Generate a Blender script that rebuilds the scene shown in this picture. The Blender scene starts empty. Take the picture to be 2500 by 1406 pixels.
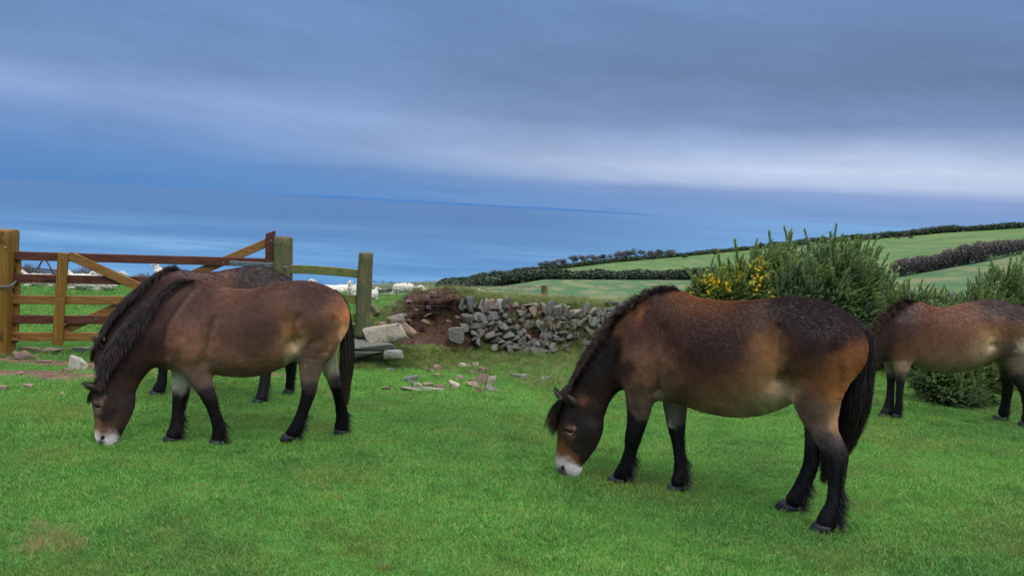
import bpy, bmesh, math, random
import numpy as np
from mathutils import Vector, Matrix, Euler, noise as mnoise

random.seed(7)
RNG = np.random.default_rng(7)
SC = bpy.context.scene
COL = SC.collection
R = math.radians

# ------------------------------------------------------------------ camera
F = 1900.0                      # focal length in photo pixels (2500 wide)
CAM = np.array([0.0, 0.0, 1.38])
PITCH, ROLL = R(6.1), R(3.1)
_f = np.array([0, math.cos(PITCH), -math.sin(PITCH)])
_u0 = np.array([0, math.sin(PITCH), math.cos(PITCH)])
_r0 = np.array([1.0, 0, 0])
_r = math.cos(ROLL) * _r0 + math.sin(ROLL) * _u0
_u = math.cos(ROLL) * _u0 - math.sin(ROLL) * _r0
cam_data = bpy.data.cameras.new('camera')
cam_data.sensor_width = 36
cam_data.lens = 36 * F / 2500
cam_data.clip_start = 0.1
cam_data.clip_end = 120000
cam = bpy.data.objects.new('camera', cam_data)
COL.objects.link(cam)
cam.matrix_world = Matrix(((_r[0], _u[0], -_f[0], CAM[0]), (_r[1], _u[1], -_f[1], CAM[1]),
                           (_r[2], _u[2], -_f[2], CAM[2]), (0, 0, 0, 1)))
SC.camera = cam

# ------------------------------------------------------------------ light, exposure
SUN_EL, SUN_AZ = R(52), R(150)          # azimuth clockwise from +Y: behind the camera, to the right
SC.view_settings.view_transform = 'Standard'
SC.view_settings.look = 'None'
SC.view_settings.exposure = 0.0
SC.view_settings.gamma = 1.0
SC.view_settings.use_curve_mapping = False
SC.cycles.use_denoising = True
SC.cycles.max_bounces = 6
SC.cycles.transparent_max_bounces = 4

sun_d = bpy.data.lights.new('sun', 'SUN')
sun_d.energy = 1.5
sun_d.angle = R(18)
sun_d.color = (1.0, 0.95, 0.88)
sun = bpy.data.objects.new('sun', sun_d)
COL.objects.link(sun)
sd = Vector((math.sin(SUN_AZ) * math.cos(SUN_EL), math.cos(SUN_AZ) * math.cos(SUN_EL), math.sin(SUN_EL)))
sun.rotation_euler = sd.to_track_quat('Z', 'Y').to_euler()


def srgb(r, g, b):
    f = lambda c: (c / 255) / 12.92 if c / 255 <= 0.04045 else ((c / 255 + 0.055) / 1.055) ** 2.4
    return (f(r), f(g), f(b), 1.0)


class NT:
    """small helper to write node trees"""
    def __init__(s, tree):
        s.t = tree
        s.n = tree.nodes
        s.l = tree.links

    def node(s, typ, **kw):
        n = s.n.new(typ)
        for k, v in kw.items():
            setattr(n, k, v)
        return n

    def put(s, sock, v):
        if hasattr(v, 'is_output') or hasattr(v, 'links'):
            s.l.new(v, sock)
        elif v is not None:
            sock.default_value = v

    def math(s, op, a, b=None, c=None, clamp=False):
        n = s.node('ShaderNodeMath', operation=op, use_clamp=clamp)
        s.put(n.inputs[0], a)
        if b is not None: s.put(n.inputs[1], b)
        if c is not None: s.put(n.inputs[2], c)
        return n.outputs[0]

    def mix(s, fac, a, b, blend='MIX'):
        n = s.node('ShaderNodeMix', data_type='RGBA', blend_type=blend)
        s.put(n.inputs[0], fac); s.put(n.inputs[6], a); s.put(n.inputs[7], b)
        return n.outputs[2]

    def ramp(s, fac, stops, interp='LINEAR'):
        n = s.node('ShaderNodeValToRGB')
        cr = n.color_ramp
        cr.interpolation = interp
        while len(cr.elements) < len(stops): cr.elements.new(0.5)
        for e, (p, c) in zip(cr.elements, stops):
            e.position = p
            e.color = c if len(c) == 4 else (*c, 1)
        s.put(n.inputs[0], fac)
        return n.outputs[0]

    def mrange(s, v, a, b, c=0.0, d=1.0, smooth=True):
        n = s.node('ShaderNodeMapRange', interpolation_type='SMOOTHSTEP' if smooth else 'LINEAR')
        s.put(n.inputs[0], v)
        for i, x in zip((1, 2, 3, 4), (a, b, c, d)): n.inputs[i].default_value = x
        return n.outputs[0]

    def noise(s, vec, scale, detail=4, rough=0.5, dist=0.0):
        n = s.node('ShaderNodeTexNoise')
        s.put(n.inputs['Vector'], vec)
        n.inputs['Scale'].default_value = scale
        n.inputs['Detail'].default_value = detail
        n.inputs['Roughness'].default_value = rough
        n.inputs['Distortion'].default_value = dist
        return n.outputs[0]

    def comb(s, x, y, z):
        n = s.node('ShaderNodeCombineXYZ')
        for i, v in enumerate((x, y, z)): s.put(n.inputs[i], v)
        return n.outputs[0]

    def vscale(s, v, sc):
        n = s.node('ShaderNodeVectorMath', operation='MULTIPLY')
        s.put(n.inputs[0], v); n.inputs[1].default_value = sc
        return n.outputs[0]


# ------------------------------------------------------------------ world: overcast evening sky over the sea
world = bpy.data.worlds.new('World')
SC.world = world
world.use_nodes = True
W = NT(world.node_tree)
W.n.clear()
tc = W.node('ShaderNodeTexCoord')
nv = W.node('ShaderNodeVectorMath', operation='NORMALIZE')
W.l.new(tc.outputs['Generated'], nv.inputs[0])
sp = W.node('ShaderNodeSeparateXYZ')
W.l.new(nv.outputs[0], sp.inputs[0])
X, Y, Z = sp.outputs
hyp = W.math('SQRT', W.math('ADD', W.math('MULTIPLY', X, X), W.math('MULTIPLY', Y, Y)))
el = W.math('DIVIDE', Z, W.math('MAXIMUM', hyp, 0.001))       # tan(elevation)
az = W.math('ARCTAN2', X, Y)                                   # 0 = straight ahead, + = right
nz1 = W.noise(W.comb(W.math('MULTIPLY', az, 2.0), W.math('MULTIPLY', el, 14.0), 0.3), 1.0, 5, 0.55)
nz2 = W.noise(W.comb(W.math('MULTIPLY', az, 1.3), W.math('MULTIPLY', el, 5.0), 4.7), 1.0, 5, 0.55)
nz3 = W.noise(W.comb(W.math('MULTIPLY', az, 5.0), W.math('MULTIPLY', el, 70.0), 2.2), 1.0, 3, 0.5)
rt = W.mrange(az, -0.50, 0.45)                                  # 0 left .. 1 right
elw = W.math('ADD', W.math('ADD', el, 0.007), W.math('MULTIPLY', W.math('SUBTRACT', nz1, 0.5), 0.045))
left = W.ramp(W.mrange(elw, 0.0, 0.4, smooth=False), [
    (0.0, srgb(84, 134, 190)), (0.10, srgb(94, 138, 192)), (0.19, srgb(112, 146, 196)), (0.27, srgb(138, 164, 208)),
    (0.36, srgb(114, 144, 188)), (0.50, srgb(106, 138, 184)), (0.72, srgb(106, 142, 192)), (1.0, srgb(150, 178, 214))])
right = W.ramp(W.mrange(elw, 0.0, 0.4, smooth=False), [
    (0.0, srgb(122, 158, 206)), (0.05, srgb(120, 154, 202)), (0.09, srgb(134, 158, 202)), (0.13, srgb(180, 196, 224)), (0.175, srgb(194, 207, 232)), (0.235, srgb(160, 179, 212)),
    (0.30, srgb(118, 141, 180)), (0.44, srgb(104, 127, 162)), (0.72, srgb(110, 142, 190)), (1.0, srgb(148, 174, 212))])
cl = W.mix(rt, left, right)
cl = W.mix(W.math('MULTIPLY', W.mrange(nz2, 0.35, 0.68, 0.0, 0.38), W.mrange(el, 0.05, 0.14)), cl, srgb(104, 128, 168))
cl = W.mix(W.math('MULTIPLY', W.mrange(nz3, 0.5, 0.75, 0.0, 0.35), W.mrange(el, 0.0, 0.06, 1.0, 0.0)), cl, srgb(72, 116, 176))
nz4 = W.noise(W.comb(W.math('ADD', W.math('MULTIPLY', az, 3.2), W.math('MULTIPLY', el, 3.0)), W.math('ADD', W.math('MULTIPLY', el, 22.0), W.math('MULTIPLY', az, 2.2)), 8.1), 1.0, 7, 0.62)
nz5 = W.noise(W.comb(W.math('MULTIPLY', az, 2.2), W.math('ADD', W.math('MULTIPLY', el, 7.0), W.math('MULTIPLY', az, 0.8)), 1.9), 1.0, 7, 0.66)
tx_ = W.math('ADD', W.mrange(nz4, 0.3, 0.7, -0.05, 0.05, False), W.mrange(nz5, 0.3, 0.7, -0.15, 0.15, False))
tx_ = W.math('ADD', W.math('MULTIPLY', tx_, W.mrange(el, 0.0, 0.08, 0.35, 1.0)), 1.0)
gx_ = W.node('ShaderNodeVectorMath', operation='SCALE'); W.put(gx_.inputs[0], cl); W.put(gx_.inputs['Scale'], tx_)
cl = gx_.outputs[0]
# overhead the cloud deck is brighter and whiter, as under any overcast sky
cl = W.mix(W.mrange(el, 0.33, 1.3), cl, (2.5, 2.45, 2.4, 1))
sky = W.node('ShaderNodeTexSky', sky_type='NISHITA')
sky.sun_disc = False
sky.sun_elevation = SUN_EL
sky.sun_rotation = SUN_AZ
# the cloud deck hides almost all of the clear sky
skyc = W.mix(W.mrange(el, 0.0, 0.4, 0.98, 0.93), sky.outputs[0], W.vscale(cl, (10.6, 10.6, 10.8)))
bg = W.node('ShaderNodeBackground')
W.l.new(skyc, bg.inputs[0])
bg.inputs[1].default_value = 0.1
wo = W.node('ShaderNodeOutputWorld')
W.l.new(bg.outputs[0], wo.inputs[0])


# ------------------------------------------------------------------ helpers
def ray(px, py):
    d = _f * F + (px - 1250) * _r - (py - 703) * _u
    return d / d[1]                         # scaled so one unit = one metre of depth (y)


def at(px, py, D):
    return CAM + ray(px, py) * D


def smooth(a, b, x):
    t = np.clip((x - a) / (b - a), 0, 1)
    return t * t * (3 - 2 * t)


def _hash(ix, iy, seed):
    n = (ix * 374761393 + iy * 668265263 + seed * 1274126177) & 0xFFFFFFFF
    n = ((n ^ (n >> 13)) * 1274126177) & 0xFFFFFFFF
    return ((n ^ (n >> 16)) & 0xFFFF) / 65535.0


def vnoise(x, y, seed=0):
    """2-D value noise, arrays in, -1..1 out"""
    x = np.asarray(x, float); y = np.asarray(y, float)
    ix = np.floor(x).astype(np.int64); iy = np.floor(y).astype(np.int64)
    fx = x - ix; fy = y - iy
    fx = fx * fx * (3 - 2 * fx); fy = fy * fy * (3 - 2 * fy)
    a = _hash(ix, iy, seed); b = _hash(ix + 1, iy, seed); c = _hash(ix, iy + 1, seed); d = _hash(ix + 1, iy + 1, seed)
    return 2 * ((a * (1 - fx) + b * fx) * (1 - fy) + (c * (1 - fx) + d * fx) * fy) - 1


def fbm(x, y, seed=0, o=4):
    s = 0; a = 1; t = 0
    for i in range(o):
        s = s + a * vnoise(x * 2 ** i, y * 2 ** i, seed + i); t += a; a *= 0.5
    return s / t


def ground(x, y):
    x = np.asarray(x, float); y = np.asarray(y, float)
    z = -0.08 * y + 0.03 * fbm(x * 0.35, y * 0.35, 3, 3) * smooth(3, 6, y) + 0.008 * vnoise(x * 2.3, y * 2.3, 9)
    z = z + 0.10 * fbm(x * 0.08 + 5, y * 0.08, 5, 2) * smooth(11, 18, y)
    d = np.maximum(0, y - 29.5)
    z = z - np.where(d < 8, 0.04 * d * d, 0.04 * 64 + 0.64 * (d - 8))
    return z


def hit_ground(px, py, f=None):
    f = f or ground
    d = ray(px, py)
    lo, hi = 1.0, 30.0
    for _ in range(50):
        m = (lo + hi) / 2
        p = CAM + d * m
        if p[2] > float(f(p[0], p[1])): lo = m
        else: hi = m
    return CAM + d * lo


def mesh_np(name, V, Fs, mat=None, parent=None, smooth_=False, attrs=None):
    """V (n,3) array, Fs (m,3) or (m,4) int array or list of polygons"""
    me = bpy.data.meshes.new(name)
    if isinstance(Fs, np.ndarray) and Fs.ndim == 2:
        m, k = Fs.shape
        me.vertices.add(len(V)); me.vertices.foreach_set('co', np.asarray(V, np.float32).ravel())
        me.loops.add(m * k); me.loops.foreach_set('vertex_index', Fs.astype(np.int32).ravel())
        me.polygons.add(m); me.polygons.foreach_set('loop_start', np.arange(0, m * k, k, dtype=np.int32))
        me.update(calc_edges=True)
    else:
        me.from_pydata([tuple(v) for v in V], [], [tuple(f) for f in Fs])
    if smooth_:
        me.polygons.foreach_set('use_smooth', np.ones(len(me.polygons), bool))
    for k, a in (attrs or {}).items():
        a = np.asarray(a, np.float32)
        if a.ndim == 1:
            t = me.attributes.new(k, 'FLOAT', 'POINT'); t.data.foreach_set('value', a)
        elif a.shape[1] == 4:
            t = me.attributes.new(k, 'FLOAT_COLOR', 'POINT'); t.data.foreach_set('color', a.ravel())
        else:
            t = me.attributes.new(k, 'FLOAT_VECTOR', 'POINT'); t.data.foreach_set('vector', a.ravel())
    me.update()
    if mat: me.materials.append(mat)
    o = bpy.data.objects.new(name, me)
    COL.objects.link(o)
    if parent is not None: o.parent = parent
    return o


def tag(o, label=None, cat=None, group=None, kind=None):
    if label: o['label'] = label
    if cat: o['category'] = cat
    if group: o['group'] = group
    if kind: o['kind'] = kind
    return o


def empty(name, loc, rz=0.0):
    o = bpy.data.objects.new(name, None)
    COL.objects.link(o)
    o.location = loc
    o.rotation_euler = (0, 0, rz)
    o.empty_display_size = 0.1
    return o


def bm_obj(name, bm, mat, parent=None, smooth_=False):
    me = bpy.data.meshes.new(name)
    bm.to_mesh(me); bm.free()
    if smooth_:
        for p in me.polygons: p.use_smooth = True
    if mat: me.materials.append(mat)
    o = bpy.data.objects.new(name, me)
    COL.objects.link(o)
    if parent is not None: o.parent = parent
    return o


def tube_np(pts, rad, n=6, caps=True):
    pts = np.asarray(pts, float)
    rad = np.broadcast_to(np.asarray(rad, float), (len(pts),))
    T = np.gradient(pts, axis=0)
    T /= np.linalg.norm(T, axis=1)[:, None] + 1e-9
    ref = np.array([0, 0, 1.0]) if abs(T[0][2]) < 0.9 else np.array([1.0, 0, 0])
    A = np.cross(T, ref); A /= np.linalg.norm(A, axis=1)[:, None] + 1e-9
    B = np.cross(T, A)
    a = np.linspace(0, 2 * np.pi, n, endpoint=False)
    V = (pts[:, None] + rad[:, None, None] * (np.cos(a)[None, :, None] * A[:, None] + np.sin(a)[None, :, None] * B[:, None])).reshape(-1, 3)
    Fq = []
    for i in range(len(pts) - 1):
        for j in range(n):
            Fq.append((i * n + j, i * n + (j + 1) % n, (i + 1) * n + (j + 1) % n, (i + 1) * n + j))
    if caps:
        Fq.append(tuple(range(n))[::-1]); Fq.append(tuple((len(pts) - 1) * n + j for j in range(n)))
    return V, Fq


def join(parts):
    V = []; Fq = []; o = 0
    for v, f in parts:
        V.append(v); Fq += [tuple(i + o for i in q) for q in f]; o += len(v)
    return np.concatenate(V), Fq


def beam(p0, p1, w, t, up=(0, 0, 1), bev=0.006, seg=10, warp=0.0):
    """a sawn timber from p0 to p1: w = face height, t = thickness; returns a bmesh"""
    p0 = Vector(p0); p1 = Vector(p1)
    d = (p1 - p0); L = d.length; d.normalize()
    up = Vector(up)
    side = d.cross(up).normalized(); up2 = side.cross(d).normalized()
    bm = bmesh.new()
    rings = []
    for i in range(seg + 1):
        s = i / seg
        c = p0 + d * (L * s) + up2 * warp * math.sin(s * math.pi) + up2 * random.uniform(-0.0012, 0.0012)
        rings.append([bm.verts.new(c + side * a * t / 2 + up2 * b * w / 2) for a, b in ((-1, -1), (1, -1), (1, 1), (-1, 1))])
    for a, b in zip(rings, rings[1:]):
        for j in range(4):
            bm.faces.new((a[j], a[(j + 1) % 4], b[(j + 1) % 4], b[j]))
    bm.faces.new(rings[0][::-1]); bm.faces.new(rings[-1])
    bmesh.ops.recalc_face_normals(bm, faces=bm.faces)
    sharp = [e for e in bm.edges if len(e.link_faces) == 2 and e.calc_face_angle(0) > 0.5]
    bmesh.ops.bevel(bm, geom=sharp, offset=bev, segments=1, affect='EDGES')
    return bm


# ---- scatter: one object of points that carries geometry-node instances of small source meshes
def scatter(name, P, rot, scl, idx, sources, parent=None):
    o = mesh_np(name, P, [], None, parent, attrs={'rot': rot, 'scl': scl})
    a = o.data.attributes.new('idx', 'INT', 'POINT')
    a.data.foreach_set('value', np.asarray(idx, np.int32))
    coll = bpy.data.collections.new(name + '_source')
    for s in sources: coll.objects.link(s)
    g = bpy.data.node_groups.new(name + '_nodes', 'GeometryNodeTree')
    g.interface.new_socket('Geometry', in_out='INPUT', socket_type='NodeSocketGeometry')
    g.interface.new_socket('Geometry', in_out='OUTPUT', socket_type='NodeSocketGeometry')
    gi = g.nodes.new('NodeGroupInput'); go = g.nodes.new('NodeGroupOutput')
    ip = g.nodes.new('GeometryNodeInstanceOnPoints')
    ci = g.nodes.new('GeometryNodeCollectionInfo')
    ci.inputs[0].default_value = coll
    ci.inputs[1].default_value = True
    ci.inputs[2].default_value = True
    def na(nm, typ):
        n = g.nodes.new('GeometryNodeInputNamedAttribute'); n.data_type = typ; n.inputs[0].default_value = nm
        return n.outputs['Attribute']
    g.links.new(gi.outputs[0], ip.inputs['Points'])
    g.links.new(ci.outputs[0], ip.inputs['Instance'])
    ip.inputs['Pick Instance'].default_value = True
    g.links.new(na('idx', 'INT'), ip.inputs['Instance Index'])
    e2r = g.nodes.new('FunctionNodeEulerToRotation')
    g.links.new(na('rot', 'FLOAT_VECTOR'), e2r.inputs[0])
    g.links.new(e2r.outputs[0], ip.inputs['Rotation'])
    g.links.new(na('scl', 'FLOAT'), ip.inputs['Scale'])
    g.links.new(ip.outputs[0], go.inputs[0])
    md = o.modifiers.new('scatter', 'NODES')
    md.node_group = g
    return o


def loose_mesh(name, V, Fs, mat, attrs=None):
    o = mesh_np(name, V, Fs, mat, attrs=attrs)
    COL.objects.unlink(o)
    return o


# ------------------------------------------------------------------ materials
def new_mat(name):
    m = bpy.data.materials.new(name)
    m.use_nodes = True
    t = NT(m.node_tree)
    b = m.node_tree.nodes['Principled BSDF']
    return m, t, b


def bump(t, b, h, strength=0.3, dist=0.01):
    n = t.node('ShaderNodeBump')
    n.inputs['Strength'].default_value = strength
    n.inputs['Distance'].default_value = dist
    t.put(n.inputs['Height'], h)
    t.l.new(n.outputs[0], b.inputs['Normal'])


def attr(t, name, col=False):
    n = t.node('ShaderNodeAttribute', attribute_name=name)
    return n.outputs['Color'] if col else n.outputs['Fac']


def objc(t):
    return t.node('ShaderNodeTexCoord').outputs['Object']


def wpos(t):
    return t.node('ShaderNodeNewGeometry').outputs['Position']


def rnd(t):
    return t.node('ShaderNodeObjectInfo').outputs['Random']


def mat_wood(name, c1, c2, knot, algae=None, axis='Z', rough=0.55, spec=0.3):
    m, t, b = new_mat(name)
    co = objc(t)
    r = rnd(t)
    co2 = t.node('ShaderNodeVectorMath', operation='ADD')
    t.l.new(co, co2.inputs[0]); t.l.new(t.comb(t.math('MULTIPLY', r, 7.0), t.math('MULTIPLY', r, 3.0), t.math('MULTIPLY', r, 5.0)), co2.inputs[1])
    sc = (1.2, 30, 30) if axis == 'X' else (30, 30, 1.2)
    g = t.noise(t.vscale(co2.outputs[0], sc), 1.0, 6, 0.62, 0.6)
    k = t.noise(t.vscale(co2.outputs[0], (4, 8, 8) if axis == 'X' else (8, 8, 4)), 1.0, 2, 0.5)
    c = t.ramp(g, [(0.3, c1), (0.68, c2)])
    c = t.mix(t.mrange(k, 0.64, 0.74, 0, 0.85), c, knot)
    if algae is not None:
        a = t.noise(co2.outputs[0], 9.0, 5, 0.65)
        c = t.mix(t.mrange(a, 0.42, 0.6, 0.0, 0.85), c, algae)
        a2 = t.noise(co2.outputs[0], 30.0, 3, 0.6)
        c = t.mix(t.mrange(a2, 0.62, 0.7, 0.0, 0.6), c, srgb(132, 134, 116))
    t.put(b.inputs['Base Color'], c)
    b.inputs['Roughness'].default_value = rough
    b.inputs['Specular IOR Level'].default_value = spec
    bump(t, b, g, 0.5, 0.004)
    return m


M = {}
M['wood_gold'] = mat_wood('golden_timber', srgb(98, 66, 30), srgb(142, 104, 56), srgb(54, 36, 22), axis='X')
M['wood_gold_z'] = mat_wood('golden_post', srgb(92, 64, 20), srgb(136, 102, 44), srgb(50, 36, 18), axis='Z')
M['wood_red'] = mat_wood('reddish_timber', srgb(58, 30, 24), srgb(98, 58, 46), srgb(36, 20, 16), axis='X')
M['wood_old_z'] = mat_wood('weathered_post', srgb(66, 62, 44), srgb(112, 100, 70), srgb(48, 46, 32), srgb(72, 84, 56), axis='Z', rough=0.8)
M['wood_old'] = mat_wood('weathered_rail', srgb(78, 82, 46), srgb(116, 118, 66), srgb(56, 54, 36), srgb(86, 98, 48), axis='X', rough=0.8)


def mat_simple(name, c, rough=0.6, metal=0.0, spec=0.4, nscale=0, c2=None, b_=0.2):
    m, t, b = new_mat(name)
    if nscale:
        n = t.noise(objc(t), nscale, 5, 0.6)
        t.put(b.inputs['Base Color'], t.mix(t.mrange(n, 0.35, 0.65), c, c2 or c))
        bump(t, b, n, b_, 0.004)
    else:
        b.inputs['Base Color'].default_value = c
    b.inputs['Roughness'].default_value = rough
    b.inputs['Metallic'].default_value = metal
    b.inputs['Specular IOR Level'].default_value = spec
    return m


M['steel'] = mat_simple('galvanised_steel', srgb(120, 126, 136), 0.4, 0.85, 0.5, 40, srgb(150, 156, 164))
M['wire'] = mat_simple('dull_wire', srgb(92, 98, 104), 0.5, 0.7)


def mat_rock(name, cols, lichen=0.5):
    m, t, b = new_mat(name)
    r = rnd(t); co = objc(t)
    v = t.node('ShaderNodeVectorMath', operation='ADD')
    t.l.new(co, v.inputs[0]); t.l.new(t.comb(t.math('MULTIPLY', r, 17.0), t.math('MULTIPLY', r, 5.0), r), v.inputs[1])
    base = t.ramp(r, [(i / (len(cols) - 1), c) for i, c in enumerate(cols)])
    n = t.noise(v.outputs[0], 14, 6, 0.65)
    n2 = t.noise(v.outputs[0], 55, 5, 0.7)
    c = t.mix(t.mrange(n, 0.35, 0.7, 0, 0.6), base, t.mix(0.5, base, srgb(70, 68, 66)))
    c = t.mix(t.mrange(n2, 0.56, 0.66, 0, lichen), c, srgb(168, 172, 164))
    c = t.mix(t.mrange(n2, 0.30, 0.44, 0.6, 0), c, srgb(48, 46, 44))
    c = t.mix(t.mrange(t.noise(v.outputs[0], 8, 4, 0.6), 0.54, 0.64, 0, 0.65), c, srgb(84, 90, 48))
    t.put(b.inputs['Base Color'], c)
    b.inputs['Roughness'].default_value = 0.75
    h = t.math('ADD', n, t.math('MULTIPLY', n2, 0.4))
    bump(t, b, h, 0.9, 0.02)
    return m


M['slate'] = mat_rock('grey_slate', [srgb(74, 76, 78), srgb(108, 110, 104), srgb(130, 118, 110), srgb(88, 92, 96), srgb(146, 146, 138), srgb(104, 94, 84)], 0.6)
M['redstone'] = mat_rock('reddish_sandstone', [srgb(118, 90, 84), srgb(138, 112, 98), srgb(150, 132, 112), srgb(112, 84, 82)], 0.15)
M['palestone'] = mat_rock('pale_stone', [srgb(168, 158, 140), srgb(158, 152, 142), srgb(176, 162, 146), srgb(162, 160, 154)], 0.2)


def grass_color(t, base_rnd, h, warm=0.5):
    """blade colour: random per blade, yellower tips; patches by place in the field"""
    p = wpos(t)
    c = t.ramp(base_rnd, [(0.0, (0.048, 0.180, 0.020)), (0.30, (0.092, 0.310, 0.034)), (0.60, (0.130, 0.390, 0.050)), (0.78, (0.17, 0.45, 0.13)), (0.88, (0.26, 0.40, 0.06)), (0.955, (0.32, 0.36, 0.10)), (1.0, (0.34, 0.22, 0.11))])
    n = t.noise(p, 1.1, 5, 0.6)
    c = t.mix(t.mrange(n, 0.48, 0.66, 0, 0.7 * warm), c, (0.19, 0.22, 0.045, 1))
    n4 = t.noise(p, 7.0, 4, 0.65)
    c = t.mix(t.mrange(n4, 0.57, 0.70, 0, 0.55 * warm), c, (0.22, 0.18, 0.07, 1))
    c = t.mix(t.mrange(n4, 0.28, 0.42, 0.35, 0), c, (0.035, 0.13, 0.030, 1))
    n2 = t.noise(p, 0.45, 4, 0.6)
    c = t.mix(t.mrange(n2, 0.35, 0.55, 0.42, 0), c, (0.030, 0.13, 0.032, 1))
    n5 = t.noise(p, 3.2, 6, 0.7)
    c = t.mix(t.mrange(n5, 0.36, 0.50, 0.50, 0), c, (0.042, 0.150, 0.022, 1))
    c = t.mix(t.mrange(n5, 0.52, 0.66, 0, 0.45 * warm), c, (0.24, 0.36, 0.07, 1))
    c = t.mix(t.math('MULTIPLY', h, 0.25), c, (0.17, 0.32, 0.10, 1))
    return c


def mat_blade(name, straw=0.0, warm=0.5, green2=None):
    m, t, b = new_mat(name)
    br = attr(t, 'br'); bh = attr(t, 'bh')
    c = grass_color(t, br, bh, warm)
    if straw:
        c = t.mix(t.mrange(br, 1 - straw - 0.02, 1 - straw + 0.02), c, t.mix(br, (0.36, 0.27, 0.12, 1), (0.46, 0.37, 0.19, 1)))
    if green2:
        c = t.mix(0.55, c, green2)
    t.put(b.inputs['Base Color'], c)
    b.inputs['Roughness'].default_value = 0.5
    b.inputs['Specular IOR Level'].default_value = 0.25
    tr = t.node('ShaderNodeBsdfTranslucent')
    t.put(tr.inputs[0], c)
    mx = t.node('ShaderNodeMixShader'); mx.inputs[0].default_value = 0.3
    t.l.new(b.outputs[0], mx.inputs[1]); t.l.new(tr.outputs[0], mx.inputs[2])
    out = [n for n in t.n if n.type == 'OUTPUT_MATERIAL'][0]
    t.l.new(mx.outputs[0], out.inputs[0])
    return m


M['blade'] = mat_blade('short_turf_blades', 0.02, 0.8)
M['blade_long'] = mat_blade('rough_grass_blades', 0.22, 1.0, (0.10, 0.125, 0.03, 1))
M['straw'] = mat_blade('straw_grass_blades', 0.6, 1.0, (0.30, 0.24, 0.11, 1))


def mat_ground():
    m, t, b = new_mat('turf')
    p = wpos(t)
    n1 = t.noise(p, 26, 6, 0.65); n2 = t.noise(p, 2.2, 5, 0.6); n3 = t.noise(p, 0.45, 4, 0.6)
    c = t.ramp(n1, [(0.25, (0.022, 0.070, 0.010)), (0.5, (0.055, 0.170, 0.022)), (0.75, (0.11, 0.26, 0.04))])
    c = t.mix(t.mrange(n2, 0.5, 0.72, 0, 0.5), c, (0.14, 0.18, 0.035, 1))
    c = t.mix(t.mrange(n3, 0.3, 0.55, 0.3, 0), c, (0.03, 0.12, 0.02, 1))
    soil = t.mix(t.mrange(t.noise(p, 12, 5, 0.6), 0.3, 0.7), srgb(82, 58, 52), srgb(126, 98, 90))
    mud = t.math('ADD', attr(t, 'mud'), t.math('MULTIPLY', t.math('SUBTRACT', t.noise(p, 9, 5, 0.7), 0.5), 0.9))
    c = t.mix(t.math('MULTIPLY', t.mrange(mud, 0.40, 0.55), t.mrange(attr(t, 'mud'), 0.02, 0.2)), c, soil)
    t.put(b.inputs['Base Color'], c)
    b.inputs['Roughness'].default_value = 0.9
    b.inputs['Specular IOR Level'].default_value = 0.15
    bump(t, b, n1, 0.6, 0.02)
    return m


M['ground'] = mat_ground()


def mat_far():
    m, t, b = new_mat('far_fields')
    p = wpos(t)
    n = t.noise(t.vscale(p, (0.03, 0.02, 0.03)), 1.0, 5, 0.6)
    n2 = t.noise(t.vscale(p, (0.16, 0.035, 0.16)), 1.0, 5, 0.65)
    up = t.mix(t.mrange(n, 0.35, 0.65), (0.082, 0.150, 0.048, 1), (0.105, 0.178, 0.058, 1))
    mid = t.mix(t.mrange(n2, 0.42, 0.62), (0.062, 0.130, 0.060, 1), (0.155, 0.170, 0.090, 1))
    scrub = t.mix(t.mrange(n2, 0.35, 0.65), (0.045, 0.062, 0.035, 1), (0.12, 0.115, 0.08, 1))
    pale = t.mix(t.mrange(n, 0.35, 0.65), (0.10, 0.145, 0.09, 1), (0.13, 0.16, 0.10, 1))
    f = attr(t, 'fld')
    c = t.mix(t.mrange(f, 0.9, 1.1), mid, up)
    c = t.mix(t.mrange(f, 1.9, 2.1), c, scrub)
    c = t.mix(t.mrange(f, 2.9, 3.1), c, pale)
    t.put(b.inputs['Base Color'], c)
    b.inputs['Roughness'].default_value = 0.95
    b.inputs['Specular IOR Level'].default_value = 0.05
    return m


M['far'] = mat_far()


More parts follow.
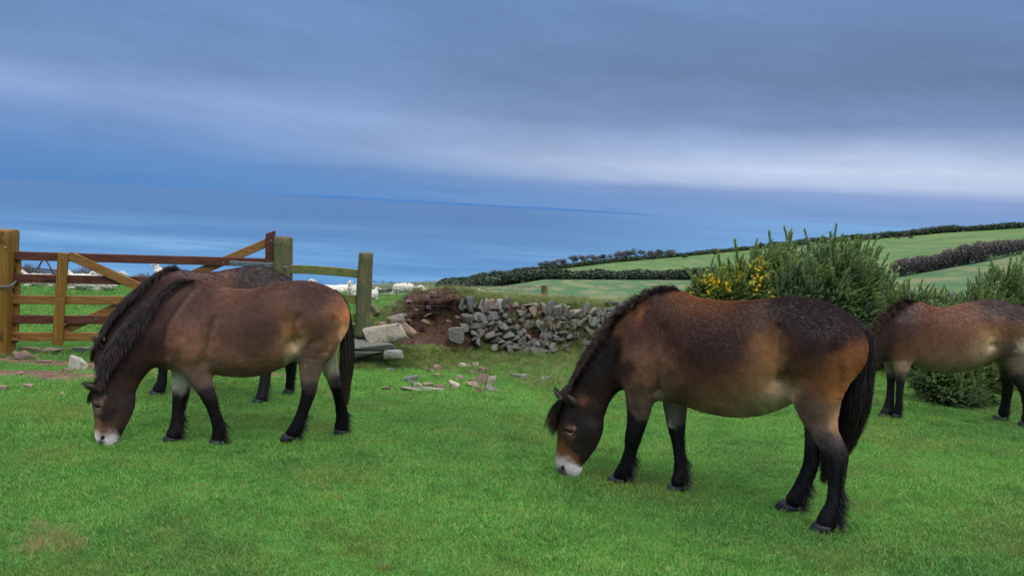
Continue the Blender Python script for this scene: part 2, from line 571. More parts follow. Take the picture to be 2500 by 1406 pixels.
def mat_sea():
    m, t, b = new_mat('sea_water')
    p = wpos(t)
    s = t.node('ShaderNodeSeparateXYZ'); t.l.new(p, s.inputs[0])
    # cloud reflections painted as streaks in the water colour, across the bay
    dist = t.math('LOGARITHM', t.math('MAXIMUM', s.outputs[1], 10.0), 2.718)
    ang = t.math('DIVIDE', s.outputs[0], t.math('MAXIMUM', s.outputs[1], 10.0))
    n = t.noise(t.comb(t.math('MULTIPLY', ang, 2.6), t.math('MULTIPLY', dist, 3.2), 0.7), 1.0, 5, 0.55)
    n2 = t.noise(t.comb(t.math('MULTIPLY', ang, 5.0), t.math('MULTIPLY', dist, 13.0), 3.7), 1.0, 4, 0.6)
    k = t.math('ADD', n, t.math('MULTIPLY', t.math('SUBTRACT', n2, 0.5), 0.4))
    near = t.mrange(dist, 8.9, 7.2)
    k = t.math('ADD', 0.5, t.math('MULTIPLY', t.math('SUBTRACT', k, 0.5), t.mrange(near, 0.0, 1.0, 0.35, 1.0)))
    far_c = t.ramp(k, [(0.3, srgb(26, 74, 120)), (0.55, srgb(36, 84, 130)), (0.75, srgb(52, 100, 144))])
    far_r = t.ramp(k, [(0.3, srgb(62, 108, 152)), (0.55, srgb(72, 118, 160)), (0.75, srgb(92, 134, 170))])
    far_c = t.mix(t.mrange(ang, -0.05, 0.42), far_c, far_r)  # far tint stands in for haze, lightened rightwards to match the brighter sky
    near_c = t.ramp(k, [(0.3, srgb(44, 98, 144)), (0.55, srgb(68, 118, 158)), (0.75, srgb(104, 146, 172))])
    c = t.mix(near, far_c, near_c)
    t.put(b.inputs['Base Color'], c)
    t.put(b.inputs['Roughness'], t.mrange(k, 0.35, 0.65, 0.35, 0.5))
    b.inputs['IOR'].default_value = 1.33
    bump(t, b, t.noise(t.vscale(p, (0.02, 0.02, 0.02)), 1.0, 6, 0.7), 0.25, 3.0)
    return m


M['sea'] = mat_sea()


def mat_leaf(name, c1, c2, c3=None):
    m, t, b = new_mat(name)
    br = attr(t, 'br')
    p = wpos(t)
    c = t.mix(br, c1, c2)
    if c3: c = t.mix(t.mrange(t.noise(p, 3.0, 3, 0.6), 0.45, 0.65), c, c3)
    if c3:
        tr = t.node('ShaderNodeBsdfTranslucent'); t.put(tr.inputs[0], c)
        mx = t.node('ShaderNodeMixShader'); mx.inputs[0].default_value = 0.35
        t.l.new(b.outputs[0], mx.inputs[1]); t.l.new(tr.outputs[0], mx.inputs[2])
        t.l.new(mx.outputs[0], [n for n in t.n if n.type == 'OUTPUT_MATERIAL'][0].inputs[0])
    t.put(b.inputs['Base Color'], c)
    b.inputs['Roughness'].default_value = 0.6
    b.inputs['Specular IOR Level'].default_value = 0.3
    return m


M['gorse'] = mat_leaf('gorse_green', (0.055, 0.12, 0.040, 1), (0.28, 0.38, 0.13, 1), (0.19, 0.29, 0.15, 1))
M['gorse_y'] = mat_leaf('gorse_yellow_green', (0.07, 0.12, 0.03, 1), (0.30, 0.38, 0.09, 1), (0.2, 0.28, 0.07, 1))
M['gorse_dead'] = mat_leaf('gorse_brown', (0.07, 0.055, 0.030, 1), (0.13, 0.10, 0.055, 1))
M['flower'] = mat_simple('yellow_petals', (0.75, 0.52, 0.02, 1), 0.5)
M['hedge'] = mat_leaf('hedge_leaves', (0.028, 0.048, 0.030, 1), (0.060, 0.085, 0.050, 1))
M['purple'] = mat_leaf('bare_hedge_twigs', (0.085, 0.072, 0.080, 1), (0.15, 0.125, 0.13, 1))
M['bark'] = mat_simple('bark', (0.06, 0.05, 0.045, 1), 0.9)
# ------------------------------------------------------------------ animals: signed-distance bodies turned into one continuous skin
def catmull(st, n=3):
    """st (k, d) array of stations -> denser array"""
    st = np.asarray(st, float)
    if len(st) < 3: return st
    P = np.vstack([2 * st[0] - st[1], st, 2 * st[-1] - st[-2]])
    out = []
    for i in range(1, len(P) - 2):
        for j in range(n):
            t = j / n
            out.append(0.5 * ((2 * P[i]) + (-P[i - 1] + P[i + 1]) * t + (2 * P[i - 1] - 5 * P[i] + 4 * P[i + 1] - P[i + 2]) * t * t
                              + (-P[i - 1] + 3 * P[i] - 3 * P[i + 1] + P[i + 2]) * t ** 3))
    out.append(st[-1])
    return np.array(out)


class Field:
    def __init__(s, lo, hi, h):
        s.h = h; s.lo = np.array(lo, float)
        s.n = np.ceil((np.array(hi) - s.lo) / h).astype(int) + 1
        s.ax = [s.lo[i] + h * np.arange(s.n[i]) for i in range(3)]
        s.D = np.full(tuple(s.n), 9.0, np.float32)

    def box(s, lo, hi):
        a = [max(0, int((lo[i] - s.lo[i]) / s.h)) for i in range(3)]
        b = [min(s.n[i], int((hi[i] - s.lo[i]) / s.h) + 2) for i in range(3)]
        sl = tuple(slice(a[i], b[i]) for i in range(3))
        g = np.meshgrid(s.ax[0][sl[0]], s.ax[1][sl[1]], s.ax[2][sl[2]], indexing='ij', sparse=True)
        return sl, [x.astype(np.float32) for x in g]

    def tube(s, st, k=0.04, sub=3):
        """st rows: Cx, Cz, y, Ax, Az, w  (A = in-plane half vector, w = half width).  Smooth-united with what is there."""
        st = catmull(st, sub)
        T = np.full(tuple(s.n), 9.0, np.float32)
        for a, b in zip(st, st[1:]):
            m = max(np.hypot(a[3], a[4]), a[5], np.hypot(b[3], b[4]), b[5]) + k + 0.03
            lo = (min(a[0], b[0]) - m, min(a[2], b[2]) - max(a[5], b[5]) - k - 0.03, min(a[1], b[1]) - m)
            hi = (max(a[0], b[0]) + m, max(a[2], b[2]) + max(a[5], b[5]) + k + 0.03, max(a[1], b[1]) + m)
            sl, (gx, gy, gz) = s.box(lo, hi)
            if min(T[sl].shape) == 0: continue
            px = gx - a[0]; pz = gz - a[1]
            dx, dz = b[0] - a[0], b[1] - a[1]
            L = math.hypot(dx, dz) + 1e-6
            t = ((px * dx + pz * dz) / L ** 2)
            for _ in range(2):
                tc_ = np.clip(t, 0, 1)
                Ax = a[3] + tc_ * (b[3] - a[3]); Az = a[4] + tc_ * (b[4] - a[4])
                den = dx * Az - dz * Ax
                den = np.where(np.abs(den) < 1e-5, 1e-5, den)
                t = (px * Az - pz * Ax) / den
            over = np.where(t < 0, -t, np.where(t > 1, t - 1, 0)) * L
            tc_ = np.clip(t, 0, 1)
            Ax = a[3] + tc_ * (b[3] - a[3]); Az = a[4] + tc_ * (b[4] - a[4])
            al = np.sqrt(Ax * Ax + Az * Az) + 1e-5
            rx = px - tc_ * dx; rz = pz - tc_ * dz
            nn = (rx * Ax + rz * Az) / al
            w = a[5] + tc_ * (b[5] - a[5])
            yy = gy - (a[2] + tc_ * (b[2] - a[2]))
            mc = np.minimum(al, w)
            q = np.sqrt((nn / al) ** 2 + (yy / w) ** 2 + (over / mc) ** 2) + 1e-4
            g = np.sqrt((nn / al ** 2) ** 2 + (yy / w ** 2) ** 2 + (over / mc ** 2) ** 2) + 1e-4
            d = ((q - 1) * q / g).astype(np.float32)
            T[sl] = np.minimum(T[sl], d)
        s.smin(T, k)

    def smin(s, T, k):
        h = np.maximum(k - np.abs(s.D - T), 0) / k
        s.D = (np.minimum(s.D, T) - h * h * k * 0.25).astype(np.float32)

    def blob(s, c, r, k=0.03, cut=False):
        m = max(r) + k + 0.02
        sl, (gx, gy, gz) = s.box([c[i] - m for i in range(3)], [c[i] + m for i in range(3)])
        q = np.sqrt(((gx - c[0]) / r[0]) ** 2 + ((gy - c[1]) / r[1]) ** 2 + ((gz - c[2]) / r[2]) ** 2) + 1e-4
        d = (q - 1) * min(r)
        S = s.D[sl]
        if cut:
            h = np.maximum(k - np.abs(S + d), 0) / k
            s.D[sl] = np.maximum(S, -d) + h * h * k * 0.25
        else:
            h = np.maximum(k - np.abs(S - d), 0) / k
            s.D[sl] = np.minimum(S, d) - h * h * k * 0.25

    def bump(s, x, z, rad, amp, side=0):
        """muscle or hollow on the flank(s): amp > 0 swells"""
        rx, rz = (rad, rad) if np.isscalar(rad) else rad
        sl, (gx, gy, gz) = s.box((x - 3 * rx, -9, z - 3 * rz), (x + 3 * rx, 9, z + 3 * rz))
        e = np.exp(-((gx - x) / rx) ** 2 - ((gz - z) / rz) ** 2)
        if side: e = e * (1 / (1 + np.exp(-side * gy / 0.03)))
        s.D[sl] -= (amp * e).astype(np.float32)

    def sample(s, P):
        q = (P - s.lo) / s.h
        q = np.clip(q, 0, np.array(s.n) - 1.001)
        i = q.astype(int); f = q - i
        r = 0
        for a in (0, 1):
            for b in (0, 1):
                for c in (0, 1):
                    w = (f[:, 0] if a else 1 - f[:, 0]) * (f[:, 1] if b else 1 - f[:, 1]) * (f[:, 2] if c else 1 - f[:, 2])
                    r = r + w * s.D[i[:, 0] + a, i[:, 1] + b, i[:, 2] + c]
        return r

    def normal(s, P):
        e = s.h
        g = np.stack([s.sample(P + np.eye(3)[i] * e) - s.sample(P - np.eye(3)[i] * e) for i in range(3)], 1)
        return g / (np.linalg.norm(g, axis=1)[:, None] + 1e-9)

    def mesh(s):
        D = s.D; S = D < 0
        nx, ny, nz = D.shape
        cnt = np.zeros((nx - 1, ny - 1, nz - 1), np.int8)
        cs = [(a, b, c) for a in (0, 1) for b in (0, 1) for c in (0, 1)]
        for a, b, c in cs: cnt += S[a:nx - 1 + a, b:ny - 1 + b, c:nz - 1 + c]
        act = np.argwhere((cnt > 0) & (cnt < 8))
        vals = np.stack([D[act[:, 0] + a, act[:, 1] + b, act[:, 2] + c] for a, b, c in cs], 1)
        acc = np.zeros((len(act), 3)); num = np.zeros(len(act))
        for i, p in enumerate(cs):
            for j, q in enumerate(cs):
                if j <= i or sum(abs(p[k] - q[k]) for k in range(3)) != 1: continue
                m = (vals[:, i] < 0) != (vals[:, j] < 0)
                t = np.where(m, vals[:, i] / np.where(m, vals[:, i] - vals[:, j], 1), 0)
                pt = np.array(p)[None] + t[:, None] * (np.array(q) - np.array(p))[None]
                acc += np.where(m[:, None], pt, 0); num += m
        V = (act + acc / num[:, None]) * s.h + s.lo
        idx = np.full(cnt.shape, -1, np.int64); idx[act[:, 0], act[:, 1], act[:, 2]] = np.arange(len(act))
        quads = []
        for ax in range(3):
            a1, a2 = [(1, 2), (2, 0), (0, 1)][ax]
            sl0 = [slice(1, -1)] * 3; sl1 = [slice(1, -1)] * 3
            sl0[ax] = slice(0, -1); sl1[ax] = slice(1, None)
            A = S[tuple(sl0)]; B = S[tuple(sl1)]
            e = np.argwhere(A != B)
            off = np.ones(3, int); off[ax] = 0
            g = e + off
            u1 = np.zeros(3, int); u1[a1] = 1; u2 = np.zeros(3, int); u2[a2] = 1
            c = [g, g - u1, g - u1 - u2, g - u2]
            qi = np.stack([idx[x[:, 0], x[:, 1], x[:, 2]] for x in c], 1)
            ins = S[g[:, 0], g[:, 1], g[:, 2]]
            qi = np.where(ins[:, None], qi, qi[:, ::-1])
            quads.append(qi)
        Q = np.concatenate(quads)
        Q = Q[(Q >= 0).all(1)]
        # light smoothing keeps the skin free of grid steps
        for _ in range(3):
            acc = np.zeros_like(V); n = np.zeros(len(V))
            for i in range(4):
                a = Q[:, i]; b = Q[:, (i + 1) % 4]
                np.add.at(acc, a, V[b]); np.add.at(n, a, 1)
                np.add.at(acc, b, V[a]); np.add.at(n, b, 1)
            V = V * 0.45 + 0.55 * acc / np.maximum(n, 1)[:, None]
        return V, Q


def vertex_normals(V, Q):
    a = V[Q[:, 2]] - V[Q[:, 0]]; b = V[Q[:, 3]] - V[Q[:, 1]]
    n = np.cross(a, b)
    N = np.zeros_like(V)
    for i in range(4): np.add.at(N, Q[:, i], n)
    return N / (np.linalg.norm(N, axis=1)[:, None] + 1e-12), np.linalg.norm(n, axis=1) / 2


def ribbons(paths, widths, wdir=None, br=None):
    """paths (n, k, 3), widths (n, k) -> flat three-sided-looking strands as quads"""
    n, k, _ = paths.shape
    T = np.gradient(paths, axis=1)
    T /= np.linalg.norm(T, axis=2)[..., None] + 1e-9
    if wdir is None:
        wdir = RNG.normal(size=(n, 1, 3))
    S = np.cross(T, np.broadcast_to(wdir, paths.shape)); S /= np.linalg.norm(S, axis=2)[..., None] + 1e-9
    A = paths - S * widths[..., None] / 2; B = paths + S * widths[..., None] / 2
    V = np.stack([A, B], 2).reshape(-1, 3)
    base = (np.arange(n) * k * 2)[:, None] + (np.arange(k - 1) * 2)[None]
    Q = np.stack([base, base + 1, base + 3, base + 2], -1).reshape(-1, 4)
    br = RNG.random(n) if br is None else br
    at_ = np.repeat(br, k * 2)
    h = np.tile(np.repeat(np.linspace(0, 1, k), 2), n)
    return V, Q, {'br': at_, 'bh': h}


def mat_hide():
    m, t, b = new_mat('pony_hide')
    c = attr(t, 'col', True)
    co = objc(t)
    n = t.noise(t.vscale(co, (28, 60, 90)), 1.0, 5, 0.65, 0.8)
    n2 = t.noise(co, 7.0, 4, 0.6)
    c = t.mix(t.mrange(n, 0.3, 0.7, 0.45, 0.0), c, t.mix(0.65, c, (0.006, 0.005, 0.005, 1)))
    c = t.mix(t.mrange(n2, 0.35, 0.65, 0.3, 0.0), c, t.mix(0.5, c, (0.01, 0.008, 0.008, 1)))
    t.put(b.inputs['Base Color'], c)
    b.inputs['Roughness'].default_value = 0.52
    b.inputs['Specular IOR Level'].default_value = 0.35
    bump(t, b, n, 0.35, 0.006)
    return m


def mat_fur():
    m, t, b = new_mat('pony_fur')
    c = attr(t, 'col', True)
    t.put(b.inputs['Base Color'], c)
    b.inputs['Roughness'].default_value = 0.5
    b.inputs['Specular IOR Level'].default_value = 0.08
    df = t.node('ShaderNodeBsdfDiffuse'); t.put(df.inputs[0], c)
    mx = t.node('ShaderNodeMixShader'); mx.inputs[0].default_value = 0.62
    t.l.new(b.outputs[0], mx.inputs[1]); t.l.new(df.outputs[0], mx.inputs[2])
    t.l.new(mx.outputs[0], [n for n in t.n if n.type == 'OUTPUT_MATERIAL'][0].inputs[0])
    return m


def mat_mane():
    m, t, b = new_mat('dark_mane_hair')
    br = attr(t, 'br'); bh = attr(t, 'bh')
    c = t.ramp(br, [(0.0, (0.006, 0.006, 0.008)), (0.6, (0.016, 0.014, 0.017)), (0.9, (0.034, 0.027, 0.028)), (1.0, (0.06, 0.042, 0.034))])
    c = t.mix(t.math('MULTIPLY', t.math('POWER', bh, 3.0), attr(t, 'tip')), c, (0.10, 0.055, 0.025, 1))
    t.put(b.inputs['Base Color'], c)
    b.inputs['Roughness'].default_value = 0.42
    b.inputs['Specular IOR Level'].default_value = 0.22
    return m


M['hide'] = mat_hide(); M['fur'] = mat_fur(); M['mane'] = mat_mane()
M['hoof'] = mat_simple('dark_hoof_horn', srgb(26, 26, 31), 0.6, 0, 0.2, 30, srgb(46, 47, 55), 0.3)
M['eye'] = mat_simple('dark_eye', (0.006, 0.005, 0.006, 1), 0.06, 0, 0.9)
M['inner_ear'] = mat_simple('inner_ear', (0.012, 0.008, 0.008, 1), 0.9)

M['lid_pale'] = mat_simple('pale_eyelid', (0.36, 0.27, 0.21, 1), .8, 0, .15, 60, (.26, .18, .13, 1))
M['lid_dark'] = mat_simple('dark_skin', (0.012, 0.010, 0.012, 1), .7, 0, .25)

BLK = (0.012, 0.011, 0.014)
DBR = (0.030, 0.017, 0.015)
MBR = (0.075, 0.036, 0.024)
RBR = (0.120, 0.048, 0.022)
TAN = (0.22, 0.115, 0.055)
ORG = (0.185, 0.080, 0.038)
PAL = (0.340, 0.245, 0.165)
WHT = (0.52, 0.49, 0.46)
GRY = (0.13, 0.125, 0.135)


HOOVES = []


class Pony:
    def __init__(s, name, label, px0, py0, head_deg, group, scale_w=1.0, rs=1.1, gain=1.4):
        """stands at the ground point seen at (px0, py0); head_deg: angle of the tail-ward body axis, + = turned towards the camera"""
        s.P0 = hit_ground(px0, py0)
        a = R(head_deg)
        s.rz = -a
        s.hx = np.array([math.cos(a), -math.sin(a), 0]); s.hy = np.array([math.sin(a), math.cos(a), 0])
        s.name, s.label, s.group = name, label, group
        s.sw = scale_w
        s.cache = {}; s.rs = rs; s.gain = gain

    def loc(s, P):
        d = np.asarray(P) - s.P0
        return np.array([d @ s.hx, d @ s.hy, d[2]])

    def px(s, x, y, off=0.0):
        """photo pixel -> local point on the body plane at lateral offset off (negative = near side)"""
        d = ray(x, y)
        t = (np.dot(s.P0 + s.hy * off - CAM, s.hy)) / np.dot(d, s.hy)
        return s.loc(CAM + d * t)

    def station(s, fr, bk, w, off=0.0, off2=None):
        a = s.px(*fr, off); b = s.px(*bk, off)
        c = (a + b) / 2; A = (a - b) / 2
        return [c[0], c[2], off, A[0], A[2], w * s.sw]

    def g_local(s, x, y):
        p = s.P0 + s.hx * x + s.hy * y
        return float(ground(p[0], p[1])) - s.P0[2]

    def build(s, d):
        h = 0.0115
        tor = [s.station(f, b, w) for f, b, w in d['torso']]
        neck = [s.station(f, b, w, o) for f, b, w, o in d['neck']]
        head = [s.station(f, b, w, o) for f, b, w, o in d['head']]
        s.hc = d['head'][-1][3]; s.hmax = (max(r[0] for r in head) + .06, max(r[1] for r in head) + .04)
        legs = {}
        for key, L in d['legs'].items():
            side = -1 if key[0] == 'n' else 1
            y0 = side * d.get('legoff', 0.13)
            hp = L['hoof']
            gp = s.loc(hit_ground(*hp))
            y1 = float(np.clip(gp[1], side * 0.02 if side > 0 else -0.26, 0.26 if side > 0 else -0.02))
            print('%s %s hoof lateral %.2f (used %.2f)' % (s.name, key, gp[1], y1))
            rows = []
            n = len(L['st'])
            for i, e in enumerate(L['st']):
                t = (i / (n - 1)) ** 1.0
                y = y0 + (y1 - y0) * t
                q = s.station(e[0], e[1], 1.0, y)
                q[5] = (e[2] * s.sw) if len(e) > 2 else 0.78 * math.hypot(q[3], q[4])
                rows.append(q)
            legs[key] = (rows, y1)
        allp = np.array([r[:2] for r in tor + neck + head] + [r[:2] for v in legs.values() for r in v[0]])
        lo = (allp[:, 0].min() - 0.3, -0.42, allp[:, 1].min() - 0.12); hi = (allp[:, 0].max() + 0.3, 0.42, allp[:, 1].max() + 0.42)
        Fd = Field(lo, hi, h)
        Fd.tube(tor, 0.02)
        Fd.tube(neck, 0.09)
        Fd.tube(head, 0.05)
        for key, (rows, y1) in legs.items():
            Fd.tube(rows, 0.07 if key[1] == 'h' else 0.05)
        for (x, y), rad, amp, side in d.get('bumps', []):
            p = s.px(x, y, -0.2)
            Fd.bump(p[0], p[2], rad, amp * 1.35, side)
        for line, rad, amp in d.get('grooves', []):
            P_ = [s.px(x, y, -0.2) for x, y in line]
            for p, q in zip(P_, P_[1:]):
                m_ = max(1, int(np.linalg.norm(q - p) / (rad * 1.1)))
                for j in range(m_):
                    c = p + (q - p) * j / m_
                    Fd.bump(c[0], c[2], rad, amp * 1.25)
        # nostrils, mouth line, eye sockets
        nost = []
        nx = s.px(*d['nostril'], -0.05 + d['head'][-1][3])
        for sg in (-1, 1):
            y = s.surface_y(Fd, nx[0], nx[2], sg)
            if y is not None:
                Fd.blob((nx[0], y, nx[2]), (0.014, 0.014, 0.017), 0.012, cut=True)
                nost.append((nx[0] + .002, y - sg * .008, nx[2]))
        ey = s.px(*d['eye'], -0.08 + d['head'][-1][3])
        eyes = []
        for sg in (-1, 1):
            y = s.surface_y(Fd, ey[0], ey[2], sg)
            if y is None: continue
            Fd.blob((ey[0], y + sg * 0.004, ey[2] + 0.018), (0.034, 0.016, 0.014), 0.02)
            Fd.blob((ey[0], y + sg * 0.001, ey[2] - 0.003), (0.022, 0.014, 0.013), 0.01, cut=True)
            eyes.append((ey[0], y - sg * 0.010, ey[2] - 0.002, sg))
        s.F = Fd
        V, Q = Fd.mesh()
        N, _ = vertex_normals(V, Q)
        col = s.colour(V, N, d)
        body = mesh_np(s.name, V, Q, M['hide'], None, True, {'col': np.c_[col, np.ones(len(col))]})
        body.location = s.P0; body.rotation_euler = (0, 0, s.rz)
        tag(body, s.label, 'pony', s.group)
        for key, L in d['legs'].items(): HOOVES.append(hit_ground(*L['hoof']))
        s.body = body
        s.V, s.Q, s.N = V, Q, N
        # eyes
        for x, y, z, sg in eyes:
            bm = bmesh.new(); bmesh.ops.create_icosphere(bm, subdivisions=3, radius=0.0165)
            o = bm_obj('eye', bm, M['eye'], body, True); o.location = (x, y, z); o.scale = (1.1, 0.8, 0.85)
            # lids: a dark rim and the pale ring below the eye
            for nm, a0, a1, rr, r0, mt in (('lower_eyelid', 195, 372, .0215, .0036, 'lid_pale'), ('upper_eyelid', 8, 178, .0195, .0040, 'lid_dark')):
                pts = []
                for t_ in np.linspace(R(a0), R(a1), 12):
                    cx_, cz_ = math.cos(t_) * rr * 1.15 + .001, math.sin(t_) * rr * (.80 if nm[0] == 'l' else .62)
                    ysf = s.surface_y(Fd, x + cx_, z + cz_, sg)
                    if ysf is None: ysf = y + sg * .01
                    pts.append([cx_, ysf - y + sg * .001, cz_])
                w_ = np.sin(np.linspace(.25, math.pi - .25, 12)) * r0 + .001
                mesh_np(nm, *tube_np(np.array(pts), w_, 6), M[mt], body, True).location = (x, y, z)
        for x, y, z in nost:
            bm = bmesh.new(); bmesh.ops.create_icosphere(bm, subdivisions=2, radius=0.0145)
            o = bm_obj('nostril', bm, M['lid_dark'], body, True); o.location = (x, y, z); o.scale = (.95, .8, 1.25); o.rotation_euler = (0, .5, 0)
        for e in d['ears']: s.ear(*e)
        for key, L in d['legs'].items(): s.hoof(L, legs[key][1])
        s.hair(d, legs)
        s.coat(d)
        return body

    def surface_y(s, Fd, x, z, sg):
        c = s.hc if (x < s.hmax[0] and z < s.hmax[1]) else 0.0
        ys = c + np.linspace(0.36, 0.0, 120) * sg
        P = np.c_[np.full(120, x), ys, np.full(120, z)]
        v = Fd.sample(P)
        k = np.argmax(v < 0)
        return float(ys[k]) if (v < 0).any() else None

    def splat_pt(s, x, y, side):
        key = (x, y, side)
        if key in s.cache: return s.cache[key]
        off = -0.12 if side <= 0 else 0.10
        if side <= 0:
            for _ in range(3):
                p = s.px(x, y, off)
                ysf = s.surface_y(s.F, p[0], p[2], -1)
                if ysf is None: break
                off = ysf
        s.cache[key] = s.px(x, y, off)
        return s.cache[key]

    def colour(s, V, N, d):
        C = np.zeros((len(V), 3)); Wt = np.full(len(V), 1e-9)
        nz = fbm(V[:, 0] * 9 + 3, V[:, 2] * 9 + V[:, 1] * 5, 11, 3)[:, None] * np.array([0.06, 0, 0.05]) + \
            fbm(V[:, 0] * 22 + 7, V[:, 2] * 22, 17, 2)[:, None] * np.array([0.02, 0, 0.025])
        P = V + nz
        for (x, y), rad, c, side, st in d['coat']:
            p = s.splat_pt(x, y, side)
            dd = ((P[:, 0] - p[0]) ** 2 + (P[:, 2] - p[2]) ** 2) / (rad * s.rs) ** 2
            w = st * (np.exp(-dd) + 0.05 * np.exp(-dd / 5)) + 0.001 * st / (1 + dd * dd)
            if side > 0: w = w / (1 + np.exp(-(V[:, 1] - 0.02) / 0.02))
            if side < 0: w = w / (1 + np.exp((V[:, 1] + 0.0) / 0.02))
            c = np.array(c); lum = c.mean(); c = np.clip(lum + (c - lum) * 1.14, 0.003, 1)
            C += w[:, None] * c; Wt += w
        C = C / Wt[:, None]
        lm = C.mean(1); C = C * (0.85 + (s.gain - .85) * smooth(.018, .065, lm))[:, None]
        # pale inner faces of the upper legs and belly between them
        zz = d['_pale'] if '_pale' in d else None
        return C

    def ear(s, base, tip, y0, y1, half, turn, nm='ear'):
        """leaf-shaped cupped ear"""
        b = s.px(*base, y0); t = s.px(*tip, y1)
        b[1] = y0; t[1] = y1
        ax = t - b; L = np.linalg.norm(ax); ax /= L
        side = np.cross(ax, [math.sin(turn), math.cos(turn), 0]); side /= np.linalg.norm(side)
        nrm = np.cross(side, ax)
        V = []; Fq = []
        nr, nc = 9, 10
        for layer in (0, 1):
            for i in range(nr):
                u = i / (nr - 1)
                wv = half * (math.sin(math.pi * min(1, 0.22 + 0.78 * u) ** 0.85) ** 0.8 + 0.04) * (1 if u < 1 else 0.1)
                for j in range(nc):
                    a = -1 + 2 * j / (nc - 1)
                    cup = (1 - a * a) * wv * 0.9
                    p = b + ax * (L * u - 0.02) + side * wv * a - nrm * (cup - (0.007 if layer else 0) * (1 - abs(a)))
                    V.append(p)
        o2 = nr * nc
        for layer in (0, 1):
            for i in range(nr - 1):
                for j in range(nc - 1):
                    q = [layer * o2 + i * nc + j, layer * o2 + i * nc + j + 1, layer * o2 + (i + 1) * nc + j + 1, layer * o2 + (i + 1) * nc + j]
                    Fq.append(tuple(q if layer == 0 else q[::-1]))
        for i in range(nr - 1):
            Fq.append((i * nc, (i + 1) * nc, o2 + (i + 1) * nc, o2 + i * nc))
            Fq.append((i * nc + nc - 1, o2 + i * nc + nc - 1, o2 + (i + 1) * nc + nc - 1, (i + 1) * nc + nc - 1))
        col = np.tile(np.array([0.03, 0.018, 0.016, 1.0]), (len(V), 1))
        col[o2:] = (0.008, 0.006, 0.007, 1)
        V = np.array(V)
        o = mesh_np(nm, V, Fq, M['hide'], s.body, True, {'col': col})
        # hair fringe round the rim
        n = 260
        i = RNG.integers(0, nr - 1, n); e = RNG.integers(0, 2, n) * (nc - 1)
        f = RNG.random(n)[:, None]
        root = V[i * nc + e] * (1 - f) + V[(i + 1) * nc + e] * f
        dr = ax[None] * 0.7 + side[None] * (np.where(e > 0, 0.5, -0.5)[:, None]) + RNG.normal(size=(n, 3)) * 0.25
        k = np.linspace(0, 1, 3)[None, :, None]
        pth = root[:, None] + dr[:, None] * k * 0.018
        Vv, Qq, aa = ribbons(pth, np.array([0.0016, 0.0012, 0.0004])[None] * np.ones((n, 1)))
        aa['tip'] = np.full(len(Vv), 0.6)
        mesh_np('ear_fringe', Vv, Qq, M['mane'], o, False, aa)
        return o

    def hoof(s, L, y):
        (cf, cb), (bf, bb) = L['coronet'], L['sole']
        a = s.px(*cf, y); b = s.px(*cb, y); c = s.px(*bf, y); e = s.px(*bb, y)
        rows = []
        for k in range(5):
            t = k / 4
            f = a * (1 - t) + c * t; r = b * (1 - t) + e * t
            if k == 0: f, r = f * 0.95 + r * 0.05, r * 0.95 + f * 0.05
            rows.append((f, r, (np.linalg.norm(f - r) / 2) * 0.92))
        V = []; n = 18
        for f, r, w in rows:
            cx = (f + r) / 2; A = (f - r) / 2
            for j in range(n):
                th = 2 * math.pi * j / n
                cc = math.cos(th); ss = math.sin(th)
                V.append(cx + A * (np.sign(cc) * abs(cc) ** 0.8) + np.array([0, 1, 0]) * w * ss)
        Fq = [(i * n + j, i * n + (j + 1) % n, (i + 1) * n + (j + 1) % n, (i + 1) * n + j) for i in range(4) for j in range(n)]
        Fq += [tuple(range(n)), tuple(range(4 * n, 5 * n))[::-1]]
        V = np.array(V); V[-n:, 2] = np.minimum(V[-n:, 2], V[-n:, 2].mean())
        o = mesh_np('hoof', V, Fq, M['hoof'], s.body, True)
        bm = bmesh.new(); bm.from_mesh(o.data); bmesh.ops.recalc_face_normals(bm, faces=bm.faces); bm.to_mesh(o.data); bm.free()
        return o

    # strands that grow from roots and are draped over the body
    def drape(s, root, d0, length, k, gravity=0.25, lift=0.003, wob=0.12, pull=None):
        n = len(root)
        step = (length / (k - 1))[:, None]
        P = [root]; d = d0 / np.linalg.norm(d0, axis=1)[:, None]
        p = root.copy()
        for i in range(1, k):
            d = d + np.array([0, 0, -gravity]) + RNG.normal(size=(n, 3)) * wob
            if pull is not None: d = d + pull
            d /= np.linalg.norm(d, axis=1)[:, None]
            p = p + d * step
            dist = s.F.sample(p)
            nn = s.F.normal(p)
            m = dist < lift * (1 + i * 0.3)
            push = np.where(m, lift * (1 + i * 0.3) - dist, 0)[:, None] * nn
            p = p + push
            d = np.where(m[:, None], (p - P[-1]), d); d /= np.linalg.norm(d, axis=1)[:, None] + 1e-9
            P.append(p.copy())
        return np.stack(P, 1)

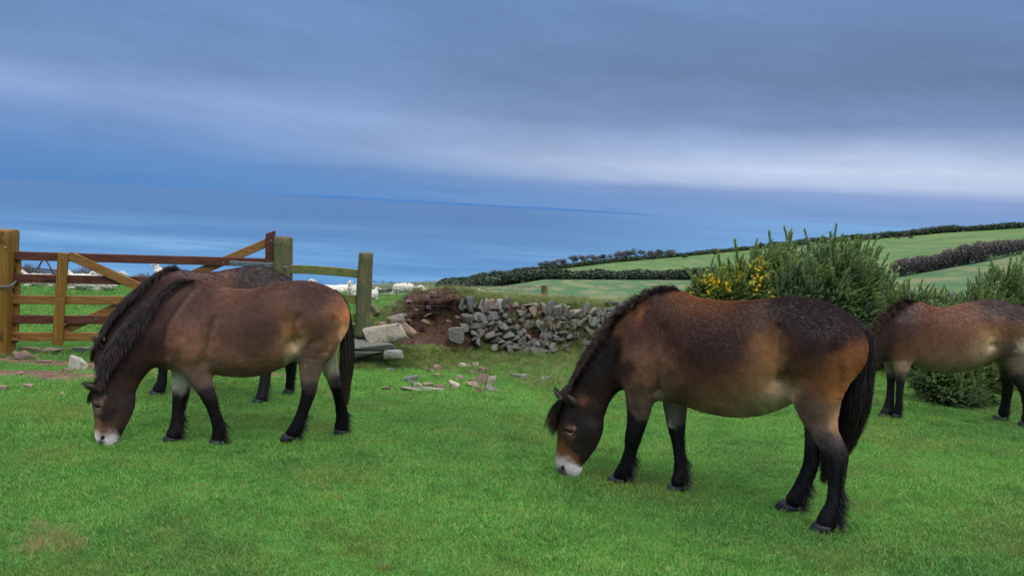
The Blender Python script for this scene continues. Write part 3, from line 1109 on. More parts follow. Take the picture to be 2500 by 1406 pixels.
    def hair(s, d, legs):
        # ---- mane
        for mn in d['mane']:
            pts = np.array([s.px(x, y, o) for x, y, o in mn['line']])
            for i, (_, _, o) in enumerate(mn['line']): pts[i][1] = o
            seg = np.linalg.norm(np.diff(pts, axis=0), axis=1); cum = np.r_[0, np.cumsum(seg)]
            n = int(mn['n'] * 1.8)
            u = RNG.random(n) * cum[-1]
            root = np.stack([np.interp(u, cum, pts[:, i]) for i in range(3)], 1)
            tang = np.stack([np.interp(np.minimum(u + 0.03, cum[-1]), cum, pts[:, i]) - np.interp(np.maximum(u - 0.03, 0), cum, pts[:, i]) for i in range(3)], 1)
            tang /= np.linalg.norm(tang, axis=1)[:, None]
            up = np.cross(tang, [0, 1, 0]); up *= np.sign(up[:, 2:3] + 1e-6) 
            if mn.get('flipup'): up = -up
            up /= np.linalg.norm(up, axis=1)[:, None]
            root = root + np.array([0, 1, 0]) * RNG.normal(size=(n, 1)) * mn.get('spread', 0.012) - up * 0.012
            cid = (u / cum[-1] * mn.get('clumps', 60)).astype(int)
            crn = RNG.normal(size=(mn.get('clumps', 60) + 1, 3)) * 0.05
            fall = mn['fall']           # (up, side, along)
            ul = np.interp(u / cum[-1], np.linspace(0, 1, len(mn['len'])), mn['len']) * (.86 if mn.get('name') is None else 1)
            fs = np.interp(u / cum[-1], np.linspace(0, 1, len(mn['side'])), mn['side'])
            d0 = up * fall[0] + np.array([0, 1, 0]) * fs[:, None] + tang * fall[2] + crn[cid] + RNG.normal(size=(n, 3)) * 0.055
            ln = ul * (0.65 + 0.5 * RNG.random(n))
            ln = ln * np.clip(u / cum[-1] / .14, .12, 1)
            k = 7
            pth = s.drape(root, d0, ln, k, mn.get('grav', 0.3), 0.0016, 0.03)
            wd = np.array([1, 1, 0.95, 0.85, 0.7, 0.45, 0.12])[None] * (0.0013 + 0.0017 * RNG.random((n, 1)))
            V, Q, a = ribbons(pth, wd)
            a['tip'] = np.full(len(V), mn.get('tip', 0.3))
            mesh_np(mn.get('name', 'mane'), V, Q, M['mane'], s.body, False, a)
        # ---- tail
        for tl in d['tail']:
            G = []
            for x, y, hw, off in tl['st']:
                c = s.px(x, y, off); e = s.px(x + hw, y, off)
                G.append([*c, np.linalg.norm(e - c)])
            G = catmull(np.array(G), 4)
            n = tl['n']; k = len(G)
            r = np.sqrt(RNG.random(n)); th = RNG.random(n) * 2 * np.pi
            ph = RNG.random((n, 1)) * 6.28; fr = 1.5 + RNG.random((n, 1)) * 1.0
            nclump = tl.get('clumps', 30); cid = RNG.integers(0, nclump, n)
            cr = np.sqrt(RNG.random(nclump)); cth = RNG.random(nclump) * 2 * np.pi; cph = RNG.random(nclump) * 6.28
            tt = np.linspace(0, 1, k)[None]
            a = (r * np.cos(th))[:, None] * (1 - 0.55 * tt) + (cr * np.cos(cth))[cid][:, None] * 0.55 * tt
            b = (r * np.sin(th))[:, None] * (1 - 0.55 * tt) + (cr * np.sin(cth))[cid][:, None] * 0.55 * tt
            wv = np.sin(tt * 9 + cph[cid][:, None]) * 0.13 * tt + np.sin(tt * 22 * fr / 2 + ph) * 0.06 * (0.3 + tt)
            endt = 0.72 + 0.28 * RNG.random((n, 1)) ** 0.7
            ts = tt * endt
            q = ts * (k - 1); i0 = np.clip(q.astype(int), 0, k - 2); f = (q - i0)[..., None]
            g = G[i0] * (1 - f) + G[i0 + 1] * f
            W_ = g[..., 3]
            pth = np.stack([g[..., 0] + (a + wv) * W_, g[..., 1] + b * W_ * 0.75, g[..., 2]], -1)
            pth[..., 2] += RNG.normal(size=(n, 1)) * 0.012
            wd = (0.0026 + 0.0022 * RNG.random((n, 1))) * (1 - 0.75 * tt ** 2)
            V, Q, at_ = ribbons(pth, wd)
            at_['tip'] = np.full(len(V), tl.get('tip', 0.5))
            # core keeps the tail from being see-through
            mesh_np('tail', V, Q, M['mane'], s.body, False, at_)
        # ---- feathers at the fetlocks and fuzz down the legs
        rt = []; dr = []; ln = []
        for key, (rows, y1) in legs.items():
            L = d['legs'][key]
            for (fx, fy), (bx, by), cnt, lg in L.get('feather', []):
                p0 = s.px(fx, fy, y1); p1 = s.px(bx, by, y1)
                u = RNG.random(cnt)[:, None]
                cnt = int(cnt * 1.4); lg = lg * 1.25; u = RNG.random(cnt)[:, None]
                rt.append(p0 * (1 - u) + p1 * u + np.array([0, 1, 0]) * RNG.normal(size=(cnt, 1)) * 0.016 + np.array([-0.012, 0, 0]))
                dr.append(np.array([0.45, 0, -1.0]) + RNG.normal(size=(cnt, 3)) * 0.28)
                ln.append(lg * (0.5 + 0.8 * RNG.random(cnt)))
        if rt:
            rt = np.concatenate(rt); dr = np.concatenate(dr); ln = np.concatenate(ln); n = len(rt)
            dn = dr / np.linalg.norm(dr, axis=1)[:, None]
            k = np.linspace(0, 1, 6)[None, :, None]
            ctr = RNG.normal(size=(n, 1, 3)) * 0.10
            pth = rt[:, None] + dn[:, None] * k * ln[:, None, None] + (ctr + np.array([0.35, 0, -0.15])) * (k * k) * ln[:, None, None] * 0.7
            wd = np.array([1, 1, 0.9, 0.7, 0.45, 0.1])[None] * (0.0016 + 0.0016 * RNG.random((n, 1)))
            V, Q, a = ribbons(pth, wd); a['tip'] = np.full(len(V), 0.1)
            mesh_np('feather_hair', V, Q, M['mane'], s.body, False, a)['kind'] = 'stuff'

    def coat(s, d):
        """short lying winter coat over the whole body"""
        V, Q, N = s.V, s.Q, s.N
        a = V[Q[:, 2]] - V[Q[:, 0]]; b = V[Q[:, 3]] - V[Q[:, 1]]
        area = np.linalg.norm(np.cross(a, b), axis=1)
        n = int(d['fur'] * 1.5)
        f = RNG.choice(len(Q), n, p=area / area.sum())
        w = RNG.dirichlet((1, 1, 1, 1), n)
        P = sum(V[Q[f, i]] * w[:, i:i + 1] for i in range(4))
        Nn = sum(N[Q[f, i]] * w[:, i:i + 1] for i in range(4)); Nn /= np.linalg.norm(Nn, axis=1)[:, None]
        col = s.colour(P, Nn, d)
        # growth direction by region
        pts = []; dirs = []; lens = []
        for (x, y), dv, l in d['flow']:
            p = s.px(x, y, -0.15); pts.append(p[[0, 2]]); dirs.append(dv); lens.append(l)
        pts = np.array(pts); dirs = np.array(dirs, float); lens = np.array(lens)
        dist = ((P[:, None, 0] - pts[None, :, 0]) ** 2 + (P[:, None, 2] - pts[None, :, 1]) ** 2)
        wt = np.exp(-dist / 0.02) + 1e-6 / (dist + 0.01); wt /= wt.sum(1)[:, None]
        dv = wt @ dirs; ln = wt @ lens
        D = np.c_[dv[:, 0], np.zeros(n), dv[:, 1]]
        sw = fbm(P[:, 0] * 7, P[:, 2] * 7 + P[:, 1] * 4, 23, 3); sw2 = fbm(P[:, 0] * 40, P[:, 2] * 40 + P[:, 1] * 20, 29, 2)
        D[:, 0] += -sw * 0.3 * D[:, 2] - sw2 * 0.25 * D[:, 2]; D[:, 2] += sw * 0.3 * D[:, 0] + sw2 * 0.25 * D[:, 0]
        D += RNG.normal(size=D.shape) * 0.09
        D -= (D * Nn).sum(1)[:, None] * Nn
        D /= np.linalg.norm(D, axis=1)[:, None] + 1e-6
        L = (ln * (0.6 + 0.7 * RNG.random(n)))[:, None]
        # keep fur off the eyes
        ey = s.px(*d['eye'], -0.08 + d['head'][-1][3])
        L = L * np.clip((np.hypot(P[:, 0] - ey[0], P[:, 2] - ey[2]) - 0.018) / 0.02, 0.05, 1)[:, None]
        k = 4
        lift = 0.09 + 0.10 * RNG.random((n, 1))
        pth = np.stack([P + (D * t + Nn * (lift * t * (1.25 - 0.6 * t))) * L + Nn * (0.0005 - 0.002 * (t == 0)) for t in np.linspace(0, 1, k)], 1)
        cv = bpy.data.hair_curves.new('coat')
        cv.add_curves([k] * n)
        cv.position_data.foreach_set('vector', pth.astype(np.float32).ravel())
        rad = np.tile(np.array([1, 0.95, 0.7, 0.15]) * 0.00062, n) * np.repeat(0.7 + 0.6 * RNG.random(n), k)
        ra = cv.attributes.get('radius') or cv.attributes.new('radius', 'FLOAT', 'POINT')
        ra.data.foreach_set('value', rad.astype(np.float32))
        v = 0.84 + 0.30 * RNG.random((n, 1))
        v *= (1 + 0.28 * sw2 + 0.18 * sw)[:, None]
        cc = np.c_[col * v * 1.2, np.ones(n)]
        ca = cv.attributes.new('col', 'FLOAT_COLOR', 'CURVE')
        ca.data.foreach_set('color', cc.astype(np.float32).ravel())
        cv.materials.append(M['fur'])
        o = bpy.data.objects.new('coat', cv)
        COL.objects.link(o); o.parent = s.body
        return o
# ------------------------------------------------------------------ the four ponies, each traced on its own body plane
GP = 'brown Exmoor-type ponies grazing on the short grass'
GP = 'brown ponies grazing on the short grass'

# ---- the big pony in front on the right
p1 = Pony('pony', 'largest brown pony, grazing nearest in front of the stone bank, white muzzle, long black tail', 1800, 1232, 28, GP, gain=1.42)
D1 = dict(
    torso=[((1548, 800), (1530, 915), .085), ((1568, 752), (1541, 948), .150), ((1600, 722), (1570, 968), .185), ((1643, 712), (1620, 978), .215), ((1698, 726), (1672, 986), .255),
           ((1750, 734), (1728, 1005), .290), ((1809, 736), (1800, 1015), .310), ((1865, 731), (1862, 1002), .295), ((1930, 726), (1912, 972), .270),
           ((1978, 730), (1955, 965), .262), ((2018, 746), (1995, 950), .235), ((2047, 774), (2022, 930), .185), ((2062, 815), (2048, 905), .075)],
    neck=[((1648, 722), (1598, 935), .150, 0), ((1570, 752), (1540, 935), .140, -0.01), ((1505, 795), (1516, 940), .115, -0.03), ((1457, 842), (1500, 960), .100, -0.055),
          ((1422, 893), (1487, 982), .088, -0.08), ((1398, 940), (1475, 1004), .080, -0.09)],
    head=[((1385, 962), (1471, 1008), .082, -0.1), ((1372, 1000), (1471, 1040), .088, -0.1), ((1364, 1042), (1462, 1078), .086, -0.1), ((1361, 1080), (1445, 1106), .066, -0.1),
          ((1358, 1112), (1428, 1128), .054, -0.1), ((1358, 1136), (1421, 1144), .052, -0.1), ((1366, 1154), (1414, 1156), .038, -0.1)],
    nostril=(1373, 1141), eye=(1391, 1052),
    ears=[((1404, 984), (1378, 958), -0.172, -0.225, 0.030, -0.6), ((1366, 966), (1349, 945), -0.04, 0.0, 0.024, 0.9)],
    legoff=.125,
    legs=dict(
        nf=dict(hoof=(1508, 1178), st=[((1520, 880), (1622, 890), .085), ((1526, 935), (1605, 945), .080), ((1530, 980), (1594, 985), .062), ((1532, 1027), (1580, 1030)), ((1526, 1068), (1565, 1072)),
                    ((1526, 1090), (1557, 1094)), ((1518, 1118), (1550, 1122)), ((1508, 1140), (1545, 1146)), ((1498, 1155), (1536, 1166))],
                coronet=((1488, 1158), (1532, 1170)), sole=((1478, 1176), (1522, 1184)),
                feather=[((1552, 1105), (1538, 1160), 260, .05), ((1566, 1060), (1552, 1105), 90, .022)]),
        ff=dict(hoof=(1645, 1200), st=[((1608, 900), (1690, 900), .07), ((1615, 960), (1680, 965), .06), ((1622, 1000), (1676, 1005), .052), ((1630, 1040), (1673, 1042)), ((1638, 1070), (1671, 1073)),
                    ((1645, 1110), (1674, 1112)), ((1645, 1150), (1677, 1152)), ((1638, 1172), (1673, 1178))],
                coronet=((1632, 1180), (1672, 1188)), sole=((1624, 1197), (1665, 1204)),
                feather=[((1675, 1110), (1675, 1175), 260, .055), ((1672, 1050), (1674, 1110), 80, .02)]),
        nh=dict(hoof=(2004, 1300), st=[((1930, 840), (2070, 850), .125), ((1928, 905), (2074, 915), .130), ((1936, 965), (2058, 975), .115), ((1952, 1010), (2048, 1015), .085),
                    ((1972, 1045), (2046, 1050), .065), ((1996, 1085), (2062, 1085)), ((2012, 1118), (2072, 1108)), ((2019, 1150), (2067, 1150)), ((2021, 1190), (2061, 1192)), ((2016, 1225), (2062, 1230)),
                    ((2000, 1255), (2055, 1262)), ((1992, 1272), (2040, 1285))],
                coronet=((1986, 1272), (2038, 1284)), sole=((1973, 1293), (2030, 1306)),
                feather=[((2062, 1190), (2050, 1275), 340, .055), ((2068, 1130), (2062, 1190), 80, .02)]),
        fh=dict(hoof=(1915, 1246), st=[((1945, 880), (2060, 890), .11), ((1952, 960), (2050, 970), .10), ((1962, 1020), (2030, 1025), .07), ((1964, 1060), (2010, 1065)), ((1964, 1090), (2003, 1100)),
                    ((1962, 1122), (2002, 1128)), ((1950, 1156), (1990, 1164)), ((1934, 1190), (1976, 1200)), ((1918, 1212), (1962, 1226))],
                coronet=((1904, 1217), (1952, 1240)), sole=((1889, 1236), (1940, 1253)),
                feather=[((1982, 1172), (1960, 1238), 260, .05)])),
    bumps=[((1560, 850), (.13, .16), .022, 0), ((1640, 860), (.05, .16), -.012, 0), ((1560, 930), (.08, .07), .014, 0), ((1990, 830), (.18, .14), .020, 0), ((1906, 850), (.07, .12), -.020, 0), ((1905, 930), (.06, .06), -.028, 0),
           ((1500, 870), (.035, .10), -.016, 0), ((2040, 940), (.04, .12), -.010, 0), ((1780, 900), (.2, .14), .008, 0), ((1440, 1052), (.045, .05), .008, 0), ((1410, 1085), (.03, .03), -.008, 0), ((1408, 1150), (.012, .012), -.006, 0)],
    grooves=[([(1575, 745), (1528, 790), (1500, 840), (1503, 890), (1518, 930)], .024, -.010), ([(1622, 800), (1618, 860), (1606, 920), (1600, 965)], .030, -.011), ([(1590, 960), (1612, 955)], .02, -.010),
             ([(1905, 800), (1900, 850), (1903, 900), (1908, 940)], .030, -.012), ([(1930, 960), (1950, 930), (1985, 905)], .03, -.007), ([(2045, 850), (2052, 920), (2040, 980), (2025, 1040)], .022, -.008),
             ([(1975, 1050), (2000, 1075), (2030, 1090)], .018, -.005), ([(1432, 1075), (1424, 1100), (1408, 1120)], .014, -.005), ([(1440, 1000), (1450, 1040)], .014, -.004), ([(1370, 1138), (1385, 1133), (1400, 1140), (1408, 1150)], .010, -.004),
             ([(1545, 1000), (1556, 1050)], .012, -.005), ([(2030, 1120), (2036, 1190)], .012, -.004)],
    coat=[((1680, 730), .12, RBR, 0, 1), ((1600, 745), .10, DBR, 0, 1), ((1650, 790), .13, (.045, .022, .018), 0, 1.2), ((1760, 745), .10, RBR, 0, .9), ((1720, 830), .16, (.028, .015, .015), 0, 1.4), ((1800, 800), .13, (.040, .022, .019), 0, 1.1),
          ((1780, 880), .14, DBR, 0, 1.1), ((1690, 920), .12, MBR, 0, .9), ((1620, 900), .10, (.18, .10, .065), 0, 1), ((1560, 880), .09, (.15, .08, .055), 0, 1), ((1560, 820), .09, (.060, .030, .024), 0, .9), ((1520, 850), .05, (.10, .045, .026), 0, 1.0),
          ((1560, 770), .045, (.15, .055, .022), 0, .9), ((1512, 812), .03, (.13, .05, .022), 0, .8),
          ((1760, 970), .12, (.17, .085, .045), 0, 1.1), ((1840, 940), .12, (.24, .13, .068), 0, 1.1), ((1800, 1000), .09, (.33, .21, .12), 0, 1.3), ((1735, 995), .07, (.24, .14, .08), 0, 1.1), ((1870, 985), .08, (.42, .32, .21), 0, 1.8), ((1905, 960), .05, PAL, 0, 1.6), ((1893, 938), .025, (.42, .34, .24), 0, 1.4),
          ((1862, 850), .075, (.22, .115, .052), 0, 1.3), ((1885, 900), .055, TAN, 0, 1.3), ((1845, 770), .06, (.075, .045, .038), 0, .8), ((1925, 760), .10, (.026, .017, .017), 0, 1.2), ((1990, 780), .12, (.022, .016, .019), 0, 1.5), ((2030, 820), .08, (.028, .018, .02), 0, 1.1),
          ((1930, 860), .08, (.060, .032, .022), 0, 1.1), ((1990, 870), .09, (.050, .026, .022), 0, 1.1), ((1985, 930), .08, RBR, 0, 1.0), ((2040, 890), .06, (.17, .070, .030), 0, 1.2), ((2075, 870), .05, ORG, 0, 1.6), ((2085, 920), .05, ORG, 0, 1.5), ((2060, 960), .04, (.26, .12, .05), 0, 1.3),
          ((2050, 1010), .03, (.30, .19, .11), 0, 1.2), ((1960, 985), .06, (.070, .042, .036), 0, 1.0), ((2000, 1010), .06, (.115, .075, .058), 0, 1.1), ((1985, 1050), .04, (.15, .105, .085), -1, 1.0), ((2035, 1060), .035, (.055, .042, .045), -1, 1.2),
          ((2050, 1110), .04, (.022, .018, .022), 0, 1.8), ((2040, 1160), .05, BLK, 0, 2.5), ((2040, 1220), .06, BLK, 0, 3), ((2010, 1275), .05, BLK, 0, 2),
          ((1985, 1060), .05, (.055, .045, .045), 1, 1.2), ((1980, 1130), .05, BLK, 0, 2), ((1940, 1210), .07, BLK, 0, 2.5),
          ((1560, 960), .05, (.125, .078, .056), -1, 1.2), ((1560, 1005), .04, (.095, .064, .054), -1, 1.2), ((1550, 1050), .045, BLK, 0, 2), ((1540, 1110), .06, BLK, 0, 3), ((1510, 1155), .05, BLK, 0, 2),
          ((1645, 990), .045, (.21, .16, .125), 1, 1.8), ((1650, 1015), .03, (.15, .12, .10), 1, 1.2), ((1655, 1055), .05, BLK, 1, 2.5), ((1660, 1120), .07, BLK, 1, 3), ((1650, 1180), .05, BLK, 1, 3), ((1651, 1027), .010, (.42, .36, .33), 1, 22), ((1600, 965), .04, (.27, .20, .15), 1, 1.2), ((1612, 960), .025, (.25, .19, .13), 0, 1.0),
          ((1530, 900), .05, (.03, .016, .014), 0, .9), ((1480, 860), .08, (.018, .012, .013), 0, 1.6), ((1450, 920), .08, (.020, .012, .012), 0, 1.6), ((1490, 940), .06, (.034, .017, .014), 0, 1.2), ((1430, 975), .05, (.036, .018, .014), 0, 1.2), ((1415, 985), .02, (.12, .05, .025), 0, 1.6),
          ((1400, 1020), .05, (.024, .016, .016), 0, 1.3), ((1440, 1030), .06, (.026, .018, .020), 0, 1.4), ((1430, 1080), .05, (.030, .020, .022), 0, 1.4), ((1380, 1075), .03, (.065, .030, .022), 0, 1.2), ((1376, 1103), .024, (.15, .062, .032), 0, 1.7), ((1405, 1110), .024, (.12, .055, .034), 0, 1.4), ((1437, 1115), .022, (.035, .016, .014), 0, 1.6),
          ((1380, 1121), .010, (.40, .27, .18), 0, 2.2), ((1400, 1129), .011, (.36, .27, .2), 0, 2.2), ((1372, 1132), .015, (.46, .43, .42), 0, 3), ((1394, 1142), .014, (.46, .44, .43), 0, 3), ((1415, 1148), .014, (.55, .53, .51), 0, 3.2), ((1372, 1147), .011, (.055, .05, .06), 0, 4.5), ((1407, 1152), .008, (.12, .115, .13), 0, 3), ((1376, 1158), .010, (.12, .115, .13), 0, 2.5),
          ((1391, 1052), .026, (.060, .033, .025), 0, 1.6), ((1394, 1056), .022, (.10, .062, .046), 0, 3), ((1403, 1044), .010, (.16, .09, .06), 0, 4)],
    mane=[dict(line=[(1655, 716, 0), (1600, 735, 0), (1548, 765, -.01), (1500, 797, -.03), (1452, 843, -.055), (1418, 893, -.08), (1395, 938, -.09), (1384, 962, -.10)], n=4200, clumps=90, len=[.05, .09, .10, .11, .12, .13, .14, .13],
               side=[-.4, -.6, -.9, -1, -1, -1, -1, -.8], fall=(.04, 0, -.45), grav=.22, spread=.016, tip=.35),
          dict(line=[(1655, 714, 0), (1610, 728, 0)], n=260, clumps=16, len=[.05, .06], side=[.1, -.1], fall=(1, 0, .9), grav=.02, tip=.3),
          dict(name='forelock', line=[(1394, 958, -.13), (1378, 965, -.12), (1370, 985, -.09)], n=900, clumps=24, len=[.25, .27, .22], side=[-.3, -.2, .1], fall=(.35, 0, .9), grav=.45, spread=.03, tip=.9)],
    tail=[dict(st=[(2062, 784, 13, 0), (2096, 812, 30, 0), (2106, 870, 33, -.01), (2102, 940, 36, -.02), (2094, 1000, 36, -.02), (2082, 1050, 30, -.01), (2064, 1110, 14, 0)], n=4800, tip=.12),
          dict(st=[(2060, 880, 20, .05), (2058, 960, 28, .06), (2045, 1040, 30, .06), (2022, 1110, 20, .06), (2012, 1180, 12, .06)], n=1600, tip=.1)],
    flow=[((1600, 850), (.35, -1), .020), ((1700, 850), (.8, -.7), .022), ((1800, 850), (.9, -.55), .022), ((1870, 830), (.2, -1), .024), ((1870, 900), (-.25, -1), .024), ((1960, 800), (.9, -.45), .022), ((2040, 860), (.5, -1), .020), ((2060, 960), (0, -1), .016),
          ((1800, 970), (.8, -.5), .026), ((1980, 960), (.2, -1), .018), ((2040, 1150), (.1, -1), .014), ((1540, 1000), (0, -1), .014), ((1650, 1050), (0, -1), .014), ((1520, 850), (.6, .1), .016), ((1450, 920), (.6, .3), .014), ((1420, 1030), (-.2, -1), .008), ((1390, 1110), (-.1, -1), .005), ((1390, 1150), (-.1, -1), .004),
          ((2040, 1230), (.2, -1), .018), ((1520, 1130), (.2, -1), .018), ((1940, 1200), (.2, -1), .018)],
    fur=150000)
p1.build(D1)

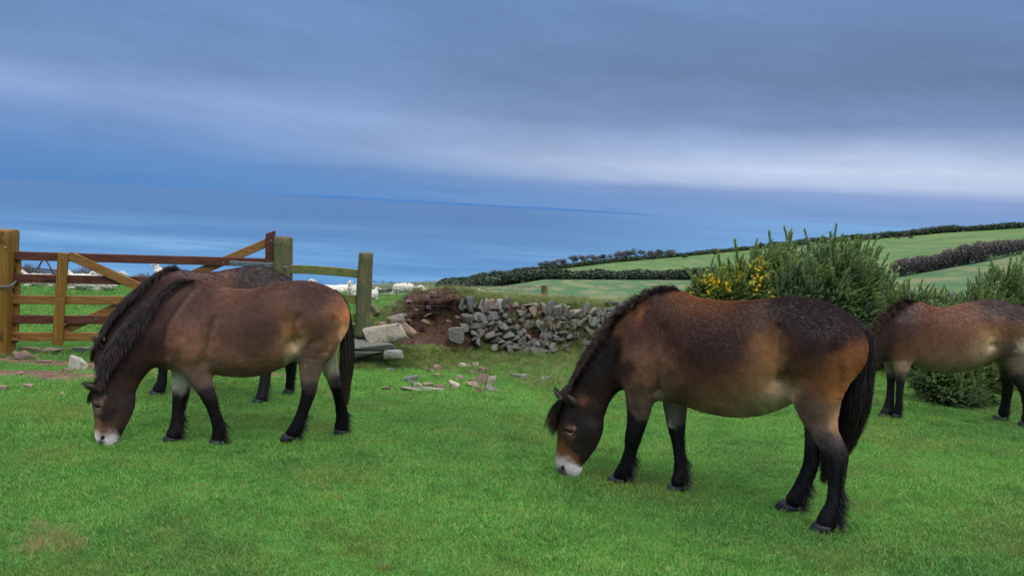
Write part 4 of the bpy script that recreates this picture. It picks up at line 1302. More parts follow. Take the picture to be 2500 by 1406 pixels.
# ---- the front pony of the pair on the left
p2 = Pony('pony', 'brown pony with bushy dark mane and white muzzle, front one of the gate pair', 620, 1080, -17, GP, rs=1.3, gain=1.8)
D2 = dict(
    torso=[((425, 735), (398, 888), .085), ((452, 702), (425, 902), .150), ((488, 690), (470, 905), .185), ((526, 700), (512, 908), .225), ((568, 706), (552, 916), .262), ((616, 708), (600, 917), .280), ((655, 701), (648, 905), .275),
           ((696, 690), (690, 882), .252), ((738, 687), (730, 866), .238), ((772, 694), (760, 862), .218), ((797, 709), (782, 850), .185), ((812, 738), (800, 815), .11)],
    neck=[((500, 700), (470, 880), .135, 0), ((440, 712), (410, 885), .130, -0.01), ((385, 740), (388, 888), .112, -0.03), ((335, 785), (366, 900), .10, -0.05), ((294, 832), (349, 920), .088, -0.07), ((262, 880), (336, 940), .080, -0.08)],
    head=[((243, 925), (329, 955), .080, -0.09), ((225, 958), (329, 985), .085, -0.09), ((228, 990), (322, 1012), .080, -0.09), ((231, 1020), (310, 1035), .064, -0.09), ((231, 1045), (300, 1055), .054, -0.09), ((232, 1062), (293, 1068), .050, -0.09), ((240, 1080), (282, 1081), .038, -0.09)],
    nostril=(250, 1068), eye=(236, 993),
    ears=[((240, 948), (194, 932), -0.155, -0.19, 0.030, 0.5)],
    legoff=.115,
    legs=dict(
        nf=dict(hoof=(526, 1086), st=[((425, 840), (520, 850), .08), ((440, 890), (515, 895), .07), ((460, 925), (519, 930), .056), ((486, 962), (528, 968)), ((504, 995), (535, 1000)), ((514, 1025), (545, 1028)), ((519, 1048), (552, 1050)), ((516, 1066), (550, 1070))],
                coronet=((513, 1070), (549, 1075)), sole=((507, 1086), (546, 1090)), feather=[((545, 1020), (548, 1072), 280, .055), ((530, 960), (545, 1020), 60, .02)]),
        ff=dict(hoof=(412, 1078), st=[((410, 860), (470, 865), .065), ((418, 905), (470, 910), .055), ((421, 945), (465, 950), .046), ((420, 980), (456, 985)), ((419, 1012), (450, 1015)), ((415, 1038), (449, 1042)), ((406, 1056), (442, 1063))],
                coronet=((402, 1062), (439, 1070)), sole=((391, 1077), (430, 1080)), feather=[((450, 1005), (440, 1065), 240, .05), ((463, 945), (452, 1005), 60, .02)]),
        nh=dict(hoof=(698, 1072), st=[((725, 780), (826, 790), .105), ((725, 835), (822, 840), .105), ((728, 880), (795, 885), .08), ((733, 925), (779, 925)), ((736, 955), (772, 957)), ((729, 990), (758, 993)), ((718, 1020), (747, 1023)), ((706, 1042), (740, 1048)), ((697, 1055), (728, 1062))],
                coronet=((692, 1057), (728, 1066)), sole=((682, 1072), (716, 1077)), feather=[((750, 1005), (732, 1064), 240, .045)]),
        fh=dict(hoof=(830, 1060), st=[((745, 790), (825, 800), .10), ((768, 850), (822, 855), .085), ((782, 890), (823, 893), .06), ((797, 925), (834, 927)), ((811, 958), (844, 960)), ((818, 990), (847, 992)), ((820, 1020), (850, 1022)), ((816, 1042), (849, 1045))],
                coronet=((816, 1046), (849, 1049)), sole=((812, 1062), (848, 1063)), feather=[((849, 1000), (850, 1048), 200, .045)])),
    bumps=[((450, 820), (.12, .13), .018, 0), ((515, 840), (.04, .12), -.012, 0), ((470, 870), (.08, .06), .012, 0), ((775, 760), (.16, .12), .016, 0), ((700, 790), (.05, .09), -.018, 0), ((718, 832), (.05, .05), -.028, 0), ((405, 810), (.03, .09), -.012, 0), ((300, 1000), (.04, .045), .007, 0)],
    grooves=[([(470, 712), (430, 760), (405, 800), (398, 850), (404, 885)], .024, -.010), ([(520, 780), (512, 830), (498, 870), (500, 900)], .030, -.011), ([(725, 770), (716, 800), (716, 835), (722, 858)], .028, -.012),
             ([(812, 780), (805, 830), (790, 870)], .022, -.008), ([(745, 850), (760, 835), (790, 820)], .03, -.006), ([(300, 1000), (298, 1030), (285, 1045)], .014, -.004)],
    coat=[((500, 705), .10, (.065, .036, .030), 0, 1), ((470, 740), .10, (.058, .034, .031), 0, 1.2), ((560, 715), .08, (.10, .050, .034), 0, 1), ((600, 760), .14, (.062, .036, .030), 0, 1.3), ((520, 790), .10, (.085, .050, .040), 0, 1), ((650, 820), .10, (.055, .032, .028), 0, 1), ((590, 840), .10, (.080, .046, .034), 0, 1.1),
          ((700, 720), .10, (.068, .038, .030), 0, 1), ((770, 715), .09, (.052, .032, .032), 0, 1.2), ((690, 760), .06, (.10, .056, .036), 0, 1), ((705, 800), .05, (.24, .125, .058), 0, 1.3), ((718, 830), .03, (.40, .27, .16), 0, 1.5), ((690, 850), .05, (.25, .15, .085), 0, 1.2), ((660, 870), .06, (.19, .11, .06), 0, 1.1), ((705, 862), .035, (.38, .31, .22), 0, 1.5),
          ((560, 890), .08, (.15, .085, .055), 0, 1), ((620, 900), .07, (.15, .08, .05), 0, 1), ((520, 890), .05, (.10, .062, .040), 0, 1), ((770, 790), .09, (.085, .048, .034), 0, 1.2), ((815, 760), .06, (.155, .078, .045), 0, 1.1), ((838, 770), .03, (.36, .17, .08), 0, 1.6), ((830, 815), .03, (.40, .24, .14), 0, 1.4), ((800, 840), .04, (.15, .09, .055), 0, 1.0),
          ((755, 850), .06, (.085, .052, .040), -1, 1.1), ((755, 890), .045, (.13, .095, .070), -1, 1.3), ((760, 915), .03, (.14, .10, .075), -1, 1), ((765, 940), .03, (.05, .038, .04), -1, 1.2), ((748, 975), .04, BLK, 0, 2), ((725, 1030), .06, BLK, 0, 3), ((700, 1062), .04, BLK, 0, 2.5),
          ((808, 880), .05, (.38, .33, .27), 1, 1.8), ((805, 915), .035, (.24, .20, .17), 1, 1.4), ((830, 925), .03, (.06, .05, .055), 1, 1.4), ((830, 965), .04, BLK, 1, 2.5), ((832, 1030), .06, BLK, 1, 3),
          ((440, 800), .08, (.10, .055, .042), 0, 1), ((470, 830), .07, (.19, .10, .06), 0, 1.2), ((450, 870), .07, (.125, .070, .045), 0, 1.1), ((430, 900), .04, (.22, .155, .09), 0, 1), ((485, 900), .045, (.12, .085, .068), -1, 1.2), ((495, 930), .035, (.085, .064, .058), -1, 1.1), ((505, 965), .035, (.03, .026, .03), -1, 1.8), ((520, 1010), .05, BLK, 0, 2.5), ((532, 1060), .06, BLK, 0, 3),
          ((445, 925), .04, (.40, .36, .30), 1, 2.2), ((440, 948), .02, (.24, .21, .18), 1, 1.2), ((438, 980), .05, BLK, 1, 2.6), ((430, 1040), .07, BLK, 1, 3),
          ((400, 770), .07, (.050, .030, .028), 0, 1.2), ((380, 830), .08, (.048, .026, .024), 0, 1.4), ((350, 880), .07, (.042, .024, .021), 0, 1.4), ((390, 875), .04, (.075, .038, .026), 0, 1), ((320, 840), .06, (.020, .014, .016), 0, 1.4), ((285, 900), .06, (.028, .019, .019), 0, 1.3), ((320, 930), .05, (.050, .028, .022), 0, 1.2),
          ((270, 950), .05, (.038, .024, .023), 0, 1.3), ((300, 980), .05, (.038, .028, .030), 0, 1.4), ((255, 1010), .03, (.024, .018, .020), 0, 1.4), ((285, 1020), .04, (.062, .034, .030), 0, 1.3), ((240, 1032), .022, (.13, .066, .040), 0, 1.5), ((265, 1045), .022, (.095, .05, .04), 0, 1.2), ((305, 1050), .022, (.020, .014, .014), 0, 1.5),
          ((243, 1052), .011, (.42, .36, .31), 0, 2.6), ((262, 1058), .011, (.33, .28, .25), 0, 2.2), ((237, 1068), .013, (.50, .48, .47), 0, 3), ((268, 1070), .014, (.46, .44, .44), 0, 3), ((284, 1072), .013, (.52, .50, .50), 0, 3), ((253, 1075), .010, (.05, .048, .055), 0, 4.5), ((246, 1084), .008, (.09, .085, .095), 0, 2.5),
          ((236, 993), .024, (.050, .032, .028), 0, 1.5), ((240, 998), .018, (.12, .085, .065), 0, 3), ((250, 978), .012, (.12, .08, .055), 0, 3)],
    mane=[dict(line=[(492, 694, 0), (440, 706, -.01), (388, 738, -.03), (338, 784, -.05), (296, 832, -.07), (264, 880, -.08), (246, 922, -.09)], n=5200, clumps=80, len=[.02, .06, .13, .17, .19, .18, .16],
               side=[-.4, -.8, -1.1, -1.2, -1.2, -1, -.8], fall=(.04, 0, -.30), grav=.28, spread=.020, tip=.12),
          dict(line=[(492, 692, 0), (440, 704, -.01), (388, 736, -.03), (338, 782, -.05), (296, 830, -.07), (262, 882, -.08)], n=1400, clumps=50, len=[.07, .07, .06, .06, .06, .06], side=[.1, .1, 0, 0, 0, 0], fall=(1, 0, .1), grav=.03, spread=.016, tip=.2),
          dict(name='forelock', line=[(250, 920, -.11), (238, 930, -.09), (232, 945, -.07)], n=700, clumps=20, len=[.16, .16, .12], side=[.1, .2, .3], fall=(.5, 0, .9), grav=.4, spread=.025, tip=.2)],
    tail=[dict(st=[(816, 718, 9, 0), (836, 748, 15, 0), (845, 800, 17, 0), (848, 850, 19, 0), (846, 900, 19, 0), (845, 945, 12, 0), (847, 985, 6, 0)], n=2800, tip=.35)],
    flow=[((470, 850), (.35, -1), .028), ((560, 800), (.8, -.75), .034), ((650, 800), (.8, -.75), .034), ((700, 760), (.1, -1), .034), ((770, 750), (.9, -.6), .030), ((820, 820), (.2, -1), .024), ((620, 890), (.8, -.4), .034), ((760, 900), (.1, -1), .022), ((740, 1000), (.1, -1), .018),
          ((500, 950), (0, -1), .02), ((440, 980), (0, -1), .02), ((400, 820), (.5, -.5), .026), ((320, 900), (.4, -.5), .024), ((290, 980), (-.1, -1), .014), ((260, 1050), (-.1, -1), .008), ((240, 1075), (0, -1), .005), ((530, 1050), (.2, -1), .02), ((430, 1050), (.2, -1), .02)],
    fur=130000)
p2.build(D2)

# ---- the pony behind it
p3 = Pony('pony', 'dark brown pony mostly hidden behind the other pony of the pair by the gate', 530, 970, 1, GP, rs=1.7, gain=1.35)
D3 = dict(
    torso=[((392, 705), (372, 850), .08), ((412, 672), (392, 865), .14), ((440, 662), (425, 872), .175), ((488, 664), (475, 878), .215), ((530, 664), (520, 884), .24), ((568, 657), (560, 884), .255), ((610, 650), (600, 872), .245), ((640, 651), (635, 856), .232),
           ((668, 661), (660, 845), .215), ((695, 679), (690, 835), .19), ((716, 700), (712, 815), .15), ((728, 730), (726, 785), .08)],
    neck=[((440, 668), (420, 845), .125, 0), ((395, 672), (375, 850), .12, 0), ((345, 705), (352, 855), .105, 0), ((300, 748), (335, 868), .095, 0), ((262, 800), (318, 888), .085, 0)],
    head=[((240, 832), (312, 900), .075, 0), ((232, 862), (310, 925), .080, 0), ((236, 895), (300, 945), .075, 0), ((245, 925), (292, 955), .06, 0), ((252, 945), (288, 965), .052, 0), ((262, 968), (288, 972), .04, 0)],
    nostril=(262, 964), eye=(250, 888),
    ears=[((248, 845), (229, 822), -0.06, -0.09, 0.026, 0.2), ((244, 838), (222, 822), 0.06, 0.09, 0.026, -0.2)],
    legoff=.11,
    legs=dict(
        nf=dict(hoof=(376, 966), st=[((375, 820), (440, 825), .07), ((380, 860), (425, 865), .055), ((385, 890), (412, 893)), ((387, 910), (408, 912)), ((382, 932), (407, 935)), ((373, 947), (402, 953))],
                coronet=((368, 950), (396, 958)), sole=((357, 966), (390, 968)), feather=[((404, 915), (395, 958), 180, .04)]),
        ff=dict(hoof=(440, 962), st=[((395, 820), (450, 825), .06), ((410, 870), (448, 872), .05), ((425, 910), (448, 912)), ((428, 935), (450, 937)), ((426, 948), (450, 952))],
                coronet=((424, 948), (448, 954)), sole=((420, 962), (446, 963)), feather=[]),
        nh=dict(hoof=(628, 986), st=[((612, 760), (722, 770), .10), ((618, 820), (712, 825), .09), ((630, 865), (682, 868), .055), ((636, 900), (665, 900)), ((634, 925), (660, 927)), ((630, 950), (656, 953)), ((624, 968), (652, 972))],
                coronet=((621, 970), (650, 976)), sole=((611, 986), (642, 989)), feather=[((658, 930), (650, 975), 170, .04)]),
        fh=dict(hoof=(704, 964), st=[((640, 770), (728, 780), .09), ((668, 830), (728, 835), .075), ((686, 870), (726, 872), .05), ((697, 900), (724, 900)), ((698, 925), (720, 927)), ((696, 943), (718, 946))],
                coronet=((694, 948), (718, 951)), sole=((687, 965), (716, 966)), feather=[((721, 900), (718, 950), 150, .035)])),
    bumps=[((640, 720), (.16, .12), .012, 0), ((560, 700), (.06, .1), -.010, 0)],
    coat=[((440, 680), .10, (.055, .026, .022), 0, 1), ((390, 720), .10, (.040, .022, .020), 0, 1), ((500, 680), .08, (.060, .030, .024), 0, 1), ((545, 690), .06, (.095, .046, .030), 0, 1.1), ((620, 670), .09, (.035, .024, .024), 0, 1.3), ((690, 700), .08, (.025, .018, .020), 0, 1.3), ((600, 780), .15, (.07, .038, .026), 0, 1),
          ((480, 780), .15, (.06, .034, .026), 0, 1), ((330, 790), .08, (.038, .020, .018), 0, 1.2), ((280, 850), .06, (.04, .022, .02), 0, 1), ((250, 900), .05, (.04, .024, .02), 0, 1), ((270, 962), .03, (.45, .42, .40), 0, 1.4),
          ((400, 870), .05, (.05, .036, .03), 0, 1), ((395, 920), .06, BLK, 0, 3), ((380, 955), .04, BLK, 0, 3), ((440, 920), .06, BLK, 0, 2), ((660, 850), .05, (.07, .045, .035), 0, .8), ((645, 910), .07, BLK, 0, 3), ((635, 965), .05, BLK, 0, 3), ((710, 880), .05, (.02, .017, .02), 0, 1.5), ((708, 930), .06, BLK, 0, 3)],
    mane=[dict(line=[(440, 664, 0), (395, 668, 0), (345, 702, 0), (300, 745, 0), (262, 798, 0), (240, 832, 0)], n=3800, clumps=60, len=[.06, .11, .15, .16, .16, .15], side=[-.3, -.7, -1, -1, -1, -.8], fall=(.05, 0, -.2), grav=.26, spread=.018, tip=.15),
          dict(line=[(440, 662, 0), (405, 664, 0)], n=300, clumps=14, len=[.07, .07], side=[0, 0], fall=(1, 0, .4), grav=.02, spread=.012, tip=.2),
          dict(name='forelock', line=[(244, 830, -.02), (234, 838, 0), (226, 855, .02)], n=900, clumps=20, len=[.13, .13, .12], side=[-.3, -.2, 0], fall=(.2, 0, .9), grav=.6, spread=.02, tip=.5)],
    tail=[dict(st=[(712, 705, 8, 0), (726, 725, 11, 0), (730, 770, 13, 0), (728, 820, 14, 0), (724, 860, 9, 0), (722, 880, 5, 0)], n=1400, tip=.2)],
    flow=[((440, 750), (.4, -1), .026), ((600, 720), (.8, -.7), .028), ((690, 740), (.6, -1), .026), ((330, 790), (.5, -.4), .022), ((260, 900), (0, -1), .012), ((400, 920), (0, -1), .016), ((650, 920), (0, -1), .016), ((710, 920), (0, -1), .016)],
    fur=60000)
p3.build(D3)

# ---- the pony at the right edge
p4 = Pony('pony', 'reddish brown pony with a pale belly before the gorse, cut off at the right edge', 2330, 1030, 0, GP, rs=1.8, gain=1.7)
D4 = dict(
    torso=[((2178, 780), (2160, 868), .08), ((2198, 752), (2180, 885), .14), ((2232, 738), (2220, 890), .185), ((2283, 749), (2270, 903), .225), ((2319, 749), (2315, 909), .25), ((2349, 743), (2350, 906), .255), ((2385, 735), (2385, 892), .245), ((2423, 731), (2425, 878), .232),
           ((2453, 737), (2455, 872), .22), ((2483, 747), (2482, 862), .20), ((2505, 762), (2505, 850), .165), ((2520, 790), (2520, 830), .09)],
    neck=[((2240, 742), (2215, 868), .125, 0), ((2200, 750), (2175, 872), .12, 0), ((2160, 775), (2158, 876), .10, 0), ((2130, 805), (2148, 890), .09, 0), ((2105, 842), (2136, 905), .08, 0)],
    head=[((2092, 862), (2130, 915), .072, 0), ((2080, 885), (2128, 935), .076, 0), ((2076, 912), (2120, 955), .070, 0), ((2078, 940), (2112, 968), .058, 0), ((2082, 962), (2108, 982), .050, 0), ((2090, 988), (2108, 992), .038, 0)],
    nostril=(2090, 982), eye=(2090, 905),
    ears=[((2100, 872), (2084, 850), -0.06, -0.09, 0.025, 0.2)],
    legoff=.11,
    legs=dict(
        nf=dict(hoof=(2186, 1018), st=[((2184, 790), (2240, 795), .04), ((2176, 838), (2232, 843), .066), ((2180, 880), (2224, 885), .062), ((2186, 912), (2214, 915)), ((2188, 940), (2207, 942)), ((2187, 970), (2204, 972)), ((2185, 992), (2203, 995)), ((2181, 1005), (2200, 1009))],
                coronet=((2180, 1008), (2200, 1012)), sole=((2176, 1019), (2197, 1021)), feather=[((2202, 975), (2200, 1012), 150, .035)]),
        ff=dict(hoof=(2155, 1018), st=[((2168, 790), (2215, 795), .035), ((2160, 840), (2205, 845), .05), ((2158, 878), (2196, 882), .055), ((2164, 912), (2188, 915)), ((2166, 942), (2184, 945)), ((2163, 972), (2183, 975)), ((2157, 994), (2181, 998)), ((2150, 1005), (2175, 1011))],
                coronet=((2147, 1008), (2173, 1014)), sole=((2141, 1019), (2170, 1021)), feather=[((2183, 975), (2178, 1012), 120, .03)]),
        nh=dict(hoof=(2492, 1044), st=[((2432, 800), (2524, 808), .10), ((2438, 855), (2526, 862), .095), ((2455, 895), (2520, 900), .07), ((2478, 935), (2512, 938)), ((2493, 965), (2522, 966)), ((2498, 1000), (2522, 1002)), ((2494, 1022), (2522, 1026))],
                coronet=((2490, 1028), (2520, 1034)), sole=((2481, 1046), (2514, 1049)), feather=[((2520, 990), (2518, 1032), 150, .04)]),
        fh=dict(hoof=(2432, 1028), st=[((2420, 800), (2500, 810), .085), ((2422, 855), (2488, 865), .07), ((2436, 892), (2476, 896), .05), ((2446, 930), (2474, 932)), ((2447, 958), (2471, 960)), ((2444, 985), (2465, 987)), ((2437, 1006), (2463, 1010))],
                coronet=((2428, 1012), (2460, 1022)), sole=((2419, 1029), (2448, 1033)), feather=[((2466, 980), (2460, 1022), 150, .035)])),
    bumps=[((2225, 820), (.12, .12), .014, 0), ((2262, 830), (.035, .1), -.010, 0), ((2460, 790), (.13, .1), .012, 0), ((2415, 810), (.05, .09), -.014, 0), ((2418, 842), (.045, .04), -.022, 0)],
    coat=[((2240, 755), .08, (.075, .032, .024), 0, 1), ((2205, 770), .06, (.035, .024, .024), 0, 1.2), ((2190, 800), .06, (.055, .025, .022), 0, 1), ((2220, 790), .06, (.055, .030, .026), 0, 1), ((2280, 770), .10, (.095, .040, .024), 0, 1.1), ((2340, 760), .08, (.085, .042, .030), 0, 1), ((2310, 800), .10, (.090, .042, .028), 0, 1), ((2370, 790), .08, (.125, .060, .034), 0, 1),
          ((2420, 745), .09, (.040, .026, .026), 0, 1.3), ((2470, 765), .08, (.042, .028, .028), 0, 1.3), ((2395, 770), .05, (.09, .05, .036), 0, .8), ((2440, 800), .06, (.15, .075, .038), 0, 1.1), ((2480, 810), .06, (.13, .068, .038), 0, 1), ((2405, 820), .05, (.26, .155, .085), 0, 1.2), ((2412, 842), .03, (.44, .34, .24), 0, 1.5), ((2385, 862), .05, (.26, .19, .13), 0, 1.3), ((2340, 890), .07, (.20, .135, .09), 0, 1.3),
          ((2280, 880), .08, (.20, .125, .085), 0, 1.2), ((2330, 850), .08, (.12, .066, .042), 0, 1), ((2240, 850), .05, (.12, .058, .036), 0, 1.1), ((2200, 840), .05, (.11, .05, .034), 0, 1.1), ((2165, 830), .05, (.032, .02, .022), 0, 1.2), ((2150, 860), .04, (.04, .024, .02), 0, 1.1), ((2120, 890), .06, (.04, .024, .02), 0, 1), ((2098, 985), .03, (.45, .42, .40), 0, 1.4),
          ((2205, 895), .03, (.25, .18, .13), 0, 1.4), ((2168, 895), .03, (.24, .19, .15), 1, 1.4), ((2200, 925), .03, (.07, .05, .045), 0, 1), ((2195, 955), .04, BLK, 0, 2.4), ((2190, 1000), .05, BLK, 0, 3), ((2172, 950), .05, BLK, 1, 2), ((2165, 1000), .06, BLK, 1, 3),
          ((2465, 850), .05, (.07, .045, .036), -1, 1.2), ((2490, 880), .04, (.14, .10, .075), -1, 1.2), ((2495, 840), .03, (.40, .33, .26), 0, 1.2), ((2440, 880), .045, (.15, .125, .09), 1, 1.4), ((2460, 915), .03, (.05, .042, .04), 1, 1.3), ((2458, 950), .05, BLK, 1, 2.5), ((2450, 1000), .06, BLK, 1, 3), ((2500, 930), .035, (.03, .024, .026), -1, 1.5), ((2505, 990), .06, BLK, 0, 3)],
    mane=[dict(line=[(2238, 740, 0), (2205, 748, 0), (2165, 772, 0), (2132, 803, 0), (2106, 840, 0), (2094, 862, 0)], n=3400, clumps=60, len=[.05, .10, .13, .13, .13, .12], side=[-.3, -.7, -1, -1, -1, -.8], fall=(.08, 0, -.1), grav=.22, spread=.018, tip=.7),
          dict(name='forelock', line=[(2096, 860, -.02), (2086, 872, .01)], n=400, clumps=14, len=[.15, .14], side=[-.1, 0], fall=(.8, 0, .5), grav=.2, spread=.02, tip=.5)],
    tail=[dict(st=[(2504, 764, 8, 0), (2522, 785, 12, 0), (2528, 830, 13, 0), (2527, 880, 14, 0), (2522, 930, 10, 0), (2518, 960, 5, 0)], n=1200, tip=.3)],
    flow=[((2220, 830), (.3, -1), .022), ((2300, 810), (.8, -.6), .026), ((2380, 820), (.5, -.9), .026), ((2460, 780), (.8, -.7), .024), ((2160, 830), (.6, -.2), .018), ((2100, 930), (0, -1), .01), ((2190, 960), (0, -1), .014), ((2450, 960), (0, -1), .014), ((2500, 960), (0, -1), .014)],
    fur=70000)
p4.build(D4)
# ------------------------------------------------------------------ sea, land
WATER_Z = -160.0
ys = np.r_[20, 60, 120, 250, 500, 900, 1500, 2500, 4500, 8000, 15000, 30000, 60000, 90000]
xs_ = np.linspace(-1.3, 1.3, 9)
V = np.array([(x * max(y, 600), y, WATER_Z) for y in ys for x in xs_])
nx_ = len(xs_)
Q = np.array([(i * nx_ + j, i * nx_ + j + 1, (i + 1) * nx_ + j + 1, (i + 1) * nx_ + j) for i in range(len(ys) - 1) for j in range(nx_ - 1)])
sea = mesh_np('sea', V, Q, M['sea']); tag(sea, kind='structure')

# far coast on the horizon, haze painted in as a sky-blue base colour
m, t, b = new_mat('hazed_coast_land')
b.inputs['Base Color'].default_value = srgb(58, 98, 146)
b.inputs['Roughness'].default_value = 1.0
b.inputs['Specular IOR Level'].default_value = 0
cols = []
for i in range(60):
    u = i / 59
    px = 560 + u * 1060
    e = math.sin(math.pi * u) ** 0.8 * (60 + 60 * float(fbm(u * 9, 2.0, 4, 4)) + 40)
    p = at(px, 500, 42000)
    cols.append((p[0], 42000, e))
V = []
for x, y, e in cols:
    V += [(x, y - 900, WATER_Z - 5), (x, y, WATER_Z + e * 1.25), (x, y + 2500, WATER_Z - 5)]
Q = np.array([(3 * i + k, 3 * i + 3 + k, 3 * i + 4 + k, 3 * i + 1 + k) for i in range(59) for k in (0, 1)])
far = mesh_np('distant_coast', V, Q, m, None, True); tag(far, kind='structure')

# near field
def mudmask(x, y):
    m_ = np.zeros_like(x)
    for px, py, rx, ry, a in MUD:
        m_ = np.maximum(m_, a * np.exp(-((x - px) / rx) ** 2 - ((y - py) / ry) ** 2))
    return m_


MUD = []
for px, py, rx, ry, a in [(100, 914, .85, .30, 1.2), (30, 882, .5, .25, .8), (190, 888, .7, .28, 1.0), (15, 870, .45, .25, 1), (300, 905, .6, .3, .7), (560, 912, .8, .3, .55), (700, 915, .7, .25, .6), (640, 925, .5, .2, .5),
                          (1060, 903, .35, .15, .9), (970, 945, .22, .12, .6), (1095, 955, .2, .1, .6), (880, 895, .3, .15, .5), (20, 940, .4, .15, .5), (140, 1030, .15, .06, .4), (1150, 930, .3, .12, .5), (1810, 1000, .12, .05, .55), (190, 1342, .10, .05, .7), 
                          (90, 1322, .12, .05, .45), (500, 1040, .2, .1, .4), (430, 1010, .3, .1, .45)]:
    p = hit_ground(px, py)
    MUD.append((p[0], p[1], rx, ry, a))

for _ in range(70):
    y_ = random.uniform(3.2, 9.5); x_ = random.uniform(-.68, .68) * y_; r_ = random.uniform(.025, .075)
    MUD.append((x_, y_, r_ * 1.5, r_, random.uniform(.3, .6)))

gxs = np.r_[np.linspace(-45, -8, 50), np.linspace(-7.9, 8, 240), np.linspace(8.2, 40, 44)]
gys = np.r_[np.linspace(-4, 2.9, 12), np.linspace(3, 14, 230), np.linspace(14.2, 34, 90), np.linspace(35, 78, 22)]
gx, gy = np.meshgrid(gxs, gys, indexing='ij')
gz = ground(gx, gy)
mud = mudmask(gx.ravel(), gy.ravel())
V = np.c_[gx.ravel(), gy.ravel(), gz.ravel()]
ny_ = len(gys)
i = np.arange(len(gxs) - 1)[:, None] * ny_ + np.arange(ny_ - 1)[None]
Q = np.stack([i, i + ny_, i + ny_ + 1, i + 1], -1).reshape(-1, 4)
g = mesh_np('ground', V, Q, M['ground'], None, True, {'mud': mud}); tag(g, kind='structure')

# far land: lofted between the foot of the near slope, the hedges and the ridge
rows = [
    [(600, 900, 78), (900, 860, 80), (1250, 850, 80), (1700, 860, 80), (2200, 860, 80), (2600, 860, 80), (3000, 860, 80)],
    [(650, 790, 130), (900, 752, 130), (1250, 752, 130), (1700, 752, 125), (2200, 752, 120), (2600, 740, 115), (3000, 700, 110)],
    [(700, 740, 250), (900, 722, 270), (1220, 699, 265), (1330, 682, 262), (1720, 684, 230), (2200, 673, 190), (2340, 648, 180), (2500, 619, 172), (2700, 580, 165), (3000, 520, 160)],
    [(700, 742, 300), (900, 716, 300), (1220, 688, 290), (1330, 672, 285), (1720, 676, 252), (2200, 656, 212), (2340, 634, 200), (2500, 603, 190), (2700, 560, 182), (3000, 500, 175)],
    [(700, 730, 420), (880, 702, 430), (1000, 696, 430), (1150, 688, 420), (1260, 672, 400), (1350, 659, 390), (1500, 641, 380), (1700, 623, 372), (1900, 603, 365), (2100, 586, 360), (2300, 569, 352), (2500, 557, 345), (2700, 549, 340), (3000, 540, 330)],
    [(700, 724, 560), (860, 698, 580), (930, 692, 580), (1100, 684, 560), (1200, 674, 520), (1260, 664, 440), (1350, 655, 400), (1500, 638, 392), (1700, 620, 384), (1900, 600, 376), (2100, 583, 372), (2300, 566, 362), (2500, 554, 355), (2700, 546, 350), (3000, 536, 340)],
    [(700, 800, 700), (930, 780, 700), (1260, 760, 520), (1700, 700, 450), (2100, 660, 440), (2500, 640, 430), (3000, 620, 420)],
]
pxs = np.linspace(600, 3000, 220)
grid = []
for r in rows:
    r = np.array(r, float)
    yy = np.interp(pxs, r[:, 0], r[:, 1]); dd = np.interp(pxs, r[:, 0], r[:, 2])
    grid.append(np.array([at(a, b_, c_) for a, b_, c_ in zip(pxs, yy, dd)]))
grid.append(np.array([(p[0] * 1.3, p[1] + 500, WATER_Z - 6) for p in grid[-1]]))
sub = [3, 8, 3, 8, 4, 4, 4]
S_ = []; fld = []
for a in range(len(grid) - 1):
    for k in range(sub[a]):
        u = k / sub[a]
        S_.append(grid[a] * (1 - u) + grid[a + 1] * u)
        if a <= 1: f_ = np.zeros(len(pxs))
        elif a == 2: f_ = np.where(pxs < 1210, 2.0, np.where(pxs > 2190, 0.0, 2.0)) if k else np.where(pxs < 1210, 2.0, 0.0)
        elif a == 3: f_ = np.where(pxs < 1340, 2.0, 1.0)
        elif a == 4: f_ = np.where(pxs < 1255, 3.0, 2.0)
        else: f_ = np.full(len(pxs), 3.0)
        if a == 1: f_ = np.where(pxs < 1190 - 0 * k, 2.0, 0.0) if k > 5 else f_
        fld.append(f_)
S_.append(grid[-1]); fld.append(np.full(len(pxs), 3.0))
V = np.concatenate(S_); n_ = len(pxs)
V[:, 0] += 0.4 * vnoise(V[:, 1] * 0.1, V[:, 0] * 0.05, 3)
i = np.arange(len(S_) - 1)[:, None] * n_ + np.arange(n_ - 1)[None]
Q = np.stack([i, i + 1, i + n_ + 1, i + n_], -1).reshape(-1, 4)
hill = mesh_np('hillside', V, Q, M['far'], None, False, {'fld': np.concatenate(fld)}); tag(hill, kind='structure')
HROWS = grid


# ------------------------------------------------------------------ hedges and trees of the far slope
def leaf_cloud(centers, radii, n, size, flat=0.0):
    """n small leaf-clump triangles spread through lumps; centers (k,3), radii (k,3)"""
    centers = np.asarray(centers, float); radii = np.asarray(radii, float)
    k = RNG.integers(0, len(centers), n)
    d = RNG.normal(size=(n, 3)); d /= np.linalg.norm(d, axis=1)[:, None]
    r = RNG.random(n)[:, None] ** 0.45
    c = centers[k] + d * r * radii[k]
    a = RNG.normal(size=(n, 3)); a /= np.linalg.norm(a, axis=1)[:, None]
    b_ = np.cross(a, RNG.normal(size=(n, 3))); b_ /= np.linalg.norm(b_, axis=1)[:, None]
    s = size * (0.5 + RNG.random((n, 1)))
    V = np.stack([c - a * s, c + a * s, c + b_ * s * 1.2], 1).reshape(-1, 3)
    Fq = np.arange(3 * n).reshape(-1, 3)
    br = np.repeat(np.clip(RNG.random(n) * 0.7 + 0.3 * (d[:, 2] > 0.2), 0, 1), 3)
    return V, Fq, br


